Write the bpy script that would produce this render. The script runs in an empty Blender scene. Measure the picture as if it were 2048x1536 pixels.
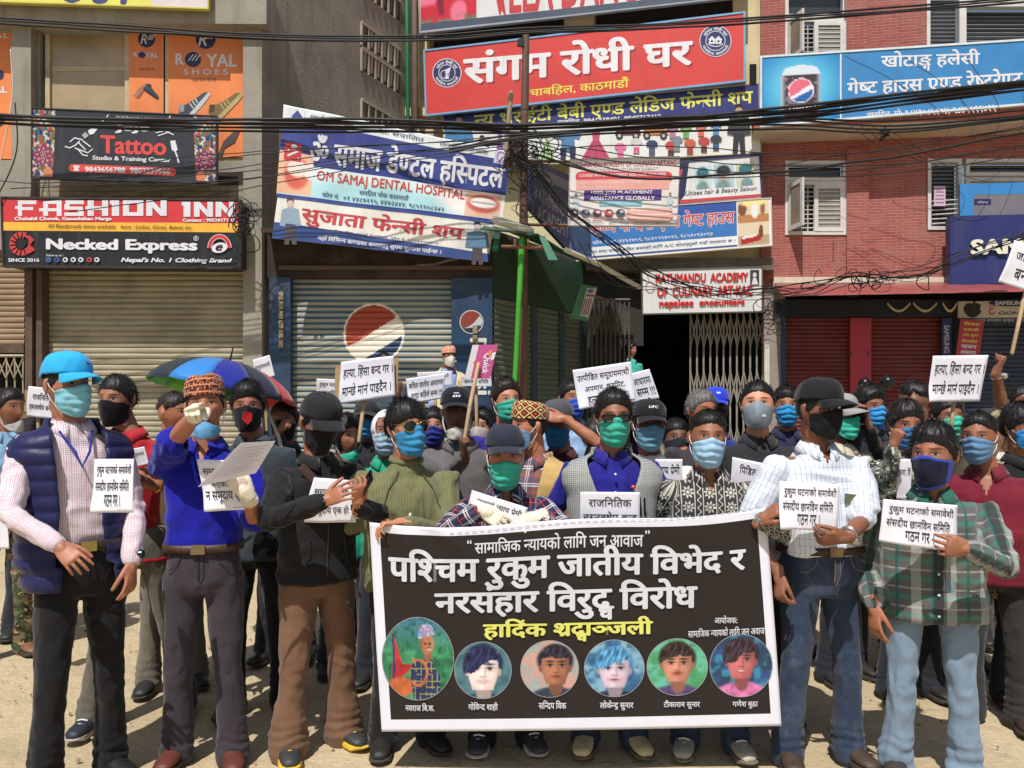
import bpy, bmesh, math, random
import numpy as np
from mathutils import Vector, Matrix, Quaternion
from mathutils.geometry import tessellate_polygon
R = math.radians
random.seed(7); RNG = np.random.default_rng(7)
SC = bpy.context.scene
COL = SC.collection
# ---------------------------------------------------------------- camera, world, sun, exposure
F, CX, HY, CZ = 1600.0, 1024.0, 818.0, 1.55      # focal length in photo pixels, principal column, horizon row, lens height
cd = bpy.data.cameras.new('camera'); cd.sensor_width = 36; cd.lens = 36 * F / 2048
cd.shift_y = (HY - 768) / 2048; cd.clip_end = 500; cd.clip_start = .05
cam = bpy.data.objects.new('camera', cd); COL.objects.link(cam)
cam.location = (0, 0, CZ); cam.rotation_euler = (R(90), 0, 0); SC.camera = cam
SUN_EL, SUN_AZ = 59, 17                           # elevation; degrees to the left of straight behind the lens
w = bpy.data.worlds.new('World'); SC.world = w; w.use_nodes = True
sky = w.node_tree.nodes.new('ShaderNodeTexSky'); sky.sky_type = 'NISHITA'; sky.sun_disc = False
sky.sun_elevation = R(SUN_EL); sky.sun_rotation = R(180 + SUN_AZ); sky.air_density = 1.2; sky.dust_density = 2.0
w.node_tree.links.new(sky.outputs[0], w.node_tree.nodes['Background'].inputs[0])
w.node_tree.nodes['Background'].inputs[1].default_value = .08
sd = bpy.data.lights.new('sun', 'SUN'); sd.energy = 4.3; sd.angle = R(.5); sd.color = (1, .97, .93)
sun = bpy.data.objects.new('sun', sd); COL.objects.link(sun)
sv = Vector((-math.sin(R(SUN_AZ)) * math.cos(R(SUN_EL)), -math.cos(R(SUN_AZ)) * math.cos(R(SUN_EL)), math.sin(R(SUN_EL))))
sun.rotation_euler = sv.to_track_quat('Z', 'Y').to_euler(); sun.location = (0, -5, 12)
SC.view_settings.view_transform = 'Standard'; SC.view_settings.look = 'None'
SC.view_settings.exposure = .05; SC.view_settings.gamma = 1
SC.cycles.max_bounces = 5; SC.cycles.diffuse_bounces = 3; SC.cycles.glossy_bounces = 2
SC.cycles.transmission_bounces = 4; SC.cycles.transparent_max_bounces = 6
try: SC.cycles.use_denoising = True
except Exception: pass

# ---------------------------------------------------------------- small helpers
def P(x, y, d):
    return Vector(((x - CX) / F * d, d, CZ - (y - HY) / F * d))
def lin(c):
    if isinstance(c, str):
        c = c.lstrip('#'); c = tuple(int(c[i:i + 2], 16) for i in (0, 2, 4))
    c = [v / 255 for v in c[:3]]
    return tuple(v / 12.92 if v <= .04045 else ((v + .055) / 1.055) ** 2.4 for v in c)
def tag(o, label=None, cat=None, group=None, kind=None):
    if label: o['label'] = label
    if cat: o['category'] = cat
    if group: o['group'] = group
    if kind: o['kind'] = kind
    return o
def empty(name, loc, label=None, cat=None, group=None, rz=0):
    o = bpy.data.objects.new(name, None); COL.objects.link(o); o.location = loc; o.rotation_euler = (0, 0, rz)
    o.empty_display_size = .1
    bpy.context.view_layer.update()
    return tag(o, label, cat, group)
def world_matrix(o):
    m = o.matrix_basis.copy()
    while o.parent:
        o = o.parent; m = o.matrix_basis @ m
    return m
class MB:
    """collects polygons (world space) and their material index, builds ONE mesh object"""
    def __init__(s): s.v = []; s.f = []; s.m = []; s.mats = []; s.pc = []
    def mi(s, mat):
        if mat not in s.mats: s.mats.append(mat)
        return s.mats.index(mat)
    def add(s, vs, fs, mat):
        b = len(s.v); s.v.extend(tuple(x) for x in vs); k = s.mi(mat)
        f0 = len(s.f)
        for f in fs: s.f.append(tuple(b + i for i in f)); s.m.append(k)
        s.pc.append((b, len(s.v), f0, len(s.f)))
    def box(s, a, b, mat):
        x0, y0, z0 = a; x1, y1, z1 = b
        s.add([(x0,y0,z0),(x1,y0,z0),(x1,y1,z0),(x0,y1,z0),(x0,y0,z1),(x1,y0,z1),(x1,y1,z1),(x0,y1,z1)],
              [(0,3,2,1),(4,5,6,7),(0,1,5,4),(1,2,6,5),(2,3,7,6),(3,0,4,7)], mat)
    def hexa(s, q, back, mat):
        """a plate: front quad q (tl,tr,br,bl world points) and thickness vector back"""
        v = [Vector(p) for p in q] + [Vector(p) + Vector(back) for p in q]
        s.add(v, [(0,3,2,1),(4,5,6,7),(0,1,5,4),(1,2,6,5),(2,3,7,6),(3,0,4,7)], mat)
    def tube(s, pts, r, mat, n=8):
        v, f = tube(pts, r, n); s.add(v, f, mat)
    def build_each(s, name, parent=None, smooth=False):
        """one object for every add() / box() / hexa() / tube() call"""
        out = []
        for (v0, v1, f0, f1) in s.pc:
            m = MB(); m.mats = [s.mats[s.m[f0]]]; m.v = s.v[v0:v1]; m.f = [tuple(i - v0 for i in f) for f in s.f[f0:f1]]; m.m = [0] * len(m.f); out.append(m.build(name, parent, smooth))
        return out
    def build(s, name, parent=None, smooth=False, bevel=0):
        me = bpy.data.meshes.new(name)
        V = s.v
        if parent is not None:
            mi = world_matrix(parent).inverted()
            V = [tuple(mi @ Vector(p)) for p in V]
        me.from_pydata(V, [], s.f)
        for m in s.mats: me.materials.append(m)
        me.polygons.foreach_set('material_index', s.m)
        if smooth: me.polygons.foreach_set('use_smooth', [True] * len(s.f))
        me.update()
        o = bpy.data.objects.new(name, me); COL.objects.link(o)
        if parent is not None: o.parent = parent
        if bevel:
            b = o.modifiers.new('bevel', 'BEVEL'); b.width = bevel; b.segments = 2; b.limit_method = 'ANGLE'
        return o
def frames(pts, up=None):
    """tangent + two side axes along a polyline, parallel transported"""
    pts = [Vector(p) for p in pts]; T = []
    for i in range(len(pts)):
        a = pts[max(0, i - 1)]; b = pts[min(len(pts) - 1, i + 1)]
        t = (b - a); T.append(t.normalized() if t.length > 1e-9 else Vector((0, 0, 1)))
    if up is None: up = Vector((0, -1, 0)) if abs(T[0].y) < .8 else Vector((1, 0, 0))
    x = (Vector(up) - T[0] * Vector(up).dot(T[0])).normalized()
    out = []
    for i, t in enumerate(T):
        x = x - t * x.dot(t)
        x = x.normalized() if x.length > 1e-6 else t.orthogonal().normalized()
        out.append((t, x, t.cross(x)))
    return pts, out
def tube(pts, r, n=10, up=None, cap=True):
    """closed tapered tube; r = number, list of numbers or list of (r_up, r_side)"""
    pts, fr = frames(pts, up)
    if not isinstance(r, (list, tuple)): r = [r] * len(pts)
    r = [(q, q) if not isinstance(q, (tuple, list)) else q for q in r]
    rings = [(p, q, f) for p, q, f in zip(pts, r, fr)]
    if cap:
        (p0, q0, f0), (p1, q1, f1) = rings[0], rings[-1]
        m0, m1 = min(q0), min(q1)
        pre = [(p0 - f0[0] * m0 * math.sin(a), (q0[0] * math.cos(a), q0[1] * math.cos(a)), f0) for a in (1.25, .75)]
        post = [(p1 + f1[0] * m1 * math.sin(a), (q1[0] * math.cos(a), q1[1] * math.cos(a)), f1) for a in (.75, 1.25)]
        rings = pre + rings + post
    V, Fc = [], []
    for p, q, f in rings:
        for k in range(n):
            a = 2 * math.pi * k / n
            V.append(p + f[1] * (q[0] * math.cos(a)) + f[2] * (q[1] * math.sin(a)))
    for i in range(len(rings) - 1):
        for k in range(n):
            a, b = i * n + k, i * n + (k + 1) % n
            Fc.append((a, b, b + n, a + n))
    Fc.append(tuple(range(n - 1, -1, -1))); L = (len(rings) - 1) * n
    Fc.append(tuple(range(L, L + n)))
    return V, Fc
# value noise on numpy points
_LAT = RNG.random((32, 32, 32)).astype(np.float32) * 2 - 1
def vn(p, scale=1.0, seed=0):
    q = np.asarray(p, dtype=np.float64) * scale + np.array([11.3, 5.7, 17.9]) * (seed + 1) + 1000
    i = np.floor(q).astype(int); f = q - i; f = f * f * (3 - 2 * f)
    out = 0
    for a in (0, 1):
        for b in (0, 1):
            for c in (0, 1):
                wgt = (f[..., 0] if a else 1 - f[..., 0]) * (f[..., 1] if b else 1 - f[..., 1]) * (f[..., 2] if c else 1 - f[..., 2])
                out = out + wgt * _LAT[(i[..., 0] + a) & 31, (i[..., 1] + b) & 31, (i[..., 2] + c) & 31]
    return out
# ---------------------------------------------------------------- materials
_MC = {}
class NT:
    def __init__(s, name):
        s.m = bpy.data.materials.new(name); s.m.use_nodes = True; s.t = s.m.node_tree; s.b = s.t.nodes['Principled BSDF']
    def n(s, kind, **kw):
        x = s.t.nodes.new('ShaderNode' + kind)
        for k, v in kw.items():
            if k[0] == 'i' and k[1:].isdigit(): x.inputs[int(k[1:])].default_value = v
            else: setattr(x, k, v)
        return x
    def l(s, a, b): s.t.links.new(a, b)
    def val(s, sock, v):
        if hasattr(v, 'is_output') or isinstance(v, bpy.types.NodeSocket): s.l(v, sock)
        else: sock.default_value = v
    def math(s, op, a, b=0.0, c=None):
        x = s.n('Math', operation=op); s.val(x.inputs[0], a); s.val(x.inputs[1], b)
        if c is not None: s.val(x.inputs[2], c)
        return x.outputs[0]
    def mix(s, f, a, b, mode='MIX'):
        x = s.n('MixRGB', blend_type=mode); s.val(x.inputs[0], f)
        for k, v in ((1, a), (2, b)):
            if isinstance(v, (tuple, list)): x.inputs[k].default_value = (*v[:3], 1)
            else: s.l(v, x.inputs[k])
        return x.outputs[0]
    def noise(s, scale, detail=3, vec=None, rough=.55, ramp=None):
        x = s.n('TexNoise'); x.inputs['Scale'].default_value = scale; x.inputs['Detail'].default_value = detail
        x.inputs['Roughness'].default_value = rough
        if vec is not None: s.l(vec, x.inputs['Vector'])
        o = x.outputs[0]
        if ramp:
            m = s.n('MapRange'); m.inputs[1].default_value, m.inputs[2].default_value = ramp; s.l(o, m.inputs[0]); o = m.outputs[0]
        return o
    def pos(s): return s.n('NewGeometry').outputs['Position']
    def attr(s, name, sock='Vector'): return s.n('Attribute', attribute_name=name).outputs[sock]
    def bump(s, h, strength=.3, dist=.01):
        x = s.n('Bump'); x.inputs['Strength'].default_value = strength; x.inputs['Distance'].default_value = dist
        s.l(h, x.inputs['Height']); s.l(x.outputs[0], s.b.inputs['Normal'])
    def done(s, col=None, rough=None, spec=None):
        if col is not None:
            if isinstance(col, (tuple, list)): s.b.inputs['Base Color'].default_value = (*col[:3], 1)
            else: s.l(col, s.b.inputs['Base Color'])
        if rough is not None: s.val(s.b.inputs['Roughness'], rough)
        if spec is not None: s.b.inputs['Specular IOR Level'].default_value = spec
        return s.m
def mul(c, k): return tuple(min(1, v * k) for v in c)
def plain(name, c, rough=.6, var=.12, scale=6, bump=0, bscale=60, metal=0, dirt=0, spec=.4):
    key = (name, str(c), rough, var, scale, bump, metal, dirt)
    if key in _MC: return _MC[key]
    t = NT(name); c = lin(c)
    col = t.mix(t.noise(scale, 4, t.pos(), ramp=(.3, .7)), mul(c, 1 - var), mul(c, 1 + var))
    if dirt:
        col = t.mix(t.math('MULTIPLY', t.noise(2.3, 6, t.pos(), .65, ramp=(.45, .75)), dirt), col, lin((110, 98, 80)))
    if bump: t.bump(t.noise(bscale, 4, t.pos()), bump, .01)
    t.b.inputs['Metallic'].default_value = metal
    _MC[key] = t.done(col, rough, spec); return _MC[key]
def paint(c, rough=.45):
    """flat printed ink / sign paint"""
    key = ('ink', str(c), rough)
    if key not in _MC:
        t = NT('printed_ink'); p = t.pos(); k = lin(c); g = sum(k) / 3; k = tuple(v * .9 + g * .1 for v in k)
        sc = t.n('Mapping'); sc.inputs['Scale'].default_value = (9, 9, .8); t.l(p, sc.inputs[0])
        col = t.mix(t.noise(2.5, 5, p, .65, ramp=(.3, .7)), mul(k, .9), mul(k, 1.04))
        col = t.mix(t.math('MULTIPLY', t.noise(1, 4, sc.outputs[0], .6, ramp=(.5, .8)), .22), col, lin((120, 108, 92)))
        t.bump(t.noise(2.2, 3, p), .12, .05); _MC[key] = t.done(col, rough, .4)
    return _MC[key]
# ---------------------------------------------------------------- lettering: glyph outlines from Blender's own font, shaped here
_tc = bpy.data.curves.new('glyph', 'FONT'); _tc.resolution_u = 3
_to = bpy.data.objects.new('glyph', _tc); COL.objects.link(_to)
def _raw(s):
    _tc.body = s; bpy.context.view_layer.update()
    me = bpy.data.meshes.new_from_object(_to.evaluated_get(bpy.context.evaluated_depsgraph_get()))
    v = [(x.co.x, x.co.y) for x in me.vertices]; f = [tuple(p.vertices) for p in me.polygons]
    bpy.data.meshes.remove(me); return v, f
_LX = max(x for x, y in _raw('l')[0]); _NX = max(x for x, y in _raw('न')[0]); _G = {}
def glyph(ch):
    if ch not in _G:
        v, f = _raw(ch) if not ch.isspace() else ([], [])
        dev = '\u0900' <= ch <= '\u097f'
        _G[ch] = (v, f, max(x for x, y in _raw(ch + ('न' if dev else 'l'))[0]) - (_NX if dev else _LX))
    return _G[ch]
def clip_x(v, f, xc):
    V, Fo = [], []
    for fc in f:
        out = []
        for i in range(len(fc)):
            a, b = v[fc[i]], v[fc[(i + 1) % len(fc)]]
            if a[0] <= xc: out.append(a)
            if (a[0] <= xc) != (b[0] <= xc):
                t = (xc - a[0]) / (b[0] - a[0]); out.append((xc, a[1] + t * (b[1] - a[1])))
        if len(out) > 2:
            Fo.append(tuple(range(len(V), len(V) + len(out)))); V += out
    return V, Fo
_STEM = set('खगघचजञणतथधनपबभमयलवशषस')
_CONS = {chr(c) for c in range(0x915, 0x93a)}
_VIR, _SIGNS = '\u094d', {chr(c) for c in list(range(0x900, 0x904)) + list(range(0x93c, 0x94d))} - {'\u093d'}
def _stem_x(ch):
    v, f, a = glyph(ch); xs = sorted({round(x, 3) for x, y in v if y < .06 and x > a * .5})
    xm = max(xs); s = [x for x in xs if x > xm - .13]
    return min(s), xm
def layout(s):
    """-> list of (verts, faces) in em units, shaped for Devanagari (reordering, half forms, stacks, reph, rakar)"""
    out, x, i = [], 0.0, 0
    hl = max(y for _, y in glyph('न')[0])
    def put(ch, dx=0, dy=0, sc=1, half=False, adv=True):
        nonlocal x
        v, f, a = glyph(ch)
        if half:
            if ch in _STEM: xc = _stem_x(ch)[0] + .004
            else: xc = a * .72
            v, f = clip_x(v, f, xc); a = xc
        out.append(([(x + dx + p[0] * sc, dy + p[1] * sc) for p in v], f))
        if adv: x += a * sc
        return a
    def poly(pts): out.append(([tuple(p) for p in pts], [tuple(range(len(pts)))]))
    while i < len(s):
        ch = s[i]
        if ch not in _CONS:
            put(ch); i += 1; continue
        cl = [ch]; i += 1
        while i + 1 < len(s) and s[i] == _VIR and s[i + 1] in _CONS: cl.append(s[i + 1]); i += 2
        signs = []
        while i < len(s) and (s[i] in _SIGNS or s[i] == _VIR): signs.append(s[i]); i += 1
        reph = len(cl) > 1 and cl[0] == 'र'
        if reph: cl = cl[1:]
        if 'ि' in signs: put('ि'); signs.remove('ि')
        rak = len(cl) > 1 and cl[-1] == 'र'
        if rak: cl = cl[:-1]
        k = 0
        while k < len(cl):
            c = cl[k]; last = k == len(cl) - 1
            if not last and c in 'दङटठडढहछ':
                a = put(c); d = cl[k + 1]
                w = glyph(d)[2]; put(d, -a * .62, -.30, .62, adv=False); k += 2; continue
            put(c, half=not last); k += 1
        if rak:
            c = cl[-1]
            if c in _STEM:
                xs = x - glyph(c)[2] + _stem_x(c)[0]
                poly([(xs, .24), (xs, .13), (xs - .2, -.02), (xs - .24, .04)])
            else:
                xm = x - glyph(c)[2] * .5
                poly([(xm - .17, -.17), (xm - .13, -.2), (xm, -.06), (xm + .13, -.2), (xm + .17, -.17), (xm, .02)])
        for g in signs: put(g)
        if reph:
            hx = x - .07
            pts = [(hx + .05 - .13 * math.sin(t) - .02, hl + .11 - .11 * math.cos(t)) for t in np.linspace(0, 2.9, 8)]
            inn = [(hx + .05 - .08 * math.sin(t) - .02, hl + .11 - .06 * math.cos(t)) for t in np.linspace(0, 2.9, 8)]
            for q in range(7): poly([pts[q], pts[q + 1], inn[q + 1], inn[q]])
    return out
_TC = {}
def text_mesh(s, bold=0, slant=0):
    key = (s, bold, slant)
    if key in _TC: return _TC[key]
    V, Fc = [], []
    for v, f in layout(s):
        b = len(V); V += v; Fc += [tuple(b + i for i in q) for q in f]
    V = np.array(V)
    if slant: V[:, 0] += V[:, 1] * slant
    L = np.zeros(len(V))
    if bold:
        nn = 6 if bold < .05 else 8
        Vs, Fs, Ls = [V], list(Fc), [L]
        for k in range(nn):
            a = 2 * math.pi * k / nn
            b = len(V) * (k + 1)
            Vs.append(V + np.array([math.cos(a), math.sin(a) * .7]) * bold); Fs += [tuple(b + i for i in q) for q in Fc]
            Ls.append(L + (k + 1))
        V = np.concatenate(Vs); Fc = Fs; L = np.concatenate(Ls)
    _TC[key] = (V, Fc, L); return _TC[key]
# ---------------------------------------------------------------- surfaces addressed by photo pixel, and printed signs
class Flat:
    """plane through three points; pt(px,py,off) is where the sight line of that photo pixel meets it, off metres proud of it"""
    def __init__(s, a, b, c, wave=None):
        s.o = Vector(a); s.nrm = (Vector(b) - s.o).cross(Vector(c) - s.o).normalized(); s.wave = wave
        if s.nrm.y > 0: s.nrm = -s.nrm
    def pt(s, px, py, off=0):
        d = Vector(((px - CX) / F, 1, -(py - HY) / F)); c = Vector((0, 0, CZ))
        t = (s.o - c).dot(s.nrm) / d.dot(s.nrm); p = c + d * t
        if s.wave: off += s.wave(p)
        return p + s.nrm * off
def facing(d): return Flat((0, d, 0), (1, d, 0), (0, d, 1))
def quadpts(q):
    """(x0,y0,x1,y1) or 8 numbers / 4 pairs -> tl,tr,br,bl"""
    if len(q) == 4 and not hasattr(q[0], '__len__'):
        x0, y0, x1, y1 = q; return [(x0, y0), (x1, y0), (x1, y1), (x0, y1)]
    if len(q) == 8: return [(q[0], q[1]), (q[2], q[3]), (q[4], q[5]), (q[6], q[7])]
    return [tuple(p) for p in q]
def bil(q, u, v):
    a, b, c, d = q
    return ((a[0]*(1-u)+b[0]*u)*(1-v) + (d[0]*(1-u)+c[0]*u)*v, (a[1]*(1-u)+b[1]*u)*(1-v) + (d[1]*(1-u)+c[1]*u)*v)
class Sign:
    def __init__(s, name, label, cat, q, depth, group=None, surf=None, root=True):
        s.q = quadpts(q)
        if not hasattr(depth, '__len__'): depth = [depth] * 4
        c = [P(x, y, d) for (x, y), d in zip(s.q, depth)]
        s.surf = surf or Flat(c[0], c[1], c[3])
        ctr = sum((s.surf.pt(x, y) for x, y in s.q), Vector()) / 4
        s.root = empty(name, ctr, label, cat, group) if root else None
        s.art = MB(); s.txt = MB(); s.lay = 0.0
    def panel(s, c, thick=.05, mat=None, part='panel', grow=0, parent=None, bevel=0, back=0):
        m = mat or paint(c); mb = MB()
        q = [s.surf.pt(x, y, -back) for x, y in s.q]
        mb.hexa(q, -s.surf.nrm * thick, m)
        o = mb.build(part, parent or s.root, bevel=bevel); return o
    def frame(s, c, w=.03, proud=.012, rough=.5, part='frame', back=.06):
        m = plain('painted_frame', c, rough, .1, dirt=.2); mb = MB(); sf = s.surf
        p = [sf.pt(x, y) for x, y in s.q]
        for i in range(4):
            a, b = p[i], p[(i + 1) % 4]; t = (b - a).normalized(); n = t.cross(sf.nrm).normalized()
            if n.dot(sum(p, Vector()) / 4 - a) > 0: n = -n
            k = .0 if i % 2 else w
            a2, b2 = a - t * k, b + t * k
            q = [a2 + n * w + sf.nrm * proud, b2 + n * w + sf.nrm * proud, b2 + sf.nrm * proud, a2 + sf.nrm * proud]
            mb.hexa(q, -sf.nrm * (back + proud), m)
        return mb.build(part, s.root)
    def _l(s): s.lay += .0003; return .0015 + s.lay
    def poly(s, pts, c, mat=None):
        o = s._l(); v = [s.surf.pt(x, y, o) for x, y in pts]
        tri = tessellate_polygon([[Vector((x, y, 0)) for x, y in pts]])
        s.art.add(v, [tuple(t) for t in tri], mat or paint(c)); return s
    def rect(s, q, c, n=1, mat=None):
        q = quadpts(q); o = s._l(); V = []; Fc = []
        for j in range(n + 1):
            for i in range(n + 1): V.append(s.surf.pt(*bil(q, i / n, j / n), o))
        for j in range(n):
            for i in range(n): a = j * (n + 1) + i; Fc.append((a, a + 1, a + n + 2, a + n + 1))
        s.art.add(V, Fc, mat or paint(c)); return s
    def disc(s, cx, cy, rx, ry, c, n=28, rot=0):
        return s.poly([(cx + rx*math.cos(a)*math.cos(rot) - ry*math.sin(a)*math.sin(rot), cy + rx*math.cos(a)*math.sin(rot) + ry*math.sin(a)*math.cos(rot)) for a in np.linspace(0, 2*math.pi, n, endpoint=False)], c)
    def ring(s, cx, cy, rx, ry, wd, c, n=32, a0=0, a1=360):
        o = s._l(); aa = np.linspace(R(a0), R(a1), n); V = []
        for a in aa:
            V += [s.surf.pt(cx + rx*math.cos(a), cy + ry*math.sin(a), o), s.surf.pt(cx + (rx-wd)*math.cos(a), cy + (ry-wd)*math.sin(a), o)]
        s.art.add(V, [(2*i, 2*i+2, 2*i+3, 2*i+1) for i in range(n - 1)], paint(c)); return s
    def pill(s, q, c, n=8):
        x0, y0, x1, y1 = q; r = (y1 - y0) / 2; pts = []
        for a in np.linspace(-90, 90, n): pts.append((x1 - r + r*math.cos(R(a)), (y0+y1)/2 + r*math.sin(R(a))))
        for a in np.linspace(90, 270, n): pts.append((x0 + r + r*math.cos(R(a)), (y0+y1)/2 + r*math.sin(R(a))))
        return s.poly(pts, c)
    def line(s, pts, wd, c):
        o = s._l(); V = []
        for i, (x, y) in enumerate(pts):
            a = pts[max(0, i-1)]; b = pts[min(len(pts)-1, i+1)]; dx, dy = b[0]-a[0], b[1]-a[1]; L = math.hypot(dx, dy) or 1
            V += [s.surf.pt(x - dy/L*wd/2, y + dx/L*wd/2, o), s.surf.pt(x + dy/L*wd/2, y - dx/L*wd/2, o)]
        s.art.add(V, [(2*i, 2*i+2, 2*i+3, 2*i+1) for i in range(len(pts)-1)], paint(c)); return s
    def text(s, t, q, c, bold=.012, slant=0, shadow=None, outline=None, mat=None, warp=None, off=0):
        q = quadpts(q)
        for dx, dy, bb, cc, mm in ([(shadow[1], shadow[2], bold, shadow[0], None)] if shadow else []) + ([(0, 0, bold + outline[1], outline[0], None)] if outline else []) + [(0, 0, bold, c, mat)]:
            V, Fc, L = text_mesh(t, bb, slant)
            b0 = text_mesh(t, bold, slant)[0]
            lo, hi = b0.min(0), b0.max(0); o = s._l()
            U = (V - lo) / (hi - lo)
            W = []
            for (u, v), l in zip(U, L):
                x, y = bil(q, u, 1 - v)
                if warp: x, y = warp(x, y)
                W.append(s.surf.pt(x + dx, y + dy, o + l * .00003 + off))
            s.txt.add(W, Fc, mm or paint(cc, .5)); s.lay += .0001
        return s
    def arctext(s, t, cx, cy, r, a0, a1, h, c, bold=.03):
        """lettering round a circle: degrees, 0 = right, clockwise on the photo"""
        V, Fc, L = text_mesh(t, bold); lo, hi = V.min(0), V.max(0); o = s._l(); W = []
        for (x, y), l in zip(V, L):
            u = (x - lo[0]) / (hi[0] - lo[0]); v = (y - lo[1]) / (hi[1] - lo[1]); a = R(a0 + (a1 - a0) * u)
            rr = r + (v - .5) * h * (1 if a1 > a0 else -1)
            W.append(s.surf.pt(cx + rr * math.cos(a), cy + rr * math.sin(a), o + l * .00003))
        s.txt.add(W, Fc, paint(c)); return s
    def photo(s, q, n, fn, part='printed_photo', rough=.4, mask=None):
        """a printed picture: fine grid with a colour per vertex, fn(u, v) -> rgb 0..255 arrays, v down"""
        q = quadpts(q); o = s._l(); nx, ny = (n, n) if not hasattr(n, '__len__') else n
        u, v = np.meshgrid(np.linspace(0, 1, nx + 1), np.linspace(0, 1, ny + 1)); u = u.ravel(); v = v.ravel()
        rgb = np.clip(np.asarray(fn(u, v)), 0, 255) / 255
        V = [s.surf.pt(*bil(q, a, b), o) for a, b in zip(u, v)]
        Fc = []
        for j in range(ny):
            for i in range(nx):
                if mask is None or mask((i + .5) / nx, (j + .5) / ny): a = j * (nx + 1) + i; Fc.append((a, a + nx + 1, a + nx + 2, a + 1))
        return color_mesh(part, V, Fc, rgb, s.root, rough)
    def done(s):
        if s.art.v: s.art.build('artwork', s.root)
        if s.txt.v: s.txt.build('lettering', s.root)
        return s.root
def srgb2lin(a): return np.where(a <= .04045, a / 12.92, ((a + .055) / 1.055) ** 2.4)
def vcol_mat(rough=.45, name='printed_photo'):
    key = (name, rough)
    if key not in _MC:
        t = NT(name); _MC[key] = t.done(t.attr('print', 'Color'), rough, .4)
    return _MC[key]
def color_mesh(name, V, Fc, rgb, parent, rough=.45, mat=None, smooth=False):
    mb = MB(); mb.add(V, Fc, mat or vcol_mat(rough)); o = mb.build(name, parent, smooth=smooth)
    at = o.data.color_attributes.new('print', 'FLOAT_COLOR', 'POINT')
    at.data.foreach_set('color', np.c_[srgb2lin(rgb), np.ones(len(rgb))].astype(np.float32).ravel())
    return o
def paste(base, m, c):
    m = np.clip(m, 0, 1)[:, None]; return base * (1 - m) + np.asarray(c, float) * m
def sm(x, a, b): t = np.clip((x - a) / (b - a), 0, 1); return t * t * (3 - 2 * t)
def blob(u, v, cx, cy, rx, ry, soft=.15): return 1 - sm(np.hypot((u - cx) / rx, (v - cy) / ry), 1 - soft, 1 + soft)
# ================================================================ SETTING: ground, sky is the world
def ground():
    t = NT('dusty_ground'); p = t.pos()
    big = t.noise(.9, 5, p, .6, ramp=(.35, .68)); fine = t.noise(38, 4, p, .7, ramp=(.3, .75)); sp = t.noise(160, 2, p, ramp=(.62, .7))
    c = t.mix(big, lin((206, 188, 154)), lin((186, 168, 134)))
    c = t.mix(t.math('MULTIPLY', fine, .45), c, lin((160, 140, 110)))
    c = t.mix(t.math('MULTIPLY', sp, .5), c, lin((92, 82, 70)))
    c = t.mix(t.math('MULTIPLY', t.noise(2.6, 6, p, .75, ramp=(.52, .72)), .5), c, lin((132, 118, 94)))
    h = t.math('ADD', t.noise(14, 5, p, .65), t.math('MULTIPLY', t.noise(90, 3, p), .35))
    t.bump(h, .7, .03); m = t.done(c, .95, .15)
    n = 120; xs = np.r_[-60, -25, np.linspace(-12, 12, n), 25, 60]; ys = np.r_[-20, -4, np.linspace(1, 15, n), 30, 60]
    X, Y = np.meshgrid(xs, ys); pp = np.c_[X.ravel(), Y.ravel(), 0 * X.ravel()]
    Z = .012 * vn(pp, 1.3, 1) + .008 * vn(pp, 4, 2); pp[:, 2] = Z - .012
    W = len(xs); mb = MB()
    mb.add(pp, [(j*W+i, j*W+i+1, (j+1)*W+i+1, (j+1)*W+i) for j in range(len(ys)-1) for i in range(W-1)], m)
    tag(mb.build('ground', smooth=True), kind='structure')
    g = MB(); gm = plain('pebble', (150, 132, 108), .9, .3, 40); rg = random.Random(3)
    for k in range(900):
        x, y = rg.uniform(-3.2, 3.2), rg.uniform(2.9, 7.5); s = rg.choice([.004, .006, .008, .012]) * rg.uniform(.7, 1.5)
        v = [Vector((rg.uniform(.6, 1) * a * s, rg.uniform(.6, 1) * b * s, rg.uniform(.5, .9) * c * s)) + Vector((x, y, .001)) for a, b, c in ((1,0,0),(-1,0,0),(0,1,0),(0,-1,0),(0,0,1),(0,0,-1))]
        g.add(v, [(0,2,4),(2,1,4),(1,3,4),(3,0,4),(2,0,5),(1,2,5),(3,1,5),(0,3,5)], gm)
    tag(g.build('gravel'), 'loose gravel and pebbles on the dusty ground', 'gravel', kind='stuff')
ground()

def concrete(name, c, stain=.62, var=.16):
    t = NT(name); p = t.pos(); c = lin(c)
    col = t.mix(t.noise(1.4, 6, p, .65, ramp=(.3, .72)), mul(c, 1 - var), mul(c, 1 + var))
    sc = t.n('Mapping'); sc.inputs['Scale'].default_value = (6, 6, .6); t.l(p, sc.inputs[0])
    streak = t.noise(1.0, 4, sc.outputs[0], .6, ramp=(.52, .78))
    col = t.mix(t.math('MULTIPLY', streak, stain), col, mul(c, .45))
    t.bump(t.noise(24, 5, p, .7), .35, .02); return t.done(col, .9, .2)
M_CONC = concrete('grey_concrete', (156, 150, 138)); M_SIDE = concrete('grey_plaster', (150, 143, 130), .6, .22)
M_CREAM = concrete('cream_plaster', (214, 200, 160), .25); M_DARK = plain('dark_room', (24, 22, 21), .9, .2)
M_PLINTH = concrete('plinth_concrete', (160, 148, 126))
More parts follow.
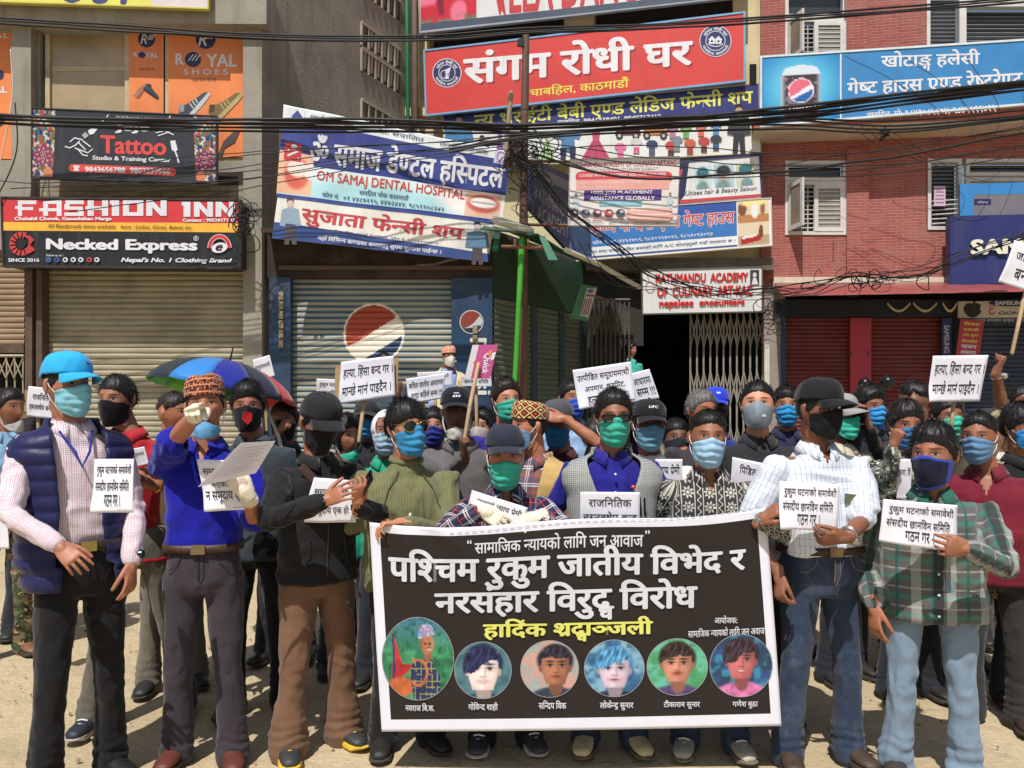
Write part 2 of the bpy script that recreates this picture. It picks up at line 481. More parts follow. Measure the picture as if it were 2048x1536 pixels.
def brick_mat(d, name, c1, c2, mort, rowh=.062, bw=.21):
    t = NT(name); p = t.pos(); dv = t.n('VectorMath', operation='DOT_PRODUCT'); t.l(p, dv.inputs[0]); dv.inputs[1].default_value = d
    sp = t.n('SeparateXYZ'); t.l(p, sp.inputs[0]); cb = t.n('CombineXYZ'); t.l(dv.outputs['Value'], cb.inputs[0]); t.l(sp.outputs[2], cb.inputs[1])
    wob = t.n('MixRGB', blend_type='ADD'); nz = t.n('TexNoise'); nz.inputs['Scale'].default_value = 5; t.l(p, nz.inputs[0])
    wob.inputs[0].default_value = .018; t.l(cb.outputs[0], wob.inputs[1]); t.l(nz.outputs['Color'], wob.inputs[2])
    b = t.n('TexBrick'); t.l(wob.outputs[0], b.inputs['Vector'])
    b.inputs['Scale'].default_value = 1; b.inputs['Brick Width'].default_value = bw; b.inputs['Row Height'].default_value = rowh
    b.inputs['Mortar Size'].default_value = .006; b.inputs['Mortar Smooth'].default_value = .3
    for k, c in (('Color1', c1), ('Color2', c2), ('Mortar', mort)): b.inputs[k].default_value = (*lin(c), 1)
    col = t.mix(t.math('MULTIPLY', t.noise(2.2, 6, p, .7, ramp=(.42, .75)), .55), b.outputs[0], lin(mort))
    col = t.mix(t.math('MULTIPLY', t.noise(30, 3, p, ramp=(.4, .8)), .3), col, mul(lin(c1), .6))
    inv = t.math('SUBTRACT', 1.0, b.outputs['Fac'])
    t.bump(t.math('ADD', inv, t.math('MULTIPLY', t.noise(40, 4, p), .35)), .7, .012); return t.done(col, .88, .2)
def wallplate(mb, sf, q, off, thick, mat):
    q = quadpts(q); mb.hexa([sf.pt(x, y, off) for x, y in q], -sf.nrm * thick, mat)
def holes_wall(mb, sf, q, holes, off, thick, mat):
    """a wall plate with rectangular openings, cut into strips so that nothing overlaps"""
    x0, y0, x1, y1 = q; ys = sorted({y0, y1, *[h[1] for h in holes], *[h[3] for h in holes]}); ys = [y for y in ys if y0 <= y <= y1]
    for a, b in zip(ys, ys[1:]):
        m = (a + b) / 2; hs = sorted([h for h in holes if h[1] <= m <= h[3]]); x = x0
        for h in hs:
            if h[0] > x: wallplate(mb, sf, (x, a, h[0], b), off, thick, mat)
            x = max(x, h[2])
        if x < x1: wallplate(mb, sf, (x, a, x1, b), off, thick, mat)

# ---------------------------------------------------------------- roller shutters (real corrugation)
def shutter(label, sf, q, c, pitch, name='roller_shutter', amp=.016, off=0, cols=2, color_fn=None, rough=.5, parent=None, var=.14, dirt=.35):
    q = quadpts(q); tl, tr, br, bl = q
    z0 = sf.pt(*bl).z; z1 = sf.pt(*tl).z; n = max(2, int(round((z1 - z0) / pitch))); cols = max(cols, 24); prof = [(0, 0), (.12, .75), (.34, 1), (.62, .95), (.84, .55), (.93, 0)]
    V, UV, rows = [], [], 0
    for k in range(n):
        for t, a in prof:
            v = 1 - (k + t) / n; rows += 1
            for i in range(cols + 1):
                x, y = bil(q, i / cols, v); V.append(sf.pt(x, y, off + a * amp + .006 * math.sin(k * 1.7 + x * .021) * math.sin(x * .013 + k * .31))); UV.append((x, y))
    W = cols + 1; Fc = [(j*W+i, j*W+i+1, (j+1)*W+i+1, (j+1)*W+i) for j in range(rows-1) for i in range(cols)]
    if color_fn is None:
        mb = MB(); mb.add(V, Fc, plain('shutter_paint', c, rough, var, 2.5, dirt=dirt * 1.4)); o = mb.build(name, parent)
    else:
        o = color_mesh(name, V, Fc, color_fn(np.array(UV)) / 255, parent, rough, name='x') if False else color_mesh(name, V, Fc, color_fn(np.array(UV)) / 255, parent, rough)
    if parent is None: tag(o, label, 'shutter')
    return o
def scissor_gate(label, sf, q, c, nb, name='folding_gate', r=.011, rows=4):
    """collapsible lattice gate: paired upright channels and crossing flats"""
    x0, y0, x1, y1 = q; m = plain('gate_paint', c, .5, .2, 8, dirt=.35); rt = empty(name, sf.pt((x0+x1)/2, y1), label, 'gate')
    b = MB()
    for i in range(nb + 1):
        x = x0 + (x1 - x0) * i / nb; b.tube([sf.pt(x, y0, .02), sf.pt(x, y1, .02)], r, m, 6)
    b.build_each('upright_bar', rt)
    g = MB(); H = (y1 - y0) / rows
    for k in range(rows):
        for i in range(nb):
            xa, xb = x0 + (x1-x0)*i/nb, x0 + (x1-x0)*(i+1)/nb
            ya = y0 + k*H + .08*H; yb = ya + .55*H
            g.tube([sf.pt(xa, ya, .045), sf.pt(xb, yb, .045)], r*.75, m, 5); g.tube([sf.pt(xb, ya, .033), sf.pt(xa, yb, .033)], r*.75, m, 5)
    g.build('lattice', rt)
    f = MB()
    for y in (y0, y1): f.tube([sf.pt(x0, y, .03), sf.pt(x1, y, .03)], .022, m, 6)
    f.build_each('rail', rt); return rt

# ================================================================ LEFT BUILDING
SA = facing(11.0); SA2 = facing(10.86)
bA = empty('concrete_building', P(260, 860, 11), 'grey concrete building on the left with framed shop windows above a tan shutter', 'building')
mb = MB()
holes_wall(mb, SA, (-260, -160, 528, 1080), [(80, 24, 493, 322), (83, 480, 498, 1050), (-60, 60, 26, 320), (-200, 500, 50, 1050)], 0, .3, M_CONC)
mb.build('wall', bA)
mb = MB()
for q in [(35, 40, 74, 404), (493, 40, 530, 1080)]: wallplate(mb, SA, q, .14, .137, M_CONC)
mb.build_each('pillar', bA)
# the floor slab / overhang
mb = MB(); mb.hexa([P(-260, 42, 10.72), P(533, 48, 10.72), P(533, -50, 10.72), P(-260, -60, 10.72)][::-1], (0, .42, 0), M_CONC); mb.build('floor_slab', bA)
mb = MB()
mb.hexa([P(434, 344, 10.997), P(493, 344, 10.997), P(493, 371, 10.997), P(434, 371, 10.997)], (0, .01, 0), plain('recess_shadow_board', (58, 50, 44), .9)); mb.build('sill_recess_shade', bA)  # flat dark plate painted as the shade inside the recess
bmA = brick_mat((1, 0, 0), 'grey_brick', (176, 164, 138), (160, 148, 124), (120, 110, 92), .07, .26)
mb = MB(); wallplate(mb, SA, (84, 371, 492, 404), .012, .01, bmA); mb.build('brick_courses', bA)
# ledge of the window opening
fr = plain('window_frame_paint', (196, 180, 146), .6, .15, dirt=.3)
wn = MB()
for x0, x1 in [(86, 95), (246, 257), (327, 336), (486, 493)]: wallplate(wn, SA, (x0, 34, x1, 321), -.05, .07, fr)
for x0, x1 in [(95, 246), (257, 327), (336, 486)]:
    for y0, y1 in [(27, 46), (313, 321)]: wallplate(wn, SA, (x0, y0, x1, y1), -.055, .06, fr)
w_ = wn.build('window_frame', bA)
t = NT('curtained_glass'); p = t.pos(); t.bump(t.noise(3, 3, p), .1, .02)
gl = t.done(t.mix(t.noise(1.2, 3, p, ramp=(.3, .7)), lin((150, 132, 104)), lin((188, 166, 132))), .18, .6)
mb = MB(); wallplate(mb, SA, (95, 46, 246, 313), -.09, .01, gl); mb.build('pane', w_)
mb = MB(); wallplate(mb, SA, (97, 128, 244, 137), -.082, .012, fr); mb.build('curtain_rail', w_)
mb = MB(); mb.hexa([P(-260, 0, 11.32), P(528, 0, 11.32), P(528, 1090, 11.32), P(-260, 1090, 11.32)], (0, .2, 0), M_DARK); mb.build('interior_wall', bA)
# shutter surround
SAi = facing(11.12)
st = plain('rusty_steel', (92, 72, 60), .7, .25, 8, dirt=.5)
mb = MB(); mb.box((P(50, 0, 10.9).x, 10.9, 0), (P(64, 0, 10.9).x, 11.1, P(0, 535, 10.9).z), st); mb.box((P(72, 0, 10.93).x, 10.93, 0), (P(84, 0, 10.93).x, 11.1, P(0, 535, 10.93).z), st); mb.build_each('steel_post', bA)
tan = (160, 152, 128)
shutter('wide tan ridged roller shutter under the red and black clothing sign', SAi, (84, 470, 498, 1010), tan, .078, cols=4, amp=.02)
shutter('narrow brownish roller shutter cut off by the left edge', SAi, (-60, 500, 50, 690), (150, 126, 100), .078, cols=2, amp=.02)
mb = MB(); wallplate(mb, SAi, (-60, 688, 50, 706), .03, .1, st); mb.build('shutter_rail', bA)
scissor_gate('narrow cream folding gate at the left edge under the brown shutter', SAi, (-50, 712, 48, 990), (172, 160, 134), 6)
# raised step in front of all the shops
mb = MB(); mb.box((-12, 9.75, -.05), (2.2, 13.5, .6), M_PLINTH); mb.box((-12, 9.45, -.05), (2.2, 9.75, .3), M_PLINTH)
tag(mb.build('shop_plinth', bevel=.02), 'raised concrete step along the foot of the shops', 'step')
# receding plaster side wall with ventilation blocks
A0 = Vector((P(528, 0, 11).x, 11.02, 0)); dW = Vector((.489, 1, 0)); A1 = A0 + dW * 3.42
SW = Flat(A0, A1, A0 + Vector((0, 0, 1)))
mb = MB(); nW = SW.nrm
vents = [(722, 44, 800, 162), (722, 198, 800, 262), (774, -40, 800, 16)]
mb.add([A0, A1, A1 + Vector((0, 0, 16)), A0 + Vector((0, 0, 16))], [(0, 1, 2, 3)], M_SIDE)
mb.add([A0 - nW * .3, A1 - nW * .3, A1 - nW * .3 + Vector((0, 0, 16)), A0 - nW * .3 + Vector((0, 0, 16))], [(3, 2, 1, 0)], M_SIDE)
mb.build('side_wall', bA)
vb = MB(); vm = concrete('vent_block', (176, 166, 148), .2); vd = plain('vent_hole_shade', (60, 54, 48), .9)  # dark colour stands in for the shade inside the vent openings
def on_sidewall(px, pyl):   # height of a horizontal course that passes the photo point
    return SW.pt(px, pyl)
def vent(x0, x1, yl, yr, rows):
    """block of dark plates painted as shaded openings: courses run with the wall's perspective; yl, yr = top row at x0 and x1; rows of h metres"""
    a, b = SW.pt(x0, yl), SW.pt(x1, yr); n = 6
    for r in range(rows):
        za = a.z - r * .42
        for i in range(n):
            p0 = a.lerp(b, i / n); p1 = a.lerp(b, (i + 1) / n); p0.z = p1.z = za
            e = (p1 - p0) * .12; q = [p0 + e, p1 - e, p1 - e - Vector((0, 0, .33)), p0 + e - Vector((0, 0, .33))]
            vb.hexa([c + nW * .01 for c in q], -nW * .012, vd)
            m = (q[0] + q[1]) / 2; u = (q[1] - q[0]) / 2
            vb.hexa([m - u * .25 + nW * .016, m + u * .5 + nW * .016, m + u * .2 + nW * .016 - Vector((0, 0, .3)), m - u * .6 + nW * .016 - Vector((0, 0, .3))], -nW * .006, concrete('vent_scroll', (112, 104, 92), .2) if not i and not r else vb.mats[-1])
            vb.hexa([p0 - e * .9 + nW * .03, p0 + e * .9 + nW * .03, p0 + e * .9 + nW * .03 - Vector((0, 0, .36)), p0 - e * .9 + nW * .03 - Vector((0, 0, .36))], -nW * .03, vm)
        z = za + .03; vb.hexa([Vector((a.x, a.y, z)) + nW * .032, Vector((b.x, b.y, z)) + nW * .032, Vector((b.x, b.y, z - .05)) + nW * .032, Vector((a.x, a.y, z - .05)) + nW * .032], -nW * .032, vm)
vent(722, 800, 46, 100, 2); vent(722, 800, 200, 243, 2); vent(722, 800, -110, -45, 2)
vb.build('vent_blocks', bA)
gp = plain('green_pipe_paint', (40, 120, 78), .5); bp = plain('brown_pipe_paint', (110, 92, 76), .6)
mb = MB(); mb.tube([P(813, -60, 13.9), P(816, 246, 13.9)], .035, gp); tag(mb.build('drain_pipe', smooth=True), 'thin green drain pipe running down beside the grey plaster wall', 'pipe')
mb = MB(); mb.tube([P(829, -60, 13.9), P(831, 248, 13.9)], .06, bp); tag(mb.build('drain_pipe', smooth=True), 'thicker brown drain pipe right of the green pipe', 'pipe')

# ================================================================ CORNER SHOP (blue cola shutter)
bS = empty('corner_shop', P(760, 860, 11), 'low corner shop with blue cola shutter and green side shutters', 'shop')
navy = plain('navy_steel', (34, 62, 92), .45, .2, 3, dirt=.3)
mb = MB()
wallplate(mb, SA, (541, 556, 583, 1050), .06, .12, navy); wallplate(mb, SA, (903, 556, 985, 1050), .04, .1, navy)
mb.build_each('door_post', bS)
mb = MB(); wallplate(mb, SA, (530, 470, 985, 556), .02, .15, plain('dark_header', (52, 40, 36), .8, dirt=.4)); mb.build('header', bS)
mb = MB(); wallplate(mb, SA, (560, 533, 985, 541), .07, .04, plain('header_batten', (96, 78, 64), .7)); mb.build('header_batten', bS)
def cola(cx, cy, r, U, base, red=(176, 74, 50), white=(232, 224, 206), blue=(30, 60, 92), squash=1.0):
    x, y = (U[:, 0] - cx) / r, (U[:, 1] - cy) / (r * squash); d = np.hypot(x, y); out = base.copy()
    yy = y + .42 * x
    inside = d < .92
    redm = inside & (yy < -.08 - .12 * np.sin(x * 2.2) - .0) & (x + .55 * y < .38)
    blum = inside & (yy > .62 - .2 * x) & (x + y * .2 > -.6)
    whm = inside & ~redm & ~blum
    out[whm] = white; out[redm] = red; out[blum] = blue; out[(d >= .92) & (d < .985)] = white
    return out
def cola_col(U):
    U = U.astype(float); base = np.tile(np.array([78., 92., 98.]), (len(U), 1)); z = U[:, 1]
    edge = 662 + 0 * z
    base[:] = (70, 92, 104)
    h = (np.floor((U[:, 1]) / 11) % 2); w_ = .5 + .5 * vn(np.c_[U / 60, z * 0], 1, 4)
    base += (w_[:, None] - .5) * np.array([60, 40, 20]) + 22
    return cola(748, 668, 62, U, base, squash=1.0)
def bands(U):
    c = cola_col(U); k = np.arange(len(U)) // 161 % 6
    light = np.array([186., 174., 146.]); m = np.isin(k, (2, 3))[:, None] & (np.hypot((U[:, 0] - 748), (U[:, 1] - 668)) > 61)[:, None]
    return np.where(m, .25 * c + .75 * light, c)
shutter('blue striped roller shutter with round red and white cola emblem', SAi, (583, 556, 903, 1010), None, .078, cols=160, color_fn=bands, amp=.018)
s = Sign('x', '', '', (905, 600, 985, 700), 10.95, root=False); s.root = bS; s.surf = facing(10.955)
s.disc(943, 644, 24, 24, (196, 196, 190)); s.disc(943, 644, 22, 22, (28, 44, 66))
s.poly([(943 + 22*math.cos(a), 644 + 22*math.sin(a)) for a in np.linspace(R(150), R(318), 20)] + [(958, 634), (948, 646), (936, 654)], (140, 52, 40))
s.poly([(960, 631), (965, 642), (962, 652), (955, 650), (946, 655), (925, 657), (936, 654), (948, 646)], (190, 196, 200))
s.text('pepsi', (982, 676, 982, 790, 940, 790, 940, 676), (214, 214, 210), .03)
s.done()
mb = MB(); lk = plain('brass_lock', (150, 136, 108), .4, .2, 20)
for x0, y0, n in ((561, 585, 6), (946, 652, 4)):
    for i in range(n): wallplate(mb, SA, (x0, y0 + i * 19, x0 + 9, y0 + i * 19 + 16), .085, .02, lk)
mb.build_each('lock_plate', bS)
mb = MB(); mb.hexa([Vector((P(541, 0, 11).x, 10.58, P(0, 478, 11).z)), Vector((P(985, 0, 11).x - .05, 10.88, P(0, 478, 11).z)), Vector((P(985, 0, 11).x - .05, 10.98, P(0, 470, 11).z)), Vector((P(541, 0, 11).x, 10.98, P(0, 470, 11).z))], (0, 0, .06), plain('brown_boards', (74, 56, 46), .8, .25, 8)); mb.build('porch_roof', bS)  # soffit boards, added to keep sunlight out of the gap behind the banners
mb = MB(); mb.hexa([P(558, 240, 10.98), P(978, 325, 10.98), Vector((P(978, 0, 10.98).x, 10.98, 4.04)), Vector((P(558, 0, 10.98).x, 10.98, 4.04))], (0, .05, 0), plain('light_blocker_board', (96, 84, 72), .8, .2, 3)); mb.build('light_blocker', bS)  # unseen board added behind the banners to stop sunlight leaking onto the shutter
# side wall with three green-grey shutters
C0 = Vector((P(985, 0, 11).x, 11.0, 0)); C1 = Vector((P(1166, 0, 13.2).x, 13.2, 0)); SCs = Flat(C0, C1, C0 + Vector((0, 0, 1)))
zt = P(0, 478, 11).z
def sidequad(x0, x1, ztop, zbot=.6):
    a, b = SCs.pt(x0, 700), SCs.pt(x1, 700); out = []
    for p, z in ((a, ztop), (b, ztop), (b, zbot), (a, zbot)): out.append((CX + p.x / p.y * F, HY - (z - CZ) / p.y * F))
    return out
gg = (104, 112, 98)
mb = MB(); q = sidequad(986, 1166, 3.95, 3.1); mb.hexa([SCs.pt(*p) for p in q], -SCs.nrm * .1, plain('green_header', (46, 74, 58), .6, .2, 2, dirt=.3)); mb.build('side_header', bS)
for i, (x0, x1) in enumerate(((988, 1062), (1072, 1117), (1126, 1162))):
    shutter('grey green side shutter of the corner shop, ' + ('next to the blue panel', 'the middle one behind the green pole', 'nearest the dark passage')[i], SCs, sidequad(x0, x1, 3.1), gg, .078, cols=2, off=-.02, amp=.018)
mb = MB()
for x0, x1 in ((1062, 1072), (1117, 1126), (1160, 1168)):
    q = sidequad(x0, x1, 3.1); mb.hexa([SCs.pt(*p, .03) for p in q], -SCs.nrm * .1, plain('side_post', (62, 80, 84), .5, .2))
mb.build_each('side_post', bS)
mb = MB(); q = sidequad(986, 1166, 3.1); mb.hexa([SCs.pt(*p, -.06) for p in q], -SCs.nrm * .05, M_DARK); mb.build('interior_wall', bS)
mb = MB(); mb.hexa([Vector((P(530, 0, 11).x, 11.05, 3.95)), Vector((C0.x, 11.05, 3.95)), Vector((C1.x, 13.3, 3.95)), Vector((P(530,0,11).x, 13.3, 3.95))], (0, 0, .08), plain('tin_roof', (96, 92, 84), .6, .2)); mb.build('roof', bS)
# green sheet canopy round the corner
can = plain('green_canopy_sheet', (26, 82, 58), .45, .2, 3, dirt=.25)
cr = empty('shop_canopy', P(1040, 480, 10.4), 'bent green sheet canopy over the corner of the low shop', 'canopy')
mb = MB()
e0 = [P(960, 460, 10.2), P(1075, 470, 10.0), P(1130, 505, 10.3), P(1275, 572, 11.6)]
e1 = [P(972, 452, 11.0), P(1000, 458, 11.0), P(1060, 482, 11.8), P(1215, 545, 13.1)]
for i in range(3): mb.hexa([e0[i], e0[i+1], e1[i+1], e1[i]], (0, 0, .02), can)
mb.build('sheet', cr)
mb = MB(); mb.hexa([P(990, 466, 10.18), P(1000, 466, 10.18), P(996, 503, 10.18), P(983, 503, 10.18)], (0, .015, 0), can)
mb.hexa([P(985, 462, 10.16), P(1002, 462, 10.16), P(999, 478, 10.16), P(985, 476, 10.16)], (0, .012, 0), plain('canopy_lip', (90, 140, 118), .5))
mb.hexa([P(1078, 472, 9.98), P(1090, 472, 9.98), P(1116, 520, 9.98), P(1097, 520, 9.98)], (0, .012, 0), plain('canopy_lip', (90, 140, 118), .5)); mb.build_each('lip', cr)
mb = MB(); mb.tube([P(1132, 500, 10.25), P(1200, 530, 10.9), P(1278, 574, 11.55)], .035, plain('edge_trim', (206, 198, 178), .6, dirt=.3)); mb.build('edge_trim', cr)
mb = MB(); mb.tube([P(992, 440, 10.1), P(1060, 462, 10.1)], .055, plain('pipe_white', (190, 194, 178), .5, dirt=.3)); tag(mb.build('roof_pipe', smooth=True), 'short pale pipe lying on the green canopy', 'pipe')
mb = MB(); rp = plain('rust_rod', (130, 84, 66), .7, .2)
mb.tube([P(1005, 493, 10.05), P(1090, 496, 10.05)], .022, rp, 6); mb.tube([P(1030, 480, 10.05), P(1030, 493, 10.05)], .014, rp, 6); mb.tube([P(1056, 480, 10.05), P(1056, 494, 10.05)], .014, rp, 6); mb.build('hanging_rod', cr)
mb = MB(); gpm = plain('bright_green_paint', (70, 160, 48), .35, .08, 5)
mb.tube([P(1044, 478, 10.15), P(1037, 620, 10.15), P(1028, 800, 10.15), Vector((P(1026, 0, 10.15).x, 10.15, .58))], [.040, .034, .033, .033], gpm, 14)
tag(mb.build('canopy_pole', smooth=True), 'bright lime green pole holding up the shop canopy', 'pole')
lb = empty('hanging_lightbox', P(1170, 600, 11.2), 'small tilted green lightbox sign hanging from the canopy over the passage', 'sign')
mb = MB(); q = [P(1162, 568, 11.2), P(1196, 574, 11.0), P(1177, 640, 11.0), P(1142, 632, 11.2)]
mb.hexa(q, (0, .22, 0), plain('lightbox_green', (96, 150, 110), .5, dirt=.3)); mb.build('case', lb)
s = Sign('x', '', '', [(1173, 575), (1195, 577), (1177, 637), (1158, 632)], [11.05, 10.98, 10.98, 11.05], root=False); s.root = lb
s.rect([(1174, 576), (1194, 577), (1177, 636), (1160, 631)], (196, 190, 176)); s.rect([(1173, 588), (1190, 590), (1189, 594), (1172, 592)], (190, 60, 56))
for k in range(4): s.line([(1171 - k*0 + k*4, 597), (1163 + k*4, 630)], 2, (150, 60, 56))
s.disc(1181, 582, 6, 4, (90, 110, 160)); s.done()

# ================================================================ PASSAGE WITH FOLDING GATES
SD = facing(13.2); bD = empty('passage', P(1340, 850, 13.2), 'dark entrance passage with folding gates between the shops', 'passage')
mb = MB(); xl, xr = P(1166, 0, 13.2).x, P(1532, 0, 13.2).x
zt = P(0, 520, 13.2).z
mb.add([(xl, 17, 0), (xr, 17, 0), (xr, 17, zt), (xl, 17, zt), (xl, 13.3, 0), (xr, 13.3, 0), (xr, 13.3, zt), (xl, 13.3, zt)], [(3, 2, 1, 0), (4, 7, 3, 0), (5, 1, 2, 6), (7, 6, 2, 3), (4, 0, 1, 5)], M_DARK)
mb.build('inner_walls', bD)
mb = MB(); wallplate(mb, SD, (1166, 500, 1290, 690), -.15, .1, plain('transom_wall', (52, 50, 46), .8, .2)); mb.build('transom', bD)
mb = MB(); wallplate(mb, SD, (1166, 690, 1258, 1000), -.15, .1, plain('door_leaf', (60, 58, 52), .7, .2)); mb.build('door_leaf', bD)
mb = MB(); mb.box((xl, 12.4, -.05), (xr, 13.6, .75), M_PLINTH); mb.box((xl, 12.0, -.05), (xr, 12.4, .5), M_PLINTH); mb.box((xl, 11.6, -.05), (xr, 12.0, .28), M_PLINTH); mb.box((xl, 13.6, -.05), (xr, 14.6, .95), M_PLINTH); mb.build_each('step', bD)
scissor_gate('light grey folding lattice gate drawn across the right of the dark passage', facing(13.0), (1380, 624, 1526, 960), (150, 144, 130), 11, rows=3, r=.016)
scissor_gate('dark grey folding gate pushed open at the left of the passage', facing(13.05), (1174, 600, 1258, 960), (92, 88, 80), 9, rows=3, r=.013)

# ================================================================ CENTRAL BUILDING (behind the stacked signs)
SB = Flat(P(838, 300, 14.2), P(1522, 300, 12.9), P(838, 700, 14.2)); bC = empty('cream_building', P(1180, 500, 13.5), 'cream building behind the stacked shop signs, dark windows between them', 'building')
mb = MB(); wins = [(866, 40, 940, 120), (985, 20, 1120, 110), (1190, -10, 1465, 110)]
holes_wall(mb, SB, (832, -160, 1524, 528), [(858, -20, 1128, 112), (1188, -30, 1466, 100)], 0, .3, M_CREAM); mb.build('wall', bC)
mb = MB(); wallplate(mb, SB, (850, -40, 1475, 130), -.28, .02, plain('tinted_glass', (46, 42, 42), .25, .2)); mb.build('window_glass', bC)
mb = MB(); wallplate(mb, SB, (815, 220, 888, 236), .12, .12, M_CREAM); mb.build('ledge', bC)
mb = MB(); wallplate(mb, SB, (1176, 522, 1545, 546), .3, .6, plain('lintel_concrete', (104, 94, 80), .9, .2)); mb.build('lintel', bC)
mb = MB(); mb.box((P(838, 0, 14.2).x, 14.25, 0), (P(1166, 0, 14.2).x + .3, 14.5, 6), M_DARK); mb.build('back_wall', bC)

# ================================================================ RIGHT BRICK BUILDING
SR = Flat(P(1522, 300, 12.8), P(2048, 300, 12.1), P(1522, 700, 12.8)); uR = (P(2048, 300, 12.1) - P(1522, 300, 12.8)); uR.z = 0; uR.normalize()
bR = empty('brick_building', P(1780, 860, 12.4), 'red painted brick building on the right with white windows', 'building')
MBR = brick_mat(tuple(uR), 'red_brick', (170, 92, 84), (150, 78, 74), (176, 134, 122), .046, .19)
mb = MB()
holes_wall(mb, SR, (1522, -160, 2400, 575), [(1570, -60, 1690, 135), (1570, 322, 1692, 470), (1853, -60, 2100, 110), (1853, 318, 1925, 462), (1925, 318, 2130, 420)], 0, .3, MBR); mb.build('wall', bR)
mb = MB()
for q in ((1692, -160, 1734, 256), (1692, 300, 1736, 574)): wallplate(mb, SR, q, .06, .058, MBR)
mb.build_each('pilaster', bR)
eav = plain('eave_red', (176, 96, 84), .8, .15, dirt=.3); eb = concrete('eave_soffit', (196, 180, 156), .3)
mb = MB(); q = [SR.pt(1500, 262, .55), SR.pt(2400, 214, .55), SR.pt(2400, 244, .55), SR.pt(1500, 280, .55)]
mb.hexa(q, -SR.nrm * .55, eav); mb.build('eave', bR)
mb = MB(); q = [SR.pt(1500, 280.5, .54), SR.pt(2400, 244.5, .54), SR.pt(2400, 254, .5), SR.pt(1500, 288, .5)]; mb.hexa(q, -SR.nrm * .5, eb); mb.build('soffit', bR)
mb = MB(); wallplate(mb, SR, (1545, 556, 2400, 575), .1, .1, concrete('white_ledge', (214, 200, 180), .3)); mb.build('ledge', bR)
wf = plain('white_window_paint', (214, 210, 204), .5, .08, dirt=.25)
tg = NT('dark_window_glass'); glass = tg.done(lin((58, 62, 64)), .12, .6)
def window(q, bars=0, mull=None, open_leaf=None, name='window', slat=True):
    x0, y0, x1, y1 = q; w = 7
    f = MB()
    for a in ((x0, y0, x0 + w, y1), (x1 - w, y0, x1, y1)): wallplate(f, SR, a, .02, .12, wf)
    for a in ((x0 + w, y0, x1 - w, y0 + w), (x0 + w, y1 - w, x1 - w, y1)): wallplate(f, SR, a, .02, .12, wf)
    for m in mull or []: wallplate(f, SR, (m - 4, y0 + w, m + 4, y1 - w), .015, .1, wf)
    fo = f.build('window', bR)
    g = MB(); wallplate(g, SR, (x0 + w, y0 + w, x1 - w, y1 - w), -.16, .01, glass); g.build('pane', fo)
    if slat:
        sl = MB(); sm_ = plain('louvre_paint', (112, 112, 108), .5, .15); y = y0 + w + 4
        while y < y1 - w - 3:
            wallplate(sl, SR, (x0 + w, y, x1 - w, y + 2.2), -.1, .012, sm_); y += 8
        sl.build('security_bars', fo)
    return fo
# tall casement with one leaf swung open
for (y0, ym, y1) in ((-40, 36, 133), (322, 362, 470)):
    fo = window((1570, y0, 1692, ym)[:4], slat=False)
    fo = window((1570, ym + 1, 1692, y1), slat=False)
    b = MB(); bm_ = plain('white_bar', (200, 196, 190), .5)
    y = ym + 12
    while y < y1 - 6:
        b.tube([SR.pt(1600, y, -.03), SR.pt(1630, y, -.03)], .009, bm_, 6); y += 9
    for x in (1603, 1616, 1628): b.tube([SR.pt(x, ym + 9, -.02), SR.pt(x, y1 - 8, -.02)], .008, bm_, 6)
    b.build('window_bars', fo)
    l = MB()
    for a in ((1628, ym + 8, 1636, y1 - 7), (1680, ym + 8, 1686, y1 - 7), (1636, ym + 8, 1680, ym + 16), (1636, y1 - 15, 1680, y1 - 7)): wallplate(l, SR, a, .03, .05, wf)
    lo = l.build('casement_leaf', fo)
    g = MB(); wallplate(g, SR, (1636, ym + 16, 1680, y1 - 15), .0, .01, plain('barred_glass', (150, 146, 132), .2, .25, 2)); g.build('pane', fo)
    sl = MB(); y = ym + 20
    while y < y1 - 18: wallplate(sl, SR, (1636, y, 1680, y + 2), .012, .008, bm_); y += 9
    sl.build('glazing_strips', fo)
    # open leaf hinged at the left jamb, swung out towards the street
    a = SR.pt(1578, ym + 8); b_ = SR.pt(1578, y1 - 7); out = SR.nrm * .42 + uR * .16
    l = MB(); fwv = out * .1; hz = Vector((0, 0, .07))
    def leafq(u0, u1, v0, v1, mt, th=.03, o=0):
        p = lambda u, v: a.lerp(b_, v) + out * u
        n_ = Vector((out.y, -out.x, 0)).normalized()
        l.hexa([p(u0, v0) + n_ * o, p(u1, v0) + n_ * o, p(u1, v1) + n_ * o, p(u0, v1) + n_ * o], n_ * th, mt)
    leafq(0, .16, 0, 1, wf); leafq(.84, 1, 0, 1, wf); leafq(.16, .84, 0, .09, wf); leafq(.16, .84, .91, 1, wf); leafq(.16, .84, .09, .91, plain('dusty_glass', (146, 140, 124), .2, .25, 2), .008, .01)
    l.build('open_leaf', fo)
window((1853, -50, 1925, 108)); window((1925, -40, 2110, 5), slat=False); window((1925, 7, 2110, 108))
window((1855, 318, 1923, 460), slat=True); window((1932, 318, 2130, 352)); window((1932, 356, 2130, 420), slat=False)
mb = MB(); b = [plain('white_bar', (200, 196, 190), .5)][0]
for k in range(6): mb.tube([SR.pt(1866, 402 + k * 9, -.02), SR.pt(1914, 399 + k * 9, -.02)], .012, b, 6)
mb.build('window_grille', bR)
s = Sign('paper_notice', 'pale pink paper notice stuck in the barred window', 'notice', (1868, 372, 1891, 412), 12.2, surf=Flat(SR.pt(1522, 300, .04), SR.pt(2048, 300, .04), SR.pt(1522, 700, .04)))
s.panel((216, 180, 204), .006)
for k in range(5): s.rect((1870, 376 + k * 7, 1888, 378 + k * 7), (140, 110, 140))
s.done()
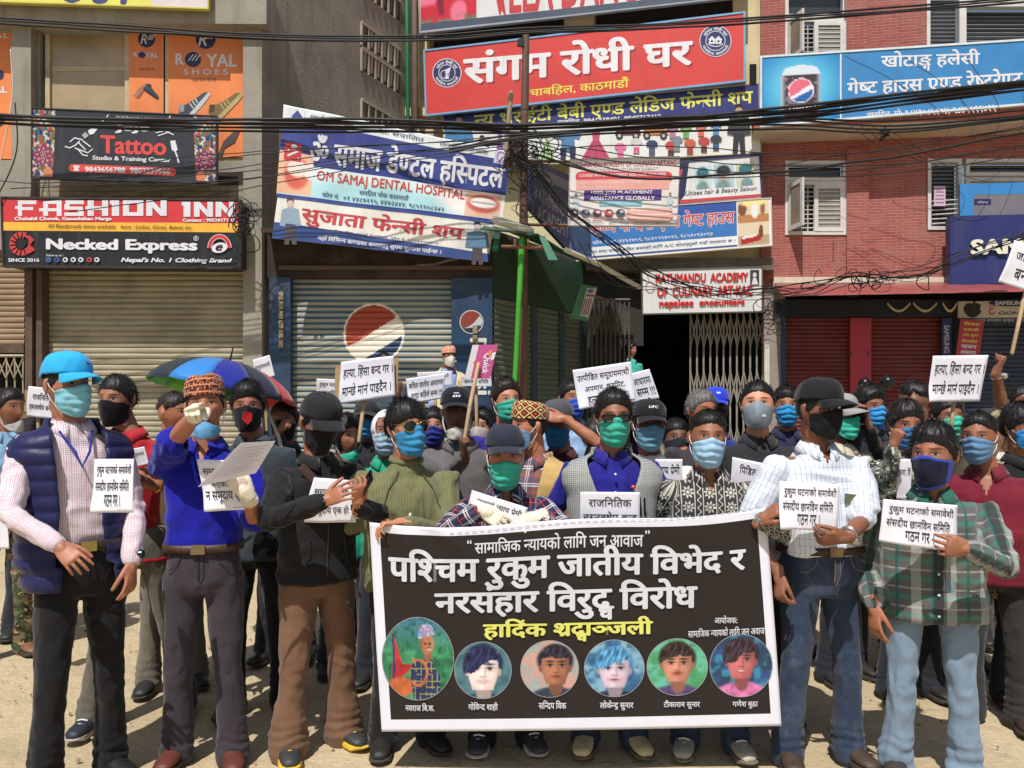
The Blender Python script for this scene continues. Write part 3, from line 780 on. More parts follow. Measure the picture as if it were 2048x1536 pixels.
# tin awning
aw = plain('red_tin', (146, 72, 70), .32, .15, 4, dirt=.35)
ar = empty('tin_awning', SR.pt(1800, 600, .8), 'faded red tin awning over the closed red shutters', 'awning')
mb = MB(); n = 46; V = []
rowsA = [(0, .06), (.35, .42), (.7, .72), (.9, .86), (1, .9)]
for t_, off in rowsA:
    for i in range(n + 1):
        x = 1546 + (2420 - 1546) * i / n; yt = 566 - (x - 1546) * .004; ybt = 608 - (x - 1546) * .018
        wob = .012 * math.sin(i * 1.9) + .008 * math.sin(i * 4.3)
        V.append(SR.pt(x, yt + (ybt - yt) * t_, off + wob))
mb.add(V, [(j*(n+1)+i, (j+1)*(n+1)+i, (j+1)*(n+1)+i+1, j*(n+1)+i+1) for j in range(4) for i in range(n)], aw)
o = mb.build('sheet', ar, smooth=True); so = o.modifiers.new('solid', 'SOLIDIFY'); so.thickness = .006
# shopfront under the awning
mb = MB()
for x, q in ((0, (1528, 575, 1570, 1100)),): wallplate(mb, SR, q, 0, .3, concrete('jamb_plaster', (150, 138, 132), .3))
mb.build('jamb', bR)
mb = MB(); wallplate(mb, SR, (1545, 600, 1925, 634), .05, .3, plain('navy_header', (28, 34, 44), .6)); mb.build('shop_header', bR)
mb = MB(); wallplate(mb, SR, (1562, 634, 1571, 1100), .05, .2, plain('navy_post', (36, 58, 92), .5)); mb.build('navy_post', bR)
redS = (108, 36, 34); SRi = Flat(SR.pt(1522, 300, -.1), SR.pt(2048, 300, -.1), SR.pt(1522, 700, -.1))
shutter('dark red roller shutter left of the magenta post under the awning', SRi, (1570, 634, 1700, 1050), redS, .066, amp=.014, dirt=.2)
shutter('dark red roller shutter right of the magenta post under the awning', SRi, (1742, 634, 1884, 1050), redS, .066, amp=.014, dirt=.2)
shutter('dark navy roller shutter at the right edge under the phone shop sign', SRi, (1928, 644, 2420, 1050), (48, 58, 78), .07, amp=.016, dirt=.2)
pm = plain('magenta_post', (176, 46, 66), .4, .1, dirt=.15); mb = MB(); wallplate(mb, SR, (1700, 636, 1742, 1100), .02, .15, pm); po = mb.build('shutter_post', bR)
mb = MB()
for x in (1703, 1736):
    for y in (642, 708): mb.tube([SR.pt(x, y, .02), SR.pt(x, y, .035)], .02, plain('bolt_steel', (120, 120, 124), .4, metal=.8), 8)
mb.build_each('bolt', po)
mb = MB(); wallplate(mb, SR, (1905, 600, 1928, 1100), .03, .25, plain('dark_post', (52, 46, 42), .7, .2)); mb.build('dark_post', bR)
mb = MB(); wallplate(mb, SR, (1528, 690, 1538, 1000), .06, .06, plain('white_board', (206, 200, 186), .7, dirt=.3)); mb.build('white_board', bR)
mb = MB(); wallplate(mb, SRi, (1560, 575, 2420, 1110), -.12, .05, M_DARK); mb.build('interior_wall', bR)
# little lamp garland under the awning
gm = plain('garland_bulb', (206, 196, 150), .5)
for k, (xa, xb) in enumerate(((1772, 1815), (1824, 1868), (1882, 1908))):
    mb = MB()
    for i in range(15):
        t_ = i / 14; x = xa + (xb - xa) * t_; y = 608 + 56 * t_ * (1 - t_)
        p = SR.pt(x, y, .1); mb.tube([p, p + Vector((.0, 0, -.022))], .011, gm, 6)
        if i: mb.tube([pp, p], .004, gm, 4)
        pp = p
    tag(mb.build('light_garland'), ('swag of small cream bulbs under the awning, the left one', 'swag of small cream bulbs under the awning, the middle one', 'short swag of small cream bulbs under the awning beside the phone shop sign')[k], 'garland', 'bulb garlands under the awning')
# ================================================================ SIGNS
WH = (226, 226, 232)
def person_print(s, cx, top, h, cloth, pants, hair=(40, 32, 30), skin=(206, 160, 130), w=.3, legs=True):
    """small printed figure of a clothed model, drawn as flat shapes"""
    u = h; X = lambda a: cx + a * u; Y = lambda b: top + b * u
    s.poly([(X(-.16*w/.3), Y(.27)), (X(-.06), Y(.23)), (X(.06), Y(.23)), (X(.16*w/.3), Y(.27)), (X(.2*w/.3), Y(.6)), (X(.11), Y(.62)), (X(-.11), Y(.62)), (X(-.2*w/.3), Y(.6))], cloth)
    if legs: s.poly([(X(-.11), Y(.6)), (X(.11), Y(.6)), (X(.13), Y(1)), (X(.03), Y(1)), (X(0), Y(.7)), (X(-.03), Y(1)), (X(-.13), Y(1))], pants)
    s.disc(X(0), Y(.13), .075*u, .1*u, skin); s.poly([(X(-.08), Y(.13)), (X(-.07), Y(.03)), (X(0), Y(0)), (X(.07), Y(.03)), (X(.08), Y(.13)), (X(.04), Y(.08)), (X(-.04), Y(.08))], hair)
def garment(s, cx, cy, w, h, c, c2=None):
    X = lambda a: cx + a * w; Y = lambda b: cy + b * h
    s.poly([(X(-.22), Y(-.5)), (X(-.5), Y(-.3)), (X(-.4), Y(-.05)), (X(-.25), Y(-.12)), (X(-.25), Y(.5)), (X(.25), Y(.5)), (X(.25), Y(-.12)), (X(.4), Y(-.05)), (X(.5), Y(-.3)), (X(.22), Y(-.5))], c)
    if c2: s.poly([(X(-.22), Y(.1)), (X(.22), Y(.1)), (X(.24), Y(.5)), (X(.04), Y(.5)), (X(0), Y(.25)), (X(-.04), Y(.5)), (X(-.24), Y(.5))], c2)
def gown(s, cx, y0, y1, w, c, c2):
    s.poly([(cx - w*.14, y0), (cx + w*.14, y0), (cx + w*.1, y0 + (y1-y0)*.3), (cx + w*.5, y1), (cx - w*.5, y1), (cx - w*.1, y0 + (y1-y0)*.3)], c)
    s.poly([(cx - w*.42, y1 - 4), (cx + w*.42, y1 - 4), (cx + w*.5, y1), (cx - w*.5, y1)], c2)
    for k in (-.2, 0, .2): s.line([(cx + w*k*.3, y0 + (y1-y0)*.35), (cx + w*k*1.7, y1 - 2)], 1.6, mul(c, .8) if max(c) <= 1 else tuple(int(v*.8) for v in c))
def shoe_print(s, cx, cy, L, rot, c, sole, c2):
    ca, sa = math.cos(rot), math.sin(rot); T = lambda pts: [(cx + (x*ca - y*sa)*L, cy + (x*sa + y*ca)*L) for x, y in pts]
    s.poly(T([(-.5, .1), (-.48, -.12), (-.3, -.24), (-.16, -.1), (.1, -.02), (.4, .04), (.5, .12), (.48, .2), (-.48, .2)]), c)
    s.poly(T([(-.5, .14), (.5, .14), (.5, .23), (.3, .26), (-.46, .26)]), sole)
    s.poly(T([(-.46, -.1), (-.3, -.24), (-.2, -.14), (-.36, -.02)]), c2)
    for k in range(3): s.line(T([(-.08 + k*.1, -.05 + k*.02), (-.12 + k*.1, .12)]), L*.035, sole)

# --- yellow sign cut by the top edge
s = Sign('shop_sign', 'yellow and white sign board at the top left with dark blue letters cut off', 'sign', (-120, -110, 415, 14), 10.6)
s.q = [(-120, -110), (415, -106), (415, 16), (-120, -2)]; s.panel((232, 228, 90), .08)
s.rect([(302, -106), (415, -105), (415, 16), (302, 12)], (222, 210, 208)); s.text('OUT', [(112, -84), (282, -82), (270, 11), (114, 6)], (60, 66, 130), .04); s.frame((200, 190, 90), .02); s.done()
# --- shoe shop window posters
def royal(q, label, kind):
    s = Sign('window_poster', label, 'poster', q, 10.99 - .02, surf=facing(11.03)); s.panel((245, 136, 62), .01)
    x0, y0, x1, y1 = q; c = (x0 + x1) / 2; w = x1 - x0
    nv = (44, 48, 98)
    if kind == 'wide':
        s.disc(c + .0*w, 78, 20, 20, nv); s.text('R', (c - 15, 66, c + 2, 92), WH, .01, .25)
        for k in range(3): s.line([(c + 1 + k*5, 78 + k*0), (c + 10 + k*5, 66)], 2.2, WH)
        s.text('R', (351, 107, 368, 130), WH, .03); s.disc(386, 119, 16, 15, nv); s.text('YAL', (413, 108, 474, 134), WH, .03)
        for k in range(3): s.line([(377 + k*7, 122), (387 + k*7, 109)], 2, WH)
        s.text('S H O E S', (368, 138, 456, 150), WH, .02); s.text('राम्रो काम को हो', (384, 155, 432, 164), (120, 90, 80), 0)
        shoe_print(s, 386, 205, 70, -.85, (70, 78, 88), (200, 206, 208), (150, 160, 168)); shoe_print(s, 448, 206, 74, -.8, (128, 104, 56), (190, 170, 110), (70, 60, 40))
        s.poly([(432, 320), (448, 282), (470, 262), (480, 262), (470, 285), (450, 296), (442, 320)], (84, 74, 70))
    elif kind == 'slim':
        s.disc(293, 78, 17, 17, nv); s.text('R', (281, 69, 294, 88), WH, .01, .25)
        for k in range(3): s.line([(295 + k*4, 80), (302 + k*4, 69)], 1.8, WH)
        s.text('R', (267, 105, 276, 114), WH, .03); s.disc(284, 110, 7, 6, nv); s.text('YAL', (291, 105, 317, 116), WH, .03)
        s.text('काम को हो', (278, 135, 308, 142), (150, 96, 70), 0)
        shoe_print(s, 280, 178, 36, -.95, (190, 120, 82), (160, 96, 66), (214, 160, 110)); shoe_print(s, 306, 182, 36, .62, (62, 72, 82), (40, 46, 52), (40, 44, 50))
    else:
        s.text('ROYAL', (-60, 172, 15, 186), WH, .03); s.disc(0, 150, 8, 10, nv); s.text('YAL', (-30, 66, 20, 76), WH, .03)
        s.poly([(-30, 240), (2, 228), (12, 234), (6, 250), (-30, 275)], (70, 66, 66))
    s.done()
royal((258, 47, 327, 314), 'slim orange window poster with brown and dark dress shoes', 'slim')
royal((337, 47, 486, 314), 'wide orange window poster with sports shoes and round blue logo', 'wide')
royal((-60, 62, 25, 318), 'orange shoe poster cut off by the left edge', 'left')
# --- tattoo sign
s = Sign('tattoo_sign', 'black tattoo studio sign with red lettering and floral sides', 'sign', (65, 217, 432, 233, 432, 365, 64, 355), 10.55)
s.panel((52, 54, 62), .06)
def floral(u, v):
    r = np.zeros((len(u), 3)) + np.array([214, 206, 190]); p = np.c_[u * 5, v * 13, u * 0]
    n1, n2, n3 = vn(p, 1, 1), vn(p, 1.7, 2), vn(p, 2.2, 3)
    r = paste(r, sm(n1, .05, .2), (52, 112, 120)); r = paste(r, sm(n2, .12, .25), (180, 76, 62)); r = paste(r, sm(n3, .15, .3), (44, 60, 104)); r = paste(r, sm(-n3, .3, .4), (60, 130, 70))
    d = np.hypot((u - .5) * 1.0, (v - .68) * 2.9) ; a = np.arctan2((v - .68) * 2.9, u - .5)
    m = d < .48 + .04 * np.cos(8 * a); r = paste(r, m * 1., (150, 60, 78)); r = paste(r, (m & (np.sin(8*a) * np.sin(d*26) > .2)) * 1., (70, 70, 120)); r = paste(r, (m & (np.sin(8*a+1) * np.sin(d*20+2) > .5)) * 1., (214, 170, 160))
    d2 = np.hypot(u - .75, (v - .95) * 2.6); r = paste(r, (d2 < .25) * 1., (206, 130, 96)); return r
s.photo([(66, 218), (112, 221), (106, 354), (65, 352)], (22, 64), lambda u, v: floral(u, v), 'floral_print')
s.photo([(386, 232), (431, 234), (431, 363), (392, 361)], (22, 64), lambda u, v: floral(1 - u, v), 'floral_print')
s.text('Jojo Art Pvt. Ltd. Chabahil Chowk', [(232, 231), (312, 236), (312, 242), (232, 238)], WH, .01); s.text('JoJo', [(230, 246), (301, 248), (301, 268), (230, 266)], WH, .05)
s.text('Tattoo', [(201, 270), (333, 276), (333, 311), (201, 307)], (226, 66, 58), .035); s.text('Studio & Training Center', [(185, 311), (342, 316), (342, 327), (185, 322)], WH, .03)
s.poly([(138 + 8 - 8*math.sin(R(a)), 336 - 8*math.cos(R(a))) for a in np.linspace(0, 180, 9)] + [(345 + 8*math.sin(R(a)), 344 + 8*math.cos(R(a))) for a in np.linspace(0, 180, 9)], (226, 66, 58))
s.text('9843656788  9803239966', [(170, 333), (341, 337), (341, 349), (170, 344)], WH, .035)
s.poly([(146, 334), (148, 331), (158, 331), (160, 335), (156, 336), (159, 342), (147, 342), (150, 336)], WH)
for ln in [[(130, 293), (140, 296), (152, 290), (160, 282)], [(140, 284), (150, 276), (166, 280)], [(150, 296), (176, 306), (186, 298)], [(158, 286), (172, 300)], [(166, 282), (182, 294)], [(156, 298), (166, 310), (176, 312)], [(205, 242), (212, 238), (217, 230)]]: s.line(ln, 2.4, WH)
s.poly([(176, 262), (192, 252), (200, 253), (188, 268), (180, 270)], WH); s.poly([(164, 270), (172, 264), (178, 272), (170, 278)], (170, 174, 180))
for ln in [[(312, 266), (330, 262), (348, 270)], [(316, 272), (340, 264)], [(336, 244), (341, 232)]]: s.line(ln, 2.2, WH)
s.poly([(341, 282), (351, 281), (356, 300), (350, 304), (344, 300)], WH); s.line([(351, 303), (355, 314), (358, 326)], 3, WH); s.frame((60, 60, 66), .012); s.done()
# --- clothing sign
s = Sign('clothing_sign', 'red, yellow and black clothing shop sign over the tan shutter', 'sign', (5, 397, 478, 402, 478, 534, 9, 531), 10.56)
s.panel((38, 40, 46), .4); s.rect([(6, 399), (476, 404), (476, 446), (7, 444)], (218, 42, 52)); s.rect([(7, 444), (476, 446), (476, 465), (7, 461)], (248, 186, 34))
def block(txt, x0, x1, y0, y1, c):
    """square-cut poster letters"""
    G = {'F': [(0,0,.2,1),(.2,.0,.9,.24),(.2,.42,.75,.62),(-.14,.36,0,.54)], 'A': [(.1,0,1,.22),(.1,.22,.34,.6),(.76,.22,1,1),(-.1,.5,.76,.7),(.1,.7,.34,1)], 'S': [(.05,0,.95,.24),(.0,.24,.26,.56),(0,.4,.9,.6),(.66,.6,.95,1),(0,.78,.66,1)],
         'H': [(0,0,.3,1),(.7,0,1,1),(-.1,.38,.7,.62)], 'I': [(.1,0,.9,1),(-.1,0,.1,.25)], 'O': [(0,0,1,.24),(0,.76,1,1),(0,.24,.3,.76),(.7,.24,1,.76)], 'N': [(0,0,.3,1),(.7,.0,1,1)]}
    n = sum(.45 if ch in 'I ' else 1 for ch in txt); u = (x1 - x0) / (n + .14 * (len(txt) - 1)); x = x0
    for ch in txt:
        wd = u * (.45 if ch in 'I ' else 1)
        for a, b, c_, d in G.get(ch, []): s.rect((x + a*wd, y0 + b*(y1-y0), x + c_*wd, y0 + d*(y1-y0)), c)
        if ch == 'N': s.poly([(x + .3*wd, y0), (x + .7*wd, y0 + .55*(y1-y0)), (x + .7*wd, y1), (x + .3*wd, y0 + .45*(y1-y0))], c)
        x += wd + u * .14
block('FASHION', 36, 334, 401, 432, WH); block('INN', 366, 470, 404, 434, WH)
s.text('Chabahil Chowk, Ganeshthan Marga', (30, 434, 224, 443), WH, .05); s.text('Contact : 9851017103', (366, 437, 470, 444), WH, .05)
s.text('All Readymade items available   here : Ladies, Gents, Babies etc.', [(96, 448), (386, 452), (386, 461), (96, 458)], (112, 64, 30), .01, .2)
s.text('Necked Express', [(93, 477), (396, 480), (396, 508), (93, 506)], WH, .05); s.ring(393, 477, 5, 5, 1, WH); s.text('R', (391, 474, 395, 480), WH, .02)
s.text("Nepal's No. 1 Clothing Brand", [(243, 515), (465, 517), (465, 528), (243, 527)], WH, .04, .25); s.text('SINCE 2016', (18, 517, 80, 524), WH, .03); s.text('Follow us on :', (94, 509, 128, 513), WH, .01)
for a in range(70, 310, 26):
    p = [(44 + r*math.cos(R(a + d)), 488 - r*math.sin(R(a + d))) for r, d in ((12, 0), (24, -8), (24, 12), (12, 10))]; s.poly(p, (212, 52, 56))
s.poly([(44, 470), (62, 472), (70, 480), (62, 490), (72, 500), (60, 508), (52, 500), (60, 488), (58, 478)], (196, 48, 54)); s.disc(44, 488, 9, 10, (38, 40, 46))
s.ring(440, 496, 24, 27, 9, WH, a0=180, a1=360); s.ring(440, 496, 23, 26, 7, (212, 44, 52), a0=178, a1=362); s.disc(440, 496, 16, 10, WH, rot=-.2); s.text('e', (432, 490, 447, 503), (30, 30, 36), .05, .3)
for x, c in ((98, (60, 120, 200)), (115, (50, 90, 180)), (132, WH), (148, WH), (163, WH), (180, (220, 60, 60)), (195, WH)):
    s.pill((x - 5, 515, x + 6, 525), c, 4); s.disc(x, 520, 2.6, 2.6, (38, 40, 46))
s.frame((58, 48, 46), .025); s.done()
# --- dental hospital banner (cloth, slightly rippled)
rip = lambda p: .016 * math.sin(p.x * 4 + p.z * 3) + .006 * math.sin(p.x * 9 - p.z * 6)
def clothsign(name, label, q, depth, c, thick=.004, n=60, wave=rip):
    q = quadpts(q); d = depth if hasattr(depth, '__len__') else [depth] * 4; cc = [P(x, y, k) for (x, y), k in zip(q, d)]
    s = Sign(name, label, 'banner', q, d, surf=Flat(cc[0], cc[1], cc[3], wave)); s.lay = .0012; V = []
    for j in range(n + 1):
        for i in range(n + 1): V.append(s.surf.pt(*bil(q, i/n, j/n)))
    mb = MB(); mb.add(V, [(j*(n+1)+i, (j+1)*(n+1)+i, (j+1)*(n+1)+i+1, j*(n+1)+i+1) for j in range(n) for i in range(n)], paint(c, .5))
    o = mb.build('sheet', s.root, smooth=True); m = o.modifiers.new('solid', 'SOLIDIFY'); m.thickness = thick; m.offset = -1; return s
DQ = [(567, 208), (1022, 305), (1004, 444), (553, 392)]; DD = [10.42, 10.8, 10.8, 10.42]
s = clothsign('dental_banner', 'large blue and white dental hospital banner hanging askew from the corner', DQ, DD, (236, 240, 240))
B = lambda u, v: bil(DQ, u, v)
def Q(u0, v0, u1, v1): return [B(u0, v0), B(u1, v0), B(u1, v1), B(u0, v1)]
s.rect([B(0, .16), B(1, .13), B(1, .62), B(0, .62)], (50, 66, 146), 40)
s.photo(Q(0, .62, 1, 1), (60, 24), lambda u, v: paste(paste(np.tile([228., 240, 240], (len(u), 1)), blob(u, v, .45, .75, .4, .5, .5), (176, 222, 230)), blob(u, v, .9, .1, .2, .9, .3), (250, 240, 236)), 'pale_print')
def smile(u, v):
    r = np.tile([236., 196, 172], (len(u), 1)); r = paste(r, blob(u, v, .5, .45, .46, .36), (206, 104, 98)); r = paste(r, blob(u, v, .5, .4, .38, .2), (250, 246, 240)); r = paste(r, (np.abs(v - .4) < .04) * blob(u, v, .5, .4, .36, .2), (190, 176, 180)); return r
s.photo(Q(.83, .63, .985, .97), (26, 26), smile, 'smile_photo')
s.photo(Q(.0, .5, .15, .96), (26, 26), lambda u, v: paste(paste(paste(np.tile([240., 190, 160], (len(u), 1)), blob(u, v, .55, .5, .36, .38), (224, 110, 92)), blob(u, v, .55, .38, .3, .2), (250, 236, 226)), blob(u, v, .93, .4, .2, .2), (240, 236, 230)), 'gum_photo')
s.rect(Q(.02, .4, .095, .6), (206, 48, 50), 6); s.line([B(.035, .55), B(.08, .48)], 4, WH); s.line([B(.035, .48), B(.085, .56)], 4, WH); s.disc(*B(.06, .44), 6, 5, WH)
s.rect(Q(.03, .015, .095, .21), (232, 236, 240), 6); s.disc(*B(.06, .13), 10, 12, (96, 120, 176)); s.poly([B(.04, .1), B(.062, .03), B(.085, .09), B(.085, .12), B(.04, .12)], (50, 80, 160)); s.poly([B(.035, .21), B(.05, .17), B(.075, .17), B(.09, .21)], (120, 150, 200))
s.rect(Q(.93, .02, .99, .2), (206, 196, 220), 6); s.disc(*B(.96, .1), 9, 12, (140, 110, 160)); s.poly([B(.94, .2), B(.95, .14), B(.975, .14), B(.985, .2)], (150, 140, 190))
for u0, u1, t in ((.12, .31, 'स्वस्थ जीवनको लागि समर्पित'), (.42, .62, 'डा. संचालित'), (.69, .9, 'स्वस्थ जीवनको लागि समर्पित')): s.text(t, Q(u0, .035, u1, .1), (60, 70, 130), .005)
s.text('ॐ समाज डेण्टल हस्पिटल', [B(.13, .24), B(.985, .14), B(.985, .59), B(.13, .64)], WH, .035)
s.text('OM SAMAJ DENTAL HOSPITAL', [B(.17, .655), B(.825, .63), B(.825, .79), B(.17, .80)], (206, 66, 62), .015)
s.text('चावहिल चोक काठमाडौं', Q(.36, .80, .58, .88), (60, 70, 120), .01); s.text('फोन नं.  ०१ ४४८७२१५, ४४७३४४४, ९८५१२०८३४२', Q(.2, .885, .74, .96), (56, 66, 118), .012)
s.rect(Q(0, .975, 1, 1), (50, 66, 146), 40); s.done()
SQ = [(556, 390), (990, 443), (976, 524), (543, 476)]
s = clothsign('fancy_shop_banner', 'white and blue clothes shop banner with red lettering under the dental banner', SQ, [10.40, 10.75, 10.75, 10.40], (240, 236, 226))
DQ = SQ
s.rect(Q(0, 0, 1, .06), (58, 84, 152), 40); s.rect([B(0, .62), B(1, .8), B(1, 1), B(0, 1)], (58, 84, 152), 40)
s.text('सुजाता फेन्सी शप', [B(.12, .12), B(.87, .16), B(.87, .64), B(.12, .66)], (206, 62, 74), .035); s.text('चाबहिल चोक, पुरानो हेल्पोइन्ट, फोन नं. ९८५१२००७०७', Q(.24, .64, .76, .74), (90, 100, 150), .005)
s.text('यहाँ विभिन्न ब्राण्डका कपडाहरु सुपथ मूल्यमा पाईन्छ ।', [B(.21, .8), B(.78, .82), B(.78, .97), B(.21, .96)], WH, .03)
x, y = B(.06, .08); person_print(s, x, y - 6, 95, (150, 176, 196), (90, 84, 88), (96, 70, 70), (220, 196, 186), .34); x, y = B(.92, .06); person_print(s, x, y - 2, 88, (96, 138, 172), (84, 76, 80), (60, 70, 90), (214, 200, 196), .42); s.done()
# --- signs on the cream building
SBo = lambda o: Flat(SB.o + SB.nrm * o, SB.o + SB.nrm * o + Vector((0, 0, 1)), SB.o + SB.nrm * o + (P(1522, 300, 12.9) - P(838, 300, 14.2)))
def csign(name, label, q, off=.35, **k): return Sign(name, label, 'sign', q, 13, surf=SBo(off), **k)
s = csign('dance_bar_sign', 'top red and white sign cut off by the upper edge with red lettering', (838, -90, 1492, -150, 1492, -10, 842, 64)); s.panel((226, 226, 226), .1)
def redphoto(u, v):
    p = np.c_[u * 4, v * 4, u * 0]; r = np.tile([206., 36, 56], (len(u), 1)); r = paste(r, sm(vn(p, 1, 3), .1, .4), (236, 120, 150)); r = paste(r, sm(vn(p, 1.5, 5), .15, .4), (130, 20, 50)); return paste(r, sm(v, .8, .95) * sm(vn(p, 3, 6), 0, .3), (120, 130, 100))
s.photo([(840, -80), (953, -92), (953, 44), (842, 58)], (40, 40), redphoto, 'dancer_photo')
s.text('VELA DANCE BAR', [(982, -60), (1420, -110), (1420, -10), (982, 32)], (206, 40, 44), .03); s.rect([(1005, -20), (985, -20), (1010, 34), (1012, 30)], (206, 40, 44)); s.rect([(842, 48), (1490, -22), (1492, -10), (842, 62)], (70, 84, 104)); s.frame((150, 160, 170), .025); s.done()
s = csign('restaurant_sign', 'large red sign with white lettering and two round blue emblems', (850, 103, 1487, 27, 1487, 160, 854, 229), .4); s.panel((222, 52, 44), .12)
s.text('संगम रोधी घर', [(926, 98), (1386, 62), (1386, 130), (926, 170)], (236, 232, 234), .035, shadow=((150, 30, 30), 3, 3))
s.text('चाबहिल, काठमाडौं', [(1059, 174), (1258, 152), (1258, 178), (1059, 196)], (240, 220, 60), .02)
for cx, cy, r in ((894, 146, 29), (1431, 82, 32)):
    s.disc(cx, cy, r, r, WH); s.disc(cx, cy, r - 1.5, r - 1.5, (40, 44, 108)); s.ring(cx, cy, r - 12, r - 12, 1.3, WH); s.arctext('संगम रोधी घर', cx, cy, r - 7, 205, 335, 8, WH); s.arctext('चाबहिल, काठमाडौं', cx, cy, r - 6.5, 160, 20, 7, WH)
    if cx < 1000: s.poly([(cx - 4, cy - 6), (cx + 8, cy - 12), (cx + 6, cy - 3), (cx + 1, cy + 3), (cx + 5, cy + 12), (cx - 5, cy + 12), (cx - 2, cy + 4)], WH); s.ring(cx - 4, cy + 3, 9, 9, 1.3, WH)
    else:
        for dx in (-7, 6): s.poly([(cx + dx - 8, cy - 2), (cx + dx, cy - 10), (cx + dx + 8, cy - 2), (cx + dx + 6, cy - 2), (cx + dx + 6, cy + 6), (cx + dx - 6, cy + 6), (cx + dx - 6, cy - 2)], WH); s.disc(cx + dx, cy + 1, 2.4, 2.4, (40, 44, 108))
        s.ring(cx, cy, 18, 12, 1.6, WH, a0=30, a1=150)
s.frame((120, 170, 210), .03); s.done()
s = csign('variety_sign', 'blue and white sign with yellow lettering and rows of printed clothes', (885, 224, 1517, 168, 1521, 305, 892, 338), .3); s.panel((232, 232, 226), .05)
s.rect([(886, 225), (1517, 169), (1518, 232), (888, 262)], (46, 50, 124))
s.text('न्यु भेराईटी बेबी एण्ड लेडिज फेन्सी शप', [(948, 222), (1506, 172), (1506, 216), (948, 262)], (240, 236, 80), .022); s.text('चाबहिल  9841338401, 9840717412', [(1115, 238), (1322, 226), (1322, 238), (1115, 250)], WH, .03)
person_print(s, 918, 228, 90, (60, 130, 180), (40, 44, 60), w=.5, legs=False); person_print(s, 964, 270, 60, (50, 50, 60), (60, 60, 60), w=.4); gown(s, 1000, 262, 332, 34, (150, 100, 180), (200, 160, 200)); gown(s, 1095, 262, 326, 34, (180, 214, 140), (214, 230, 190))
garment(s, 1136, 282, 54, 44, (76, 128, 180)); s.poly([(1120, 296), (1134, 296), (1130, 328), (1122, 328)], (44, 58, 96)); s.poly([(1138, 296), (1152, 296), (1150, 326), (1142, 326)], (40, 50, 84)); gown(s, 1192, 262, 322, 62, (206, 66, 110), (180, 130, 60))
for x, c in ((1256, (100, 40, 42)), (1311, (196, 120, 50))):
    s.poly([(x-26, 270), (x-22, 256), (x-6, 250), (x+6, 258), (x+24, 260), (x+26, 270)], c)
    for d in (-17, 16): s.disc(x + d, 272, 7, 7, (44, 40, 40)); s.disc(x + d, 272, 3.4, 3.4, (190, 190, 190))
for x, y, c, c2 in ((1241, 302, (230, 110, 160), None), (1273, 292, (210, 206, 206), (220, 80, 140)), (1304, 296, (52, 66, 110), (90, 90, 110)), (1342, 298, (206, 60, 54), (60, 60, 66)), (1354, 288, (130, 140, 150), None), (1380, 294, (216, 90, 50), (160, 60, 40)), (1408, 290, (190, 70, 60), (66, 66, 66)), (1432, 286, (60, 64, 70), (60, 90, 150)), (1345, 262, (180, 120, 160), None), (1372, 262, (120, 170, 90), None), (1402, 258, (220, 100, 70), None), (1432, 256, (80, 140, 200), None)): garment(s, x, y, 24, 30, c, c2)
person_print(s, 1478, 208, 100, (60, 64, 66), (52, 52, 56), w=.36); s.frame((180, 172, 150), .015); s.done()
SBs = [(1355, 326), (1518, 312), (1522, 396), (1360, 408)]
s = csign('saloon_sign', 'hair and beauty saloon sign with three printed haircut portraits', SBs, .32); s.panel((226, 224, 222), .06); DQ = SBs
s.poly([(1357, 327), (1378, 325), (1370, 390), (1358, 405)], (40, 44, 84)); s.poly([(1357, 340), (1366, 338), (1358, 370)], (200, 60, 60))
def haircut(k):
    def f(u, v):
        r = np.tile([[196., 214, 214], [170., 196, 206], [196., 206, 180]][k], (len(u), 1)); x = u if k != 2 else 1 - u
        r = paste(r, blob(x, v, .5, .55, .3, .33), (186, 196, 190) if k != 1 else (188, 170, 156)); r = paste(r, blob(x, v, .48, .3, .36, .24), (60, 110, 120) if k != 1 else (50, 52, 56)); r = paste(r, blob(x, v, .42, .95, .34, .28), (120, 150, 150))
        return r + 16 * vn(np.c_[u * 20, v * 6, u * 0])[:, None]
    return f
for k, (u0, u1) in enumerate(((.2, .41), (.44, .68), (.71, .93))): s.photo(Q(u0, .12 , u1, .68), (20, 22), haircut(k), 'haircut_photo')
s.text('Unisex hair & Beauty Saloon', [(1371, 382), (1513, 372), (1513, 383), (1371, 395)], (70, 74, 84), .015, .2); s.rect([(1359, 400), (1522, 388), (1522, 394), (1359, 407)], (206, 58, 60)); s.frame((50, 54, 96), .03); s.done()
GQ = [(1138, 428), (1541, 397), (1543, 490), (1142, 522)]
s = csign('guest_house_banner', 'blue guest house banner with red lettering and hotel room pictures', GQ, .45); s.panel((236, 238, 240), .03); DQ = GQ
s.rect([B(0, 0), B(.83, 0), B(.83, .74), B(0, .74)], (40, 120, 196)); s.rect([B(.3, 0), B(.83, 0), B(.83, .3), B(.3, .26)], (40, 84, 170)); s.rect([B(0, 0), B(.105, 0), B(.105, .98), B(0, .98)], (36, 64, 100))
s.text('कृष्ण नन्दिनी एण्ड गेष्ट हाउस', [B(.1, .12), B(.82, .12), B(.82, .56), B(.1, .56)], (206, 62, 56), .02, outline=((240, 236, 236), .035))
s.text('फोन नं. ०१-४४६१७५९, ९८४०२६४०६१, ९८५१०९३०९४', [B(.11, .6), B(.71, .6), B(.71, .7), B(.11, .7)], WH, .02); s.text('यहाँ खाना तथा वास्ता सहित बस्नको लागि A/C कोठाहरुको राम्रो व्यवस्था छ ।', [B(.03, .8), B(.82, .79), B(.82, .89), B(.03, .9)], (70, 84, 130), .008); s.rect(Q(0, .935, .83, .97), (60, 84, 150))
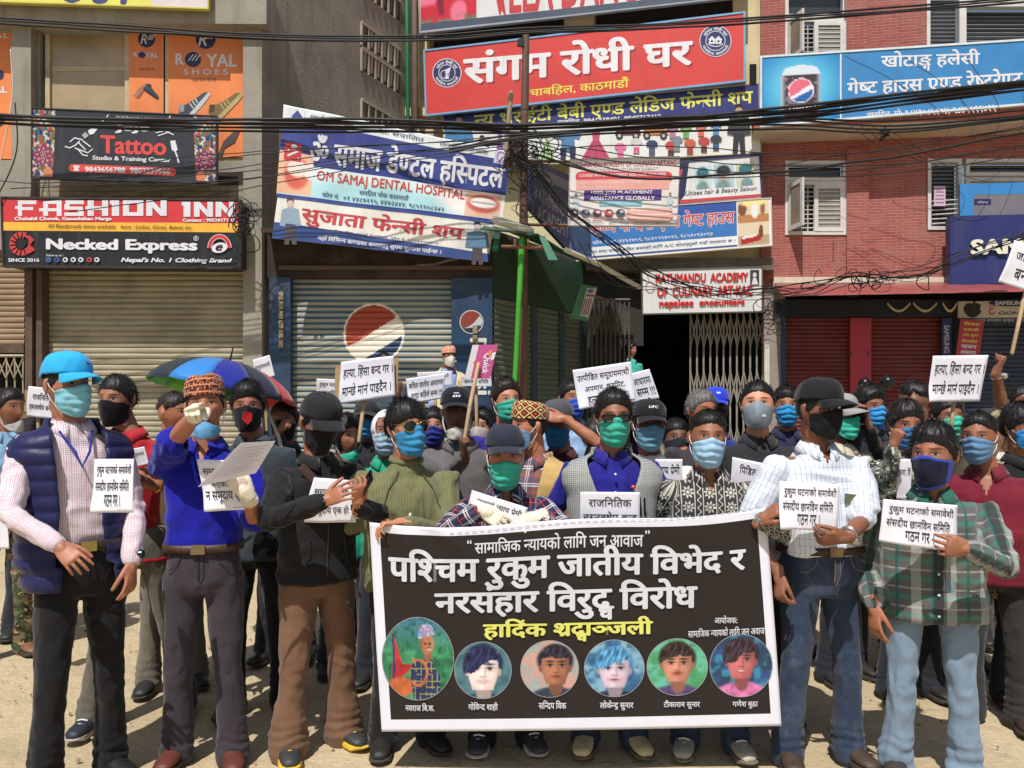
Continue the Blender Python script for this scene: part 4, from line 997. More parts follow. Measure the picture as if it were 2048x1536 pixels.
def rooms(u, v):
    r = np.tile([224., 206, 176], (len(u), 1)); top = v < .5; w = (v * 2) % 1
    r = paste(r, top * (w > .62), (190, 130, 80)); r = paste(r, top * blob(u, w, .15, .35, .14, .3, .1), (126, 80, 54)); r = paste(r, top * blob(u, w, .8, .35, .08, .3, .1), (150, 100, 60)); r = paste(r, top * blob(u, w, .5, .1, .4, .14, .3), (246, 226, 150)); r = paste(r, top * blob(u, w, .55, .45, .12, .35, .1), (236, 232, 226))
    r = paste(r, (~top) * (w > .55), (186, 160, 130)); r = paste(r, (~top) * (np.abs(w - .72 + (u - .5) * .25) < .14) * (u < .72) * (u > .1), (172, 40, 40)); r = paste(r, (~top) * (np.abs(w - .6 + (u - .4) * .2) < .05) * (u < .6) * (u > .12), (236, 230, 224)); r = paste(r, (~top) * blob(u, w, .74, .4, .07, .3, .1), (120, 70, 44)); return r
s.photo(Q(.835, .02, .99, .97), (28, 44), rooms, 'room_photos'); s.frame((210, 200, 180), .015); s.done()
# --- white culinary academy board hanging in front
KQ = [(1141, 320), (1358, 314), (1353, 451), (1137, 450)]; s = Sign('academy_board', 'white culinary academy board with pink boxes held out in front of the guest house banner', 'sign', KQ, 10.6); s.panel((232, 226, 222), .04); DQ = KQ
s.text('KATHMANDU ACADEMY OF CULINARY ART-KAC', Q(.02, .04, .98, .125), (206, 60, 66), .015); s.text('"CREATING HOSPITALITY LEADERS GLOBALLY"', Q(.17, .14, .81, .185), (130, 126, 130), .005)
s.rect(Q(.06, .31, .92, .47), (240, 170, 160)); s.pill((1151, 343, 1345, 365), (222, 64, 72)); s.rect(Q(.06, .31, .92, .40), (240, 170, 160)); s.text('COURSES WITH JOB PLACEMENT ASSISTANCE WORLWIDE', Q(.085, .22, .885, .28), WH, .02)
s.text('CHEF / COOK & CULINARY COURSE', Q(.1, .33, .66, .37), (246, 214, 206), .01); s.text('BARISTA / F&B COURSE', Q(.1, .405, .42, .44), (246, 214, 206), .01)
s.rect(Q(.135, .47, .85, .63), (86, 56, 140)); s.text('100% JOB PLACEMENT', Q(.2, .48, .77, .545), WH, .03); s.text('ASSISTANCE GLOBALLY', Q(.19, .565, .79, .625), WH, .03); s.rect(Q(.28, .64, .67, .71), (110, 196, 220)); s.text('SHORT TERM COURSES', Q(.3, .655, .64, .69), WH, .01)
for u in (.06, .93): x, y = B(u, .52); person_print(s, x, y, 32, (190, 214, 226), (200, 220, 230), (80, 50, 80))
for k in range(5): x, y = B(.045 + k*.108, .82); s.disc(x, y, 9, 8, ((70, 70, 80), (110, 110, 140), (150, 90, 120), (190, 80, 80), (80, 90, 110))[k]); s.disc(x + 2, y - 2, 4, 3, (220, 216, 220)); s.rect((x - 9, y + 11, x + 9, y + 13), (220, 130, 130))
s.pill((1252, 417, 1346, 443), (240, 176, 164)); s.rect(Q(.56, .77, .93, .79), (246, 216, 206)); s.rect(Q(.56, .83, .93, .85), (246, 216, 206)); s.rect(Q(.56, .88, .85, .9), (246, 216, 206))
s.text('EL-HENAL  9801000067     @kac.culinary     kathculinary.np@gmail.com', Q(.0, .95, .96, .985), (90, 86, 90), .01); s.frame((200, 196, 190), .01); s.done()
mb = MB(); rr_ = plain('rust_rod', (130, 84, 66), .7, .2); mb.tube([P(1045, 322, 10.5), P(1142, 323, 10.66)], .02, rr_, 6); tag(mb.build('board_bracket'), 'upper rusty rod from the pole to the white academy board', 'rod', 'rusty rods holding the academy board')
mb = MB(); mb.tube([P(1040, 449, 10.5), P(1140, 451, 10.66)], .02, rr_, 6); tag(mb.build('board_bracket'), 'lower rusty rod from the pole to the white academy board', 'rod', 'rusty rods holding the academy board')
# --- academy sign over the gate
AQ = [(1285, 542), (1523, 535), (1523, 622), (1286, 627)]; s = Sign('academy_sign', 'grey white academy sign with raised red letters above the folding gate', 'sign', AQ, 12.6); s.panel((222, 222, 220), .12)
rl = plain('red_sign_letters', (206, 40, 40), .4, .05)
for t, q in (('KATHMANDU  ACADEMY', [(1311, 548), (1496, 545), (1496, 563), (1311, 566)]), ('OF  CULINARY  ART-KAC', [(1314, 575), (1505, 570), (1505, 590), (1314, 594)]), ('nepalese  encounters', [(1318, 600), (1489, 597), (1489, 613), (1318, 618)])):
    for k in range(6): s.text(t, q, (150, 30, 30), .035, mat=rl if k == 5 else plain('red_letter_side', (140, 30, 30), .5, .05), off=.003 + k * .0022)
s.rect((1500, 540, 1518, 570), (60, 56, 66)); s.disc(1509, 550, 4, 5, (214, 200, 200)); s.poly([(1503, 569), (1506, 556), (1512, 556), (1516, 569)], (220, 216, 226)); s.ring(1300, 574, 9, 12, 1.5, (200, 130, 130)); s.line([(1294, 548), (1298, 562)], 1.5, (200, 150, 150)); s.frame((90, 86, 82), .02); s.done()
# --- blue guest house sign on the brick building
SRo = lambda o: Flat(SR.pt(1522, 300, o), SR.pt(2048, 300, o), SR.pt(1522, 700, o))
def rsign(name, label, q, off): return Sign(name, label, 'sign', q, 12, surf=SRo(off))
s = rsign('guest_house_sign', 'long sky blue guest house sign with soft drink can on the brick building', (1524, 116, 2250, 69, 2250, 190, 1524, 250), .62); s.panel((40, 134, 198), .12)
def can(u, v):
    p = np.c_[u * 8, v * 8, u * 0]; r = np.tile([24., 110, 180], (len(u), 1)); r = paste(r, blob(u, v, .48, .45, .5, .5, .8), (110, 206, 236))
    body = (np.abs(u - .49) < .26 - .03 * sm(v, .85, 1) - .05 * sm(.3 - v, 0, .15)) & (v > .13 + .9*(u - .49)**2); r = paste(r, body * 1., (70, 56, 66)); r = paste(r, body * sm(.2 - np.abs(u - .49) , .02, -.06) * .8, (206, 222, 230)); r = paste(r, body * (v < .28), (214, 226, 232)); r = paste(r, body * (v > .3) * sm(vn(p, 3, 5), .2, .45) * .7, (170, 150, 160))
    x, y = (u - .49) / .17, (v - .52) / .19; d = np.hypot(x, y); yy = y + .5 * x
    r = paste(r, (d < 1) * 1., (236, 236, 240)); r = paste(r, ((d < .93) & (yy < .0 - .1*np.sin(2*x))) * 1., (226, 110, 130)); r = paste(r, ((d < .93) & (yy > .35)) * 1., (40, 100, 170)); return r
s.photo([(1527, 118), (1680, 109), (1680, 240), (1527, 247)], (60, 60), can, 'can_photo'); s.text('pepsi', [(1578, 211), (1632, 207), (1632, 222), (1578, 226)], WH, .01); s.rect([(1680, 108), (1683, 108), (1683, 240), (1680, 240)], WH)
s.text('खोटाङ्ग हलेसी', [(1762, 103), (1960, 97), (1960, 138), (1762, 145)], WH, .025); s.text('गेष्ट हाउस एण्ड रेष्टुरेण्ट', [(1694, 157), (2046, 134), (2046, 184), (1694, 198)], WH, .025); s.text('चावहिल, मो: ९८४१०८५१७४, ९८४९५९९७२५', [(1733, 222), (1992, 204), (1992, 225), (1733, 238)], WH, .02); s.frame((214, 224, 228), .03); s.done()
s = rsign('blue_phone_sign', 'bright blue frame of a phone shop sign above the dark blue one', (1920, 368, 2250, 360, 2250, 440, 1920, 440), .3); s.panel((120, 116, 124), .08); s.rect([(1920, 368), (2250, 360), (2250, 384), (1920, 390)], (34, 134, 206)); s.rect([(1920, 390), (1946, 389), (1946, 440), (1920, 440)], (34, 134, 206)); s.rect((1948, 398, 1982, 410), (40, 40, 90)); s.text('vivo', (1954, 401, 1976, 407), (150, 150, 190), .03); s.done()
s = rsign('phone_brand_sign', 'dark navy phone shop sign with raised white letters', (1900, 432, 2250, 424, 2250, 560, 1901, 570), .42); s.panel((40, 48, 112), .2)
for k in range(6): s.text('SAMSUNG', [(1939, 480), (2190, 474), (2190, 504), (1939, 511)], WH, .05, mat=plain('white_sign_letters', (226, 222, 206), .4, .03) if k == 5 else plain('letter_side', (90, 88, 84), .5), off=.006 + k * .007)
s.done()
s = rsign('phone_logos_sign', 'cream strip sign with black apple shape and red phone logo under the awning', (1917, 603, 2260, 598, 2260, 632, 1917, 636), .12); s.panel((206, 196, 180), .05)
s.disc(1945, 622, 15, 13, (40, 38, 38)); s.disc(1938, 618, 11, 12, (40, 38, 38)); s.disc(1953, 618, 11, 12, (40, 38, 38)); s.disc(1966, 617, 6, 7, (206, 196, 180)); s.line([(1946, 608), (1950, 602)], 4, (40, 38, 38)); s.disc(2022, 606, 45, 7, (40, 50, 110)); s.text('SAMSUNG', (1990, 602, 2052, 610), WH, .04)
s.ring(1984, 623, 7, 7, 3, (206, 66, 60), a0=0, a1=300); s.disc(1980, 612, 2, 2, (206, 66, 60)); s.disc(1988, 612, 2, 2, (206, 66, 60)); s.text('GIONEE', (1997, 623, 2056, 630), (60, 58, 56), .02); s.done()
s = rsign('notice_strip', 'dark strip with small white lettering under the phone logos', (1922, 636, 2260, 632, 2260, 646, 1922, 648), .1); s.panel((44, 50, 66), .04); s.text('सम्पूर्ण ब्राण्डका उत्कृष्ट ब्राण्डहरु', (1948, 636, 2060, 645), (190, 190, 196), .01); s.done()
s = rsign('vertical_brand_strip', 'narrow vertical navy strip with white letters beside the red shutter', (1884, 636, 1905, 636, 1905, 760, 1884, 760), .08); s.panel((40, 48, 100), .04); s.text('SAMSUNG', [(1899, 650), (1899, 706), (1888, 706), (1888, 650)], (190, 190, 200), .04); s.done()
s = rsign('festival_poster', 'small red poster with yellow lettering propped beside the navy shutter', (1921, 638, 1969, 641, 1958, 716, 1912, 709), .3); s.panel((176, 44, 44), .012)
for k, (t, c) in enumerate((('विजया', (240, 210, 90)), ('दशमी', (240, 210, 90)), ('एवं शुभ', (240, 210, 90)), ('दीपावलीको', (240, 210, 90)), ('पावन', WH), ('अवसरमा', WH))): s.text(t, [(1929 - k*1.6, 643 + k*11.5), (1960 - k*1.6, 645 + k*11.5), (1959 - k*1.6, 652 + k*11.5), (1928 - k*1.6, 650 + k*11.5)], c, .02)
s.done()
# ================================================================ POLE AND CABLES
blk = plain('cable_rubber', (26, 26, 28), .5, .2, 20)
ru = plain('rusty_pole', (92, 66, 54), .75, .3, 6, dirt=.4)
pl = empty('utility_pole', Vector((P(1048, 0, 10.45).x, 10.45, .55)), 'rusty brown utility pole in the middle hung with cable coils', 'pole')
mb = MB(); mb.tube([P(1052, 72, 10.45), P(1048, 300, 10.45), P(1045, 860, 10.45)], [.045, .055, .06], ru, 12); mb.build('shaft', pl, smooth=True)
mb = MB(); mb.hexa([P(1036, 78, 10.4), P(1048, 74, 10.4), P(1048, 92, 10.4), P(1034, 90, 10.4)], (0, .05, 0), blk); mb.build('insulator', pl)
mb = MB(); mb.hexa([P(1018, 272, 10.36), P(1046, 268, 10.36), P(1040, 330, 10.36), P(1004, 336, 10.36)], (0, .05, 0), plain('bracket_plate', (86, 70, 58), .8)); mb.build('bracket_plate', pl)
mb = MB(); mb.tube([P(1022, 186, 10.2), P(1012, 300, 10.2)], .03, plain('grey_wood', (150, 136, 116), .8)); tag(mb.build('bamboo_stick'), 'short pale stick leaning by the rusty pole', 'stick')
def cable(pts, r, label, group=None, sag=0, wob=.012, n=26, seed=0, name='overhead_cable', mat=None):
    """pts = (px, py, depth) control points, smooth curve through them"""
    W = [P(*p) for p in pts]; out = []
    for i in range(len(W) - 1):
        a, b = W[i], W[i+1]; p0 = W[i-1] if i else a * 2 - b; p3 = W[i+2] if i + 2 < len(W) else b * 2 - a
        for k in range(n // (len(W) - 1) + 2):
            t_ = k / (n // (len(W) - 1) + 2)
            out.append(.5 * ((2*a) + (b - p0)*t_ + (2*p0 - 5*a + 4*b - p3)*t_*t_ + (3*a - p0 - 3*b + p3)*t_**3))
    out.append(W[-1]); q = np.array([tuple(p) for p in out]); q = q + np.c_[0*q[:, 0], vn(q, 1.5, seed) * wob, vn(q, 1.7, seed + 3) * wob]
    mb = MB(); mb.tube([Vector(p) for p in q], r, mat or blk, 6); return tag(mb.build(name, smooth=True), label, 'cable', group)
top = [(-60, 32, 9.6), (250, 52, 9.7), (530, 68, 9.8), (820, 72, 9.8), (1045, 56, 9.8), (1300, 48, 9.8), (1700, 22, 9.7), (2110, -12, 9.5)]
for k, (dy, r) in enumerate(((0, .012), (4, .010), (8, .012), (11, .008))): cable([(x, y + dy + (k*7 % 3), d) for x, y, d in top], r, 'one of the black cables of the upper overhead bundle near the top edge', 'upper overhead cable bundle', seed=k)
mid = [(-60, 236, 9.2), (200, 246, 9.3), (500, 250, 9.4), (800, 252, 9.4), (1048, 258, 9.4), (1300, 245, 9.3), (1560, 230, 9.2), (1800, 200, 9.1), (2110, 165, 9.0)]
for k in range(9): cable([(x, y + (k - 4)*2.6 + 3*math.sin(i*1.7 + k*2.1), d + .02*k) for i, (x, y, d) in enumerate(mid)], (.018, .014, .011, .015, .009, .012, .008, .010, .013)[k], 'one of the black cables of the thick bundle crossing the signs', 'thick overhead cable bundle', seed=k + 10)
low = [(900, 300, 9.3), (1048, 276, 9.4), (1300, 262, 9.4), (1560, 250, 9.3), (1800, 255, 9.2), (2110, 225, 9.1)]
for k in range(4): cable([(x, y + (k - 2)*5 + 4*math.sin(i*1.3 + k), d) for i, (x, y, d) in enumerate(low)], .012, 'one of the black cables sagging right of the pole under the thick bundle', 'sagging cables right of the pole', seed=k + 30)
for k, (y0, y1, y2) in enumerate(((330, 345, 268), (350, 330, 272), (372, 352, 276), (392, 370, 280), (340, 300, 258), (300, 290, 262), (310, 318, 270))): cable([(-40 + k*60, y0 + 30, 9.9), (400, y1 + 22, 9.9), (700, (y1 + y2)/2 + 16, 10), (1045, y2 + 14, 10.3)], .006, 'thin black wire fanning from the pole across the dental banner', 'thin wires fanning left from the pole', seed=k + 40, wob=.03)
for k, (y0, y1) in enumerate(((315, 325), (330, 345), (348, 335), (362, 300), (290, 300), (355, 318))): cable([(1060, 280 + k*6, 10.3), (1300, y0, 10.3), (1700, y1 + 8, 10.2), (2110, y1 - 40 - k*5, 10)], .007 if k < 5 else .016, 'thin black wire running right from the pole over the brick wall', 'thin wires running right from the pole', seed=k + 50, wob=.03)
tang = [(1060, 330, 10.3), (1130, 420, 10.4), (1230, 495, 10.6), (1300, 550, 10.8), (1420, 585, 11), (1520, 588, 11.1), (1620, 582, 11.0), (1700, 556, 11), (1830, 552, 11), (1920, 520, 10.8), (2060, 470, 10.6)]
for k in range(7): cable([(x + 5*math.sin(k*2.3 + i), y + (k - 4)*2.2 + 9*math.sin(i*1.9 + k*1.3)*(.4 + .6*(2 < i < 9)), d) for i, (x, y, d) in enumerate(tang)], (.010, .007, .007, .008, .005, .005, .007, .005, .008)[k], 'one of the black cables of the tangled bundle drooping over the gate sign', 'tangled cable bundle over the gate', n=50, wob=.05, seed=k + 60)
for k in range(3): cable([(1140 + 18*k, 470 + 6*k, 10.5), (1180 + 25*k, 540 + 12*k, 10.6), (1290 + 20*k, 560 + 10*(k % 3), 10.9), (1330 + 30*k, 575 + 25*(k % 2), 11)], .006, 'thin loose wire looping below the cable tangle by the gate', 'loose wires by the gate', wob=.08, seed=k + 80)
for k in range(4): cable([(1700 + 20*k, 250, 11.6), (1790 + 60*k, 300 + 20*k, 11.5), (1900 + 50*k, 240, 11.4), (1690 + 120*k, 108, 11.4)], .004, 'hair thin wire over the sky blue guest house sign', 'hair thin wires over the blue sign', wob=.05, seed=k + 90)
for k, pts in enumerate(([(20, 95, 10.5), (24, 200, 10.5), (2, 320, 10.5)], [(30, 210, 10.5), (34, 300, 10.5), (2, 380, 10.5), (-20, 400, 10.5)])): cable(pts, .008, ('pale wire hanging in front of the left shoe poster', 'dark wire curling beside the left pillar')[k], None, mat=plain('pale_wire', (206, 200, 190), .5) if not k else blk, wob=.05)
cable([(1690, -4, 10.9), (1690, 28, 10.9), (1690, 40, 10.9)], .01, 'short rusty rod hanging at the top of the brick wall', None, name='hanging_rod', mat=rr_)
def coil(cx, cy, d, rad, n, label, r=.0055, fl=.6, seed=0, sx=1, sy=1):
    rg = random.Random(seed); mb = MB()
    for k in range(n):
        c = P(cx + rg.gauss(0, rad * 260 * sx), cy + rg.gauss(0, rad * 260 * sy), d + rg.uniform(-.12, .06)); a0 = rg.uniform(0, 6.3); R1, R2 = rad * rg.uniform(.4, 1.1), rad * rg.uniform(.3, 1.0); til = rg.uniform(-1.2, 1.2)
        pts = [c + Vector((R1*math.cos(a)*math.cos(til) - R2*math.sin(a)*math.sin(til), .05*math.sin(2*a + k), R1*math.cos(a)*math.sin(til) + R2*math.sin(a)*math.cos(til))) for a in np.linspace(a0, a0 + rg.uniform(3.5, 7), 20)]
        mb.tube(pts, r * rg.uniform(.6, 1.5), blk, 5)
    return tag(mb.build('cable_coil', smooth=True), label, 'cable coil')
coil(1052, 345, 10.3, .22, 24, 'big black tangle of coiled cable hanging on the rusty pole', seed=1, sx=.35, sy=.85)
coil(1075, 300, 10.3, .13, 9, 'smaller cable tangle on the pole just under the thick bundle', seed=2, sx=.5, sy=.3)
coil(496, 432, 10.3, .16, 18, 'tangle of thin wires right of the red and black clothing sign', r=.005, seed=3, sx=.3, sy=.4)
coil(1740, 560, 11.1, .12, 18, 'tangle of thin wires lying on top of the red awning', r=.006, seed=4, sx=1.6, sy=.25)
coil(1535, 640, 11.4, .14, 14, 'thin wires hanging loose beside the folding gate', r=.005, seed=5, sx=.2, sy=.6)
coil(1768, 268, 9.4, .05, 8, 'small knot of cable hanging under the bundle at right', seed=6, sx=.4, sy=.3)
# slanted dark signs behind the pole
s = Sign('side_street_sign', 'dark navy sign seen at a slant behind the cable coils', 'sign', [(1062, 318), (1140, 350), (1140, 505), (1062, 420)], [10.9, 12.2, 12.2, 10.9]); s.panel((40, 44, 78), .05)
s.text('KATHMANDU', [(1070, 372), (1138, 410), (1138, 440), (1070, 398)], (150, 146, 140), .02); s.text('ACADEMY', [(1075, 410), (1138, 450), (1138, 480), (1075, 436)], (150, 146, 140), .02); s.rect([(1066, 330), (1138, 362), (1138, 384), (1066, 350)], (110, 104, 100)); s.done()
mb = MB(); mb.hexa([P(1500, 128, 12.0), P(1513, 128, 12.0), P(1513, 168, 12.0), P(1500, 168, 12.0)], (0, .03, 0), M_DARK); tag(mb.build('sign_bracket'), 'small dark metal frame on the cream pillar right of the red sign', 'bracket')
# ================================================================ PEOPLE: builders
def np_mesh(obj):
    me = obj
    V = np.empty(len(me.vertices) * 3); me.vertices.foreach_get('co', V); V = V.reshape(-1, 3)
    L = np.empty(len(me.loops), dtype=np.int32); me.loops.foreach_get('vertex_index', L)
    st = np.empty(len(me.polygons), dtype=np.int32); me.polygons.foreach_get('loop_start', st)
    tot = np.empty(len(me.polygons), dtype=np.int32); me.polygons.foreach_get('loop_total', tot)
    return V, [tuple(L[a:a+b]) for a, b in zip(st, tot)]
def edges_of(Fc):
    e = np.array([(f[i], f[(i + 1) % len(f)]) for f in Fc for i in range(len(f))]); e.sort(axis=1); return np.unique(e, axis=0)
def smooth_v(V, E, it, lam=.5):
    n = len(V); deg = np.bincount(E.ravel(), minlength=n)[:, None] + 1e-9
    for _ in range(it):
        S = np.zeros_like(V)
        for k in range(3): S[:, k] = np.bincount(E[:, 0], V[E[:, 1], k], n) + np.bincount(E[:, 1], V[E[:, 0], k], n)
        V = V + lam * (S / deg - V)
    return V
def fuse(parts, voxel, it=3):
    """overlapping closed pieces -> one continuous skin (voxel union, then smoothed)"""
    V, Fc = [], []
    for v, f in parts:
        b = len(V); V += [tuple(p) for p in v]; Fc += [tuple(b + i for i in q) for q in f]
    me = bpy.data.meshes.new('tmp'); me.from_pydata(V, [], Fc); me.update()
    bm = bmesh.new(); bm.from_mesh(me); bmesh.ops.recalc_face_normals(bm, faces=bm.faces); bm.to_mesh(me); bm.free()
    o = bpy.data.objects.new('tmp', me); COL.objects.link(o)
    m = o.modifiers.new('r', 'REMESH'); m.mode = 'VOXEL'; m.voxel_size = voxel; m.adaptivity = 0
    bpy.context.view_layer.update()
    ev = o.evaluated_get(bpy.context.evaluated_depsgraph_get()); r = bpy.data.meshes.new_from_object(ev)
    V, Fc = np_mesh(r); bpy.data.objects.remove(o); bpy.data.meshes.remove(me); bpy.data.meshes.remove(r)
    E = edges_of(Fc); return smooth_v(V, E, it), Fc, E
def vnormals(V, Fc):
    q = np.array([f if len(f) == 4 else (*f, f[-1]) for f in Fc]); n = np.cross(V[q[:, 2]] - V[q[:, 0]], V[q[:, 3]] - V[q[:, 1]]); N = np.zeros_like(V)
    for k in range(4):
        for c in range(3): N[:, c] += np.bincount(q[:, k], n[:, c], len(V))
    return N / (np.linalg.norm(N, axis=1, keepdims=True) + 1e-12)
def obj_np(name, V, Fc, mat, parent, attrs=None, smooth=True, mats=None, mi=None):
    me = bpy.data.meshes.new(name); me.from_pydata([tuple(v) for v in V], [], Fc)
    for m in (mats or [mat]): me.materials.append(m)
    if mi is not None: me.polygons.foreach_set('material_index', np.asarray(mi, dtype=np.int32))
    if smooth: me.polygons.foreach_set('use_smooth', [True] * len(Fc))
    for k, a in (attrs or {}).items():
        at = me.attributes.new(k, 'FLOAT_VECTOR', 'POINT'); at.data.foreach_set('vector', np.asarray(a, dtype=np.float32).ravel())
    me.update(); o = bpy.data.objects.new(name, me); COL.objects.link(o)
    if parent: o.parent = parent
    return o
def rings(rs, n=28, p=2.3):
    """stack of horizontal super-elliptic rings (x, y, z, rx, ry) -> closed loft"""
    V, Fc = [], []
    for x, y, z, rx, ry in rs:
        for k in range(n):
            a = 2 * math.pi * k / n; c, s_ = math.cos(a), math.sin(a)
            V.append(Vector((x + rx * math.copysign(abs(c) ** (2/p), c), y + ry * math.copysign(abs(s_) ** (2/p), s_), z)))
    for i in range(len(rs) - 1):
        for k in range(n): a, b = i*n + k, i*n + (k+1) % n; Fc.append((a, b, b+n, a+n))
    Fc.append(tuple(range(n-1, -1, -1))); L = (len(rs)-1)*n; Fc.append(tuple(range(L, L+n))); return V, Fc
# ---- head
HA, HB, HC = .074, .094, .116                       # half width, half depth, half height
def head_base(th, ph):
    """unit-head shape: th azimuth (0 = face, -Y), ph elevation; numpy arrays -> x,y,z without the face"""
    x = np.sin(th) * np.cos(ph); y = -np.cos(th) * np.cos(ph); z = np.sin(ph)
    X, Y, Z = x * HA, y * HB, z * HC
    low = sm(-Z, .0, .115); X = X * (1 - .36 * low); fr = (Y < 0)
    Y = np.where(fr, Y * (1 - .10 * low), Y * (1 - .62 * low)); Y = Y + .004 - .014 * low
    X = X * (1 + .05 * sm(Z, .0, .06)); Y = np.where(~fr, Y * (1 + .06 * sm(Z, -.02, .05)), Y)
    return X, Y, Z
def g2(x, z, cx, cz, sx, sz): return np.exp(-((x - cx) / sx) ** 2 - ((z - cz) / sz) ** 2)
def head_mesh(face=None):
    f = dict(nose=1, brow=1, chin=1, cheek=1, wide=1); f.update(face or {})
    n, m = 64, 48; u = np.linspace(0, 2*np.pi, n, endpoint=False); th = u - np.pi
    th = th - .38 * np.sin(th)                     # denser over the face
    ph = np.linspace(-np.pi/2 * .985, np.pi/2 * .985, m); T, PH = np.meshgrid(th, ph); X, Y, Z = head_base(T.ravel(), PH.ravel()); X = X * f['wide']
    fr = (Y < .01) * sm(-Y, -.01, .03); d = 0 * X
    nz = np.exp(-(X / .0105) ** 2) * (sm(Z, -.052, -.034) * (1 - sm(Z, -.032, .026)) * .021 + .006 * g2(X*0, Z, 0, .01, 1, .018)) + .006 * (g2(X, Z, .012, -.036, .008, .009) + g2(X, Z, -.012, -.036, .008, .009))
    d += nz * f['nose']; d -= .0085 * (g2(X, Z, .031, .012, .018, .013) + g2(X, Z, -.031, .012, .018, .013))
    d += .0042 * f['brow'] * (g2(X, Z, .03, .033, .024, .008) + g2(X, Z, -.03, .033, .024, .008)) + .004 * f['cheek'] * (g2(X, Z, .045, -.014, .02, .018) + g2(X, Z, -.045, -.014, .02, .018))
    d += .0065 * g2(X, Z, 0, -.056, .02, .006) + .0065 * g2(X, Z, 0, -.068, .018, .006) - .003 * g2(X, Z, 0, -.062, .02, .003) + .007 * f['chin'] * g2(X, Z, 0, -.098, .022, .014) - .004 * g2(X, Z, 0, -.081, .02, .006)
    d += .0035 * (g2(X, Z, .031, .011, .011, .006) + g2(X, Z, -.031, .011, .011, .006))      # eyelid bulge
    Y = Y - d * fr; V = np.c_[X, Y, Z]
    Fc = [(j*n+i, j*n+(i+1) % n, (j+1)*n+(i+1) % n, (j+1)*n+i) for j in range(m-1) for i in range(n)]
    Fc.append(tuple(range(n-1, -1, -1))); L = (m-1)*n; Fc.append(tuple(range(L, L+n)))
    parts = [(V, Fc)]
    for s_ in (-1, 1):                               # ears
        e = [Vector((s_*(.070), .008, -.032)), Vector((s_*.079, .012, -.022)), Vector((s_*.0835, .016, .0)), Vector((s_*.083, .017, .016)), Vector((s_*.074, .010, .027))]
        parts.append(tube(e, [(.007, .006), (.010, .006), (.0145, .006), (.0145, .006), (.008, .005)], 10, up=(0, -1, 0)))
    return parts
# ---- hand: wrist at origin, fingers along +X, palm faces -Z, thumb towards +Y
def hand_parts(curl=(.3, .3, .35, .4), spread=.09, thumb=(.5, .4), sc=1.0, fat=1.0):
    ps = []
    ps.append(tube([Vector((-.03, 0, 0)), Vector((.0, 0, 0)), Vector((.03, 0, -.001)), Vector((.07, -.001, -.001)), Vector((.088, -.001, 0))], [(.018, .026), (.0165, .026), (.0145, .033), (.0135, .037), (.0100, .036)], 14, up=(0, 0, 1)))
    for i, (y, L, r) in enumerate(((.029, .072, .0074), (.0094, .080, .0076), (-.0110, .074, .0072), (-.0298, .058, .0064))):
        c = curl[i] if hasattr(curl, '__len__') else curl; a = (1.2 - i) * spread; d = Vector((math.cos(a), math.sin(a), 0)); p = Vector((.078, y, .001)); pts = [p - d * .02, p]; ang = 0
        for q, fr in enumerate((.44, .31, .25)):
            ang += c * (1.0, 1.15, .8)[q]; p = p + (d * math.cos(ang) + Vector((0, 0, -1)) * math.sin(ang)) * (L * fr); pts.append(p)
        ps.append(tube(pts, [r*1.05*fat, r*1.08*fat, r*1.02*fat, r*.94*fat, r*.78*fat], 10, up=(0, 0, 1)))
    o, c = thumb; b = Vector((.018, .024, -.006)); d = Vector((math.cos(o), math.sin(o), -.25)).normalized(); pts = [b - d*.015, b]; p = b
    inw = Vector((math.cos(o - c), math.sin(o - c), -.45 - .5*c)).normalized()
    for q, L in enumerate((.040, .030, .026)):
        dd = (d.lerp(inw, (0, .6, 1.0)[q])).normalized(); p = p + dd * L; pts.append(p)
    ps.append(tube(pts, [.012*fat, .0125*fat, .0105*fat, .0095*fat, .0078*fat], 10, up=(0, 0, 1)))
    return [([v * sc for v in V], f) for V, f in ps]
HAND = dict(relaxed=dict(curl=(.28, .34, .4, .45)), grip=dict(curl=(1.25, 1.3, 1.3, 1.3), spread=.02, thumb=(.45, 1.2)), point=dict(curl=(.06, 1.25, 1.3, 1.3), spread=.03, thumb=(.5, 1.1)), flat=dict(curl=(.12, .12, .14, .16), spread=.08, thumb=(.7, .2)), hold=dict(curl=(.55, .62, .7, .78), spread=.10, thumb=(.35, .7)), pinch=dict(curl=(.7, .6, .55, .5), spread=.06, thumb=(.3, .9)))
def orient(parts, wrist, d, palm, mirror):
    d = d.normalized(); z = -(palm - d * palm.dot(d)).normalized(); y = z.cross(d)
    if mirror: y = -y                                # thumb side swaps for the other hand
    return [([wrist + d * v.x + y * v.y + z * v.z for v in V], f) for V, f in parts]
